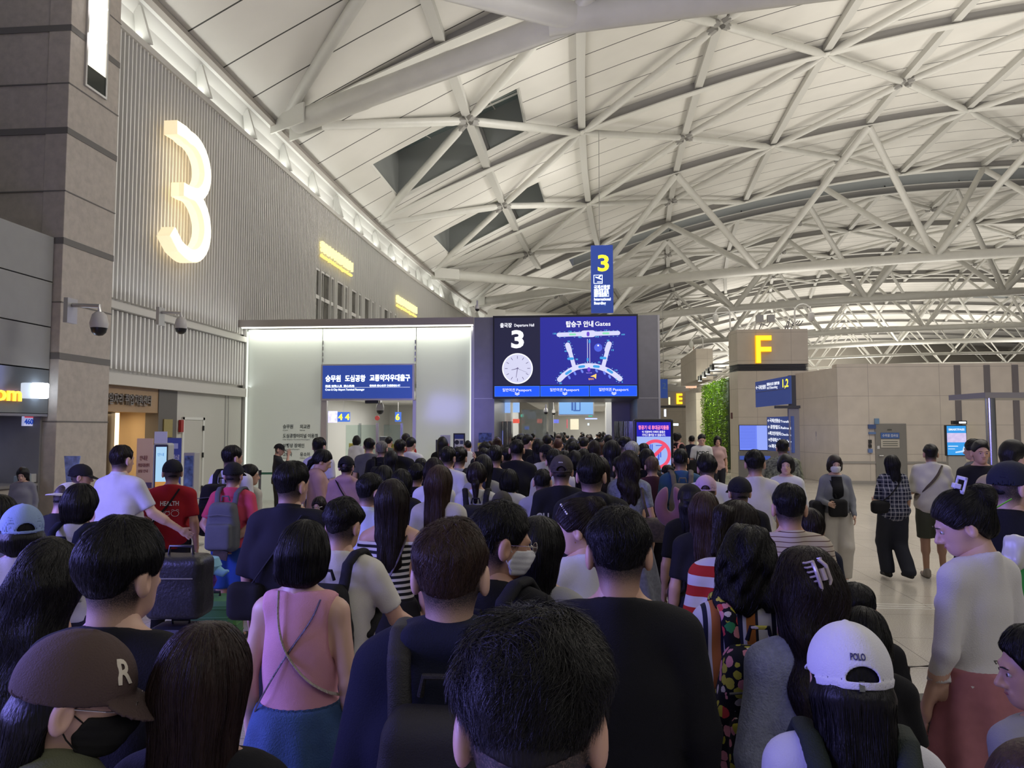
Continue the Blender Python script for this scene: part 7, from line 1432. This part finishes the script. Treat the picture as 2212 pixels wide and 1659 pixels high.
sling(pG, 'thin brown strap crossing the pink top the other way', M_lea, [(.10, -.075, 1.43), (.08, -.112, 1.36), (.0, -.128, 1.25), (-.08, -.125, 1.12), (-.14, -.10, 1.02), (-.165, -.04, .98)], wd=.005, nmn='bag_strap')
sling(pH, 'black sling bag with blue tag at the hip of the loose black shirt', bp, [(.10, -.10, 1.43), (.0, -.15, 1.28), (-.14, -.16, 1.08)], ((-.18, -.14, .98), (.10, .05, .10), .045), bp)
sling(pJ, 'thin dark bag strap on the off-shoulder striped top', M_lea, [(.10, -.06, 1.40), (.08, -.115, 1.30), (.02, -.125, 1.18)], wd=.008, nmn='bag_strap')
sling(pE, 'brown shoulder bag strap on the pearl clip wearer', M_lea, [(.115, .06, 1.38), (.118, .0, 1.432), (.112, -.07, 1.39), (.13, -.12, 1.22)], wd=.012, nmn='bag_strap')
sling(pO, 'brown monogram handbag hanging from the blue-grey dress', M_lea, [(.10, .02, 1.44), (.11, -.06, 1.42), (.13, -.12, 1.25), (.17, -.12, 1.12)], ((.24, -.10, 1.00), (.15, .07, .11), .06), mat('monogram_canvas', (.060, .045, .030), .6, var=.5, vscale=45), wd=.014, nmn='handbag')
sling(pX, 'thin grey bag strap across the red striped top', cloth((.12, .12, .15)), [(.09, -.06, 1.43), (.0, -.125, 1.30), (-.12, -.12, 1.12)], wd=.008, nmn='bag_strap')
sling(pi_, 'black strap crossing the red T-shirt', bp, [(.09, -.08, 1.43), (.0, -.14, 1.27), (-.15, -.13, 1.10)], wd=.02, nmn='bag_strap')
sling(pp2, 'black strap crossing the pink hoodie', bp, [(-.09, -.10, 1.44), (.0, -.15, 1.30), (.15, -.14, 1.10)], wd=.012, nmn='bag_strap')
sling(r3, 'dark brown strap bag across the white shirt', M_lea, [(.10, -.08, 1.44), (.02, -.16, 1.30), (-.15, -.16, 1.12), (-.20, -.02, 1.06)], wd=.02, nmn='bag_strap')
sling(r2, 'dark sling bag at the left hip of the plaid shirt', bp, [(.08, -.12, 1.40), (-.10, -.17, 1.18), (-.2, -.1, 1.08)], ((-.22, -.09, 1.0), (.13, .06, .09), .05), bp)
sling(r1, 'black bag hanging in front of the masked walker', bp, [(.09, .0, 1.45), (.07, .12, 1.32), (.03, .15, 1.15)], ((.02, .18, 1.02), (.12, .05, .12), .05), bp)
sling(r1, 'large black tote on the masked walker left shoulder', bp, [(.13, .0, 1.43), (.20, .02, 1.2), (.22, .02, 1.1)], ((.25, .0, .92), (.08, .14, .18), .05), bp, nmn='tote_bag')
sling(r11, 'black strap bag on the CDG T-shirt', bp, [(.10, .0, 1.45), (.10, .1, 1.3), (.14, .1, 1.1)], ((.2, .05, 1.0), (.1, .08, .13), .04), bp)
sling(r7, 'white padded straps on the navy cap wearer', cloth((.35, .37, .45)), [(-.10, -.11, 1.25), (-.11, -.09, 1.41), (-.11, -.01, 1.45), (-.11, .09, 1.36), (-.12, .13, 1.2)], wd=.035, nmn='carrier_strap')
pl_ = carried(pQ, 'neck_pillow', 'pink neck pillow hanging behind the khaki rucksack', 'neck pillow'); q_ = atd(1449, 1094, 6.35); pl_.location = (q_.x-.02, q_.y+.42, q_.z-.98*pl_.scale[0])
nm('pillow_body', snets(lambda P: smax(np.hypot(np.hypot(P[:, 0]-.02, (P[:, 2]-.98)*.78)-.085, P[:, 1]+.42)-.052, -rbox(P, (.02, -.42, 1.12), (.024, .2, .12), .01), .02), (-.16, -.52, .78), (.20, -.32, 1.18), .012), mat('pillow_pink', (.22, .085, .125), .95, sheen=.3), pl_)
mb = MB(); mb.box((0, 0, 0), (.15, .07, .008)); ph_ = mb.build('smartphone', M_black); o = ph_; o.location = pp1.matrix_basis @ Vector((0, .29, 1.24)); o.rotation_euler = (R(40), 0, R(-68)); tag(o, 'phone held by the person in the pink hoodie', 'phone')
w2 = who['person in grey raising a phone with one hand']; mb = MB(); mb.box((0, 0, 0), (.075, .009, .155)); o = mb.build('smartphone', M_black); o.location = w2.matrix_basis @ Vector((.10, .36, 1.58)); tag(o, 'phone held up to take a picture', 'phone')
mb = MB(); mb.box((0, 0, 0), (.14, .012, .09)); o = mb.build('passport_wallet', M_lea, bev=.004); o.location = pj.matrix_basis @ Vector((.0, -.24, .86)); o.rotation_euler = (R(12), R(14), 0); tag(o, 'brown passport holder held behind the back over blue shorts', 'wallet')
# gym bag standing on black suitcase
s = empty('travel_bag', (BAG_ON_CASE[0], BAG_ON_CASE[1], .60), R(5), 'black leather-look travel bag standing on top of the black suitcase', 'bag')
nm('bag_body', snets(lambda P: rbox(P, (0, 0, .22), (.20, .14, .22), .06)+wob(P, 9, .005, 20), (-.24, -.18, -.02), (.24, .18, .48), .012), mat('bag_black', (.012, .012, .013), .42, bump=.4, bscale=60), s)
mb = MB(); mb.tube([(-.09, 0, .42), (-.08, 0, .50), (.08, 0, .50), (.09, 0, .42)], .011, 8); mb.build('handle', M_black, s, smooth=True); mb = MB(); mb.tube([(-.15, -.148, .30), (.15, -.148, .30)], .005, 6); mb.build('zip', M_chrome, s)
# green shopping bag at right edge
p = atd(2205, 1260, 3.5); s = empty('shopping_bag', (p.x, p.y, 0.0), R(-30), 'bright green shopping bag held at the right edge', 'bag'); zz = p.z
mb = MB(); mb.add([(-.14, -.06, zz-.22), (.14, -.06, zz-.22), (.14, .06, zz-.22), (-.14, .06, zz-.22), (-.17, -.07, zz+.10), (.17, -.07, zz+.10), (.17, .07, zz+.10), (-.17, .07, zz+.10)], [(3, 2, 1, 0), (0, 1, 5, 4), (1, 2, 6, 5), (2, 3, 7, 6), (3, 0, 4, 7)]); mb.build('bag_body', mat('green_plastic', (.03, .30, .035), .4), s)
mb = MB(); mb.tube([(-.10, -.07, zz+.08), (-.16, -.07, zz+.30), (-.02, -.06, zz+.40)], .014, 6, flat=.3); mb.build('handle', mat('green_strap', (.10, .45, .03), .5), s)
p = atd(2196, 1195, 3.4); s = empty('plastic_bag', tuple(p), 0, 'crumpled white plastic bag held in front of the navy cap wearer', 'bag')
nm('bag_body', snets(lambda P: ell(P, (0, 0, 0), (.055, .05, .08))+wob(P, 2, .013, 55), (-.13, -.12, -.16), (.13, .12, .16), .007), mat('thin_plastic', (.55, .55, .52), .3), s)
p = atd(1990, 1560, 3.25); s = empty('handbag', tuple(p), R(10), 'dark bag with pale piping hanging left of the pink skirt', 'bag')
nm('bag_body', snets(lambda P: rbox(P, (0, 0, 0), (.12, .06, .11), .03)+wob(P, 6, .004, 25), (-.17, -.1, -.16), (.17, .1, .16), .008), mat('bag_dark', (.03, .02, .02), .5), s)
mb = MB(); mb.tube([(-.12, -.055, .09), (0, -.062, .10), (.12, -.055, .09)], .005, 6); mb.build('piping', mat('piping_pale', (.35, .28, .24), .5), s); mb = MB(); mb.tube([(-.06, 0, .10), (-.05, 0, .24), (.05, 0, .24), (.06, 0, .10)], .007, 8); mb.build('handle', M_lea, s, smooth=True)
# ------------------------------------------------------------------ small marks and hair things
def on_head(r, hy, hp, ht=0): M_ = Matrix(rotm(hy, hp, ht).tolist()).to_4x4(); T_ = Matrix.Translation(Vector(PIV.tolist())); return T_ @ M_ @ T_.inverted()
def cap_text(r, t, size, az0, z0_, m_, hy, hp, w_, nm_='cap_lettering'):
    f_ = cap_sdf(False, False); o = text(nm_, t, size, (0, 0, 0), XU, ZU, m_, r, ext=.0008, bold=.02, fit=w_); vs = np.array([v.co[:] for v in o.data.vertices]); az = az0+(vs[:, 0]-w_/2)/.112
    e = lambda rr: np.stack([rr*np.sin(az)*.094/.112, -.016-rr*np.cos(az), z0_+vs[:, 2]], 1)
    lo_, hi_ = np.full(len(vs), .03), np.full(len(vs), .16)
    g_ = lambda P: ell(P.astype(f32), (0, -.016, 1.607), (.094, .114, .108))
    for _ in range(22):
        mid = (lo_+hi_)/2; ins = g_(e(mid)) < .0015; lo_ = np.where(ins, mid, lo_); hi_ = np.where(ins, hi_, mid)
    q = hxf(e(lo_+np.where(vs[:, 1] < 0, .0008, 0)).astype(f32), rotm(hy, hp, 0))
    for v, c in zip(o.data.vertices, q): v.co = c.tolist()
    return o
cap_text(pBB, 'POLO', .021, -.10, 1.636, mat('navy_thread', (.02, .02, .10), .7), 5, 10, .040)
q = MB(); q.box((0, 0, 0), (.012, .006, .022)); o = q.build('cap_buckle', M_chrome, pBB); o.matrix_local = on_head(0, 5, 10) @ Matrix.Translation((-.006, -.127, 1.580))
cap_text(pb, 'R', .060, 2.55, 1.640, mat('cream_thread', (.60, .55, .46), .9), -36, 16, .040)
cap_text(pM, 'ESSENTIAL', .012, -.05, 1.650, mat('white_thread', (.6, .6, .6), .8), 0, 2, .045)
def back_text(r, t, size, x, z, m_, w_, y=-.13, nm_='print'): return text(nm_, t, size, (x, y, z), XU, ZU, m_, r, ext=.001, bold=.02, fit=w_)
M_wp = mat('white_print', (.6, .6, .6), .7)
back_text(pi_, 'HEALTH', .06, -.07, 1.275, M_wp, .17, -.128)
q = MB()
for i, x in enumerate((-.05, .0, .07)):
    rr = (.022, .022, .035)[i]; q.tube([(x+rr*cos(t), -.128, 1.20+rr*.8*sin(t)) for t in np.linspace(0, 2*pi, 20)], .002, 4, caps=False)
    for s_ in (-1, 1): q.tube([(x+s_*rr*.6+rr*.35*cos(t), -.128, 1.20+rr*.75+rr*.3*sin(t)) for t in np.linspace(0, pi, 8)], .0018, 4)
q.build('face_print', M_wp, pi_)
t_ = text('print', 'CDG', .11, (.10, .128, 1.25), (-1, 0, 0), ZU, M_ink, r11, ext=.001, bold=.04, fit=.24); t_ = text('print', 'STUSSY', .06, (.09, .128, 1.18), (-1, 0, 0), ZU, M_ink, r11, ext=.001, bold=.02, fit=.2)
back_text(pM, 'GU', .09, -.20, 1.20, M_wp, .1, -.135)
q = MB(); q.tube([(.0+.018*cos(t), .128, 1.22+.014*sin(t)) for t in np.linspace(0, 2*pi, 16)], .004, 5); o = q.build('chest_print', M_wp, r4); o.location = (-.06, .012, .04)
# claw clips and pearls
def clip(r, hy, hp, at_, rot, m_, L_, name='hair_claw'):
    q = MB(); n = 7
    for s_ in (-1, 1):
        q.tube([(-L_/2, s_*.012, 0), (-L_/4, s_*.020, .012), (L_/4, s_*.020, .012), (L_/2, s_*.012, 0)], .006, 8)
        for i in range(n): x = -L_/2+L_*i/(n-1); q.tube([(x, s_*.016, .006), (x, s_*.030, -.008), (x, s_*.024, -.026)], .003, 5)
    q.tube([(-L_*.2, 0, .012), (L_*.2, 0, .012)], .009, 8); o = q.build(name, m_, r, smooth=True); o.matrix_local = on_head(0, hy, hp) @ Matrix.Translation(at_) @ Euler(rot).to_matrix().to_4x4(); return o
clip(pZ, -6, 10, (.0, -.122, 1.635), (R(70), R(75), 0), mat('shell_plastic', (.45, .38, .40), .2, spec=.8), .085)
M_wpl = mat('white_plastic', (.62, .62, .75), .25)
q = MB(); L_, W2 = .075, .034
for (a_, b_, c_, d_) in ((-L_, L_, -W2, -W2+.014), (-L_, L_, W2-.014, W2), (-L_, -L_+.014, -W2, W2), (L_-.014, L_, -W2, W2)): q.b2(a_, b_, c_, d_, 0, .008)
q.b2(-.022, .022, -.002, .018, .004, .030); o = q.build('hair_claw', M_wpl, pCC, bev=.003); o.scale = (1.25, 1.25, 1.25); o.matrix_local = on_head(0, 48, 24) @ Matrix.Translation((.0, -.070, 1.726)) @ Euler((R(-52), R(0), R(0))).to_matrix().to_4x4()
for i in range(7): q = MB(); q.tube([(-.05+i*.0167, W2-.004, .004), (-.05+i*.0167, W2+.010, -.018)], .0028, 5); q.build('claw_tooth', M_wpl, o)
for i in range(6):
    q = MB(); q.lathe([(.0003, -.0055), (.0045, -.003), (.0055, 0), (.0045, .003), (.0003, .0055)], n=10); o = q.build('pearl', mat('pearl', (.75, .74, .72), .15, spec=.8), pE, smooth=True); t = i/5; o.matrix_local = on_head(0, 45, 14) @ Matrix.Translation((-.045-.050*t, .03-.035*t, 1.708-.045*t))
q = MB(); q.lathe([(.0003, -.004), (.004, 0), (.0003, .004)], n=8); o = q.build('earring', mat('gold', (.5, .35, .12), .25, metal=.9), pE, smooth=True); o.matrix_local = on_head(0, 45, 14) @ Matrix.Translation((-.084, -.008, 1.528))
# ------------------------------------------------------------------ the packed crowd inside the departure entrance
def copy_tree(o, parent=None):
    c = o.copy(); COL.objects.link(c); c.parent = parent
    if parent is not None: c.matrix_parent_inverse = o.matrix_parent_inverse.copy()
    for ch in list(o.children): copy_tree(ch, c)
    return c
PR = [('m', 'short', BK, ('tee', BLK)), ('f', 'long', BK, ('tee', BLK)), ('m', 'crop', BK, ('tee', WHT)), ('f', 'bob', DB, ('tee', GRY)), ('m', 'mess', DB, ('tee', LGR)), ('f', 'bun', BR, ('tee', BLK)), ('m', 'short', BR, ('tee', NVY)), ('f', 'long', LB, ('tee', CRM))]
NMS = ['short black hair, black top', 'long black hair, black top', 'cropped black hair, white top', 'dark bob, grey top', 'tousled dark hair, grey top', 'brown bun, black top', 'short brown hair, navy top', 'long light brown hair']
def crowd(pts, zone):
    protos = [None]*8
    for i, (x, y) in enumerate(pts):
        k = RS.choice(8, p=[.26, .2, .12, .12, .1, .06, .1, .04]); h = RS.uniform(1.56, 1.80); lb = 'person with %s %s' % (NMS[k], zone)
        if protos[k] is None:
            sx_, hr, hc, tp = PR[k]; o = person(1200, 940, 20, lb, sex=sx_, hair=hr, hc=hc, top=tp, lod=3, group='people with %s %s' % (NMS[k], zone), H=h); protos[k] = o
        else: o = copy_tree(protos[k])
        o.location = (x, y, 0); s_ = h/1.722; o.scale = (s_, s_, s_); o.rotation_euler = (0, 0, R(RS.uniform(-25, 25)))
pts = []
y = 17.4
while y < 47:
    for k in range(4):
        x = -1.75+k*.95+RS.uniform(-.25, .25); pts.append((x+.012*(y-18), y+RS.uniform(-.3, .3)))
    y += 1.05 if y < 30 else 1.5
crowd(pts, 'in the packed queue inside the departure entrance')
pts = [(-2.4+.8*i+RS.uniform(-.2, .2), yy+RS.uniform(-.2, .2)) for yy in (13.6, 14.7, 15.8, 16.7) for i in range(6) if not (yy < 14 and i == 5)]
crowd(pts, 'in the packed queue before the departure entrance')
crowd([(-5.9+.55*i+RS.uniform(-.1, .1), 24+RS.uniform(-1, 1.5)) for i in range(5)], 'waiting inside the crew hall')
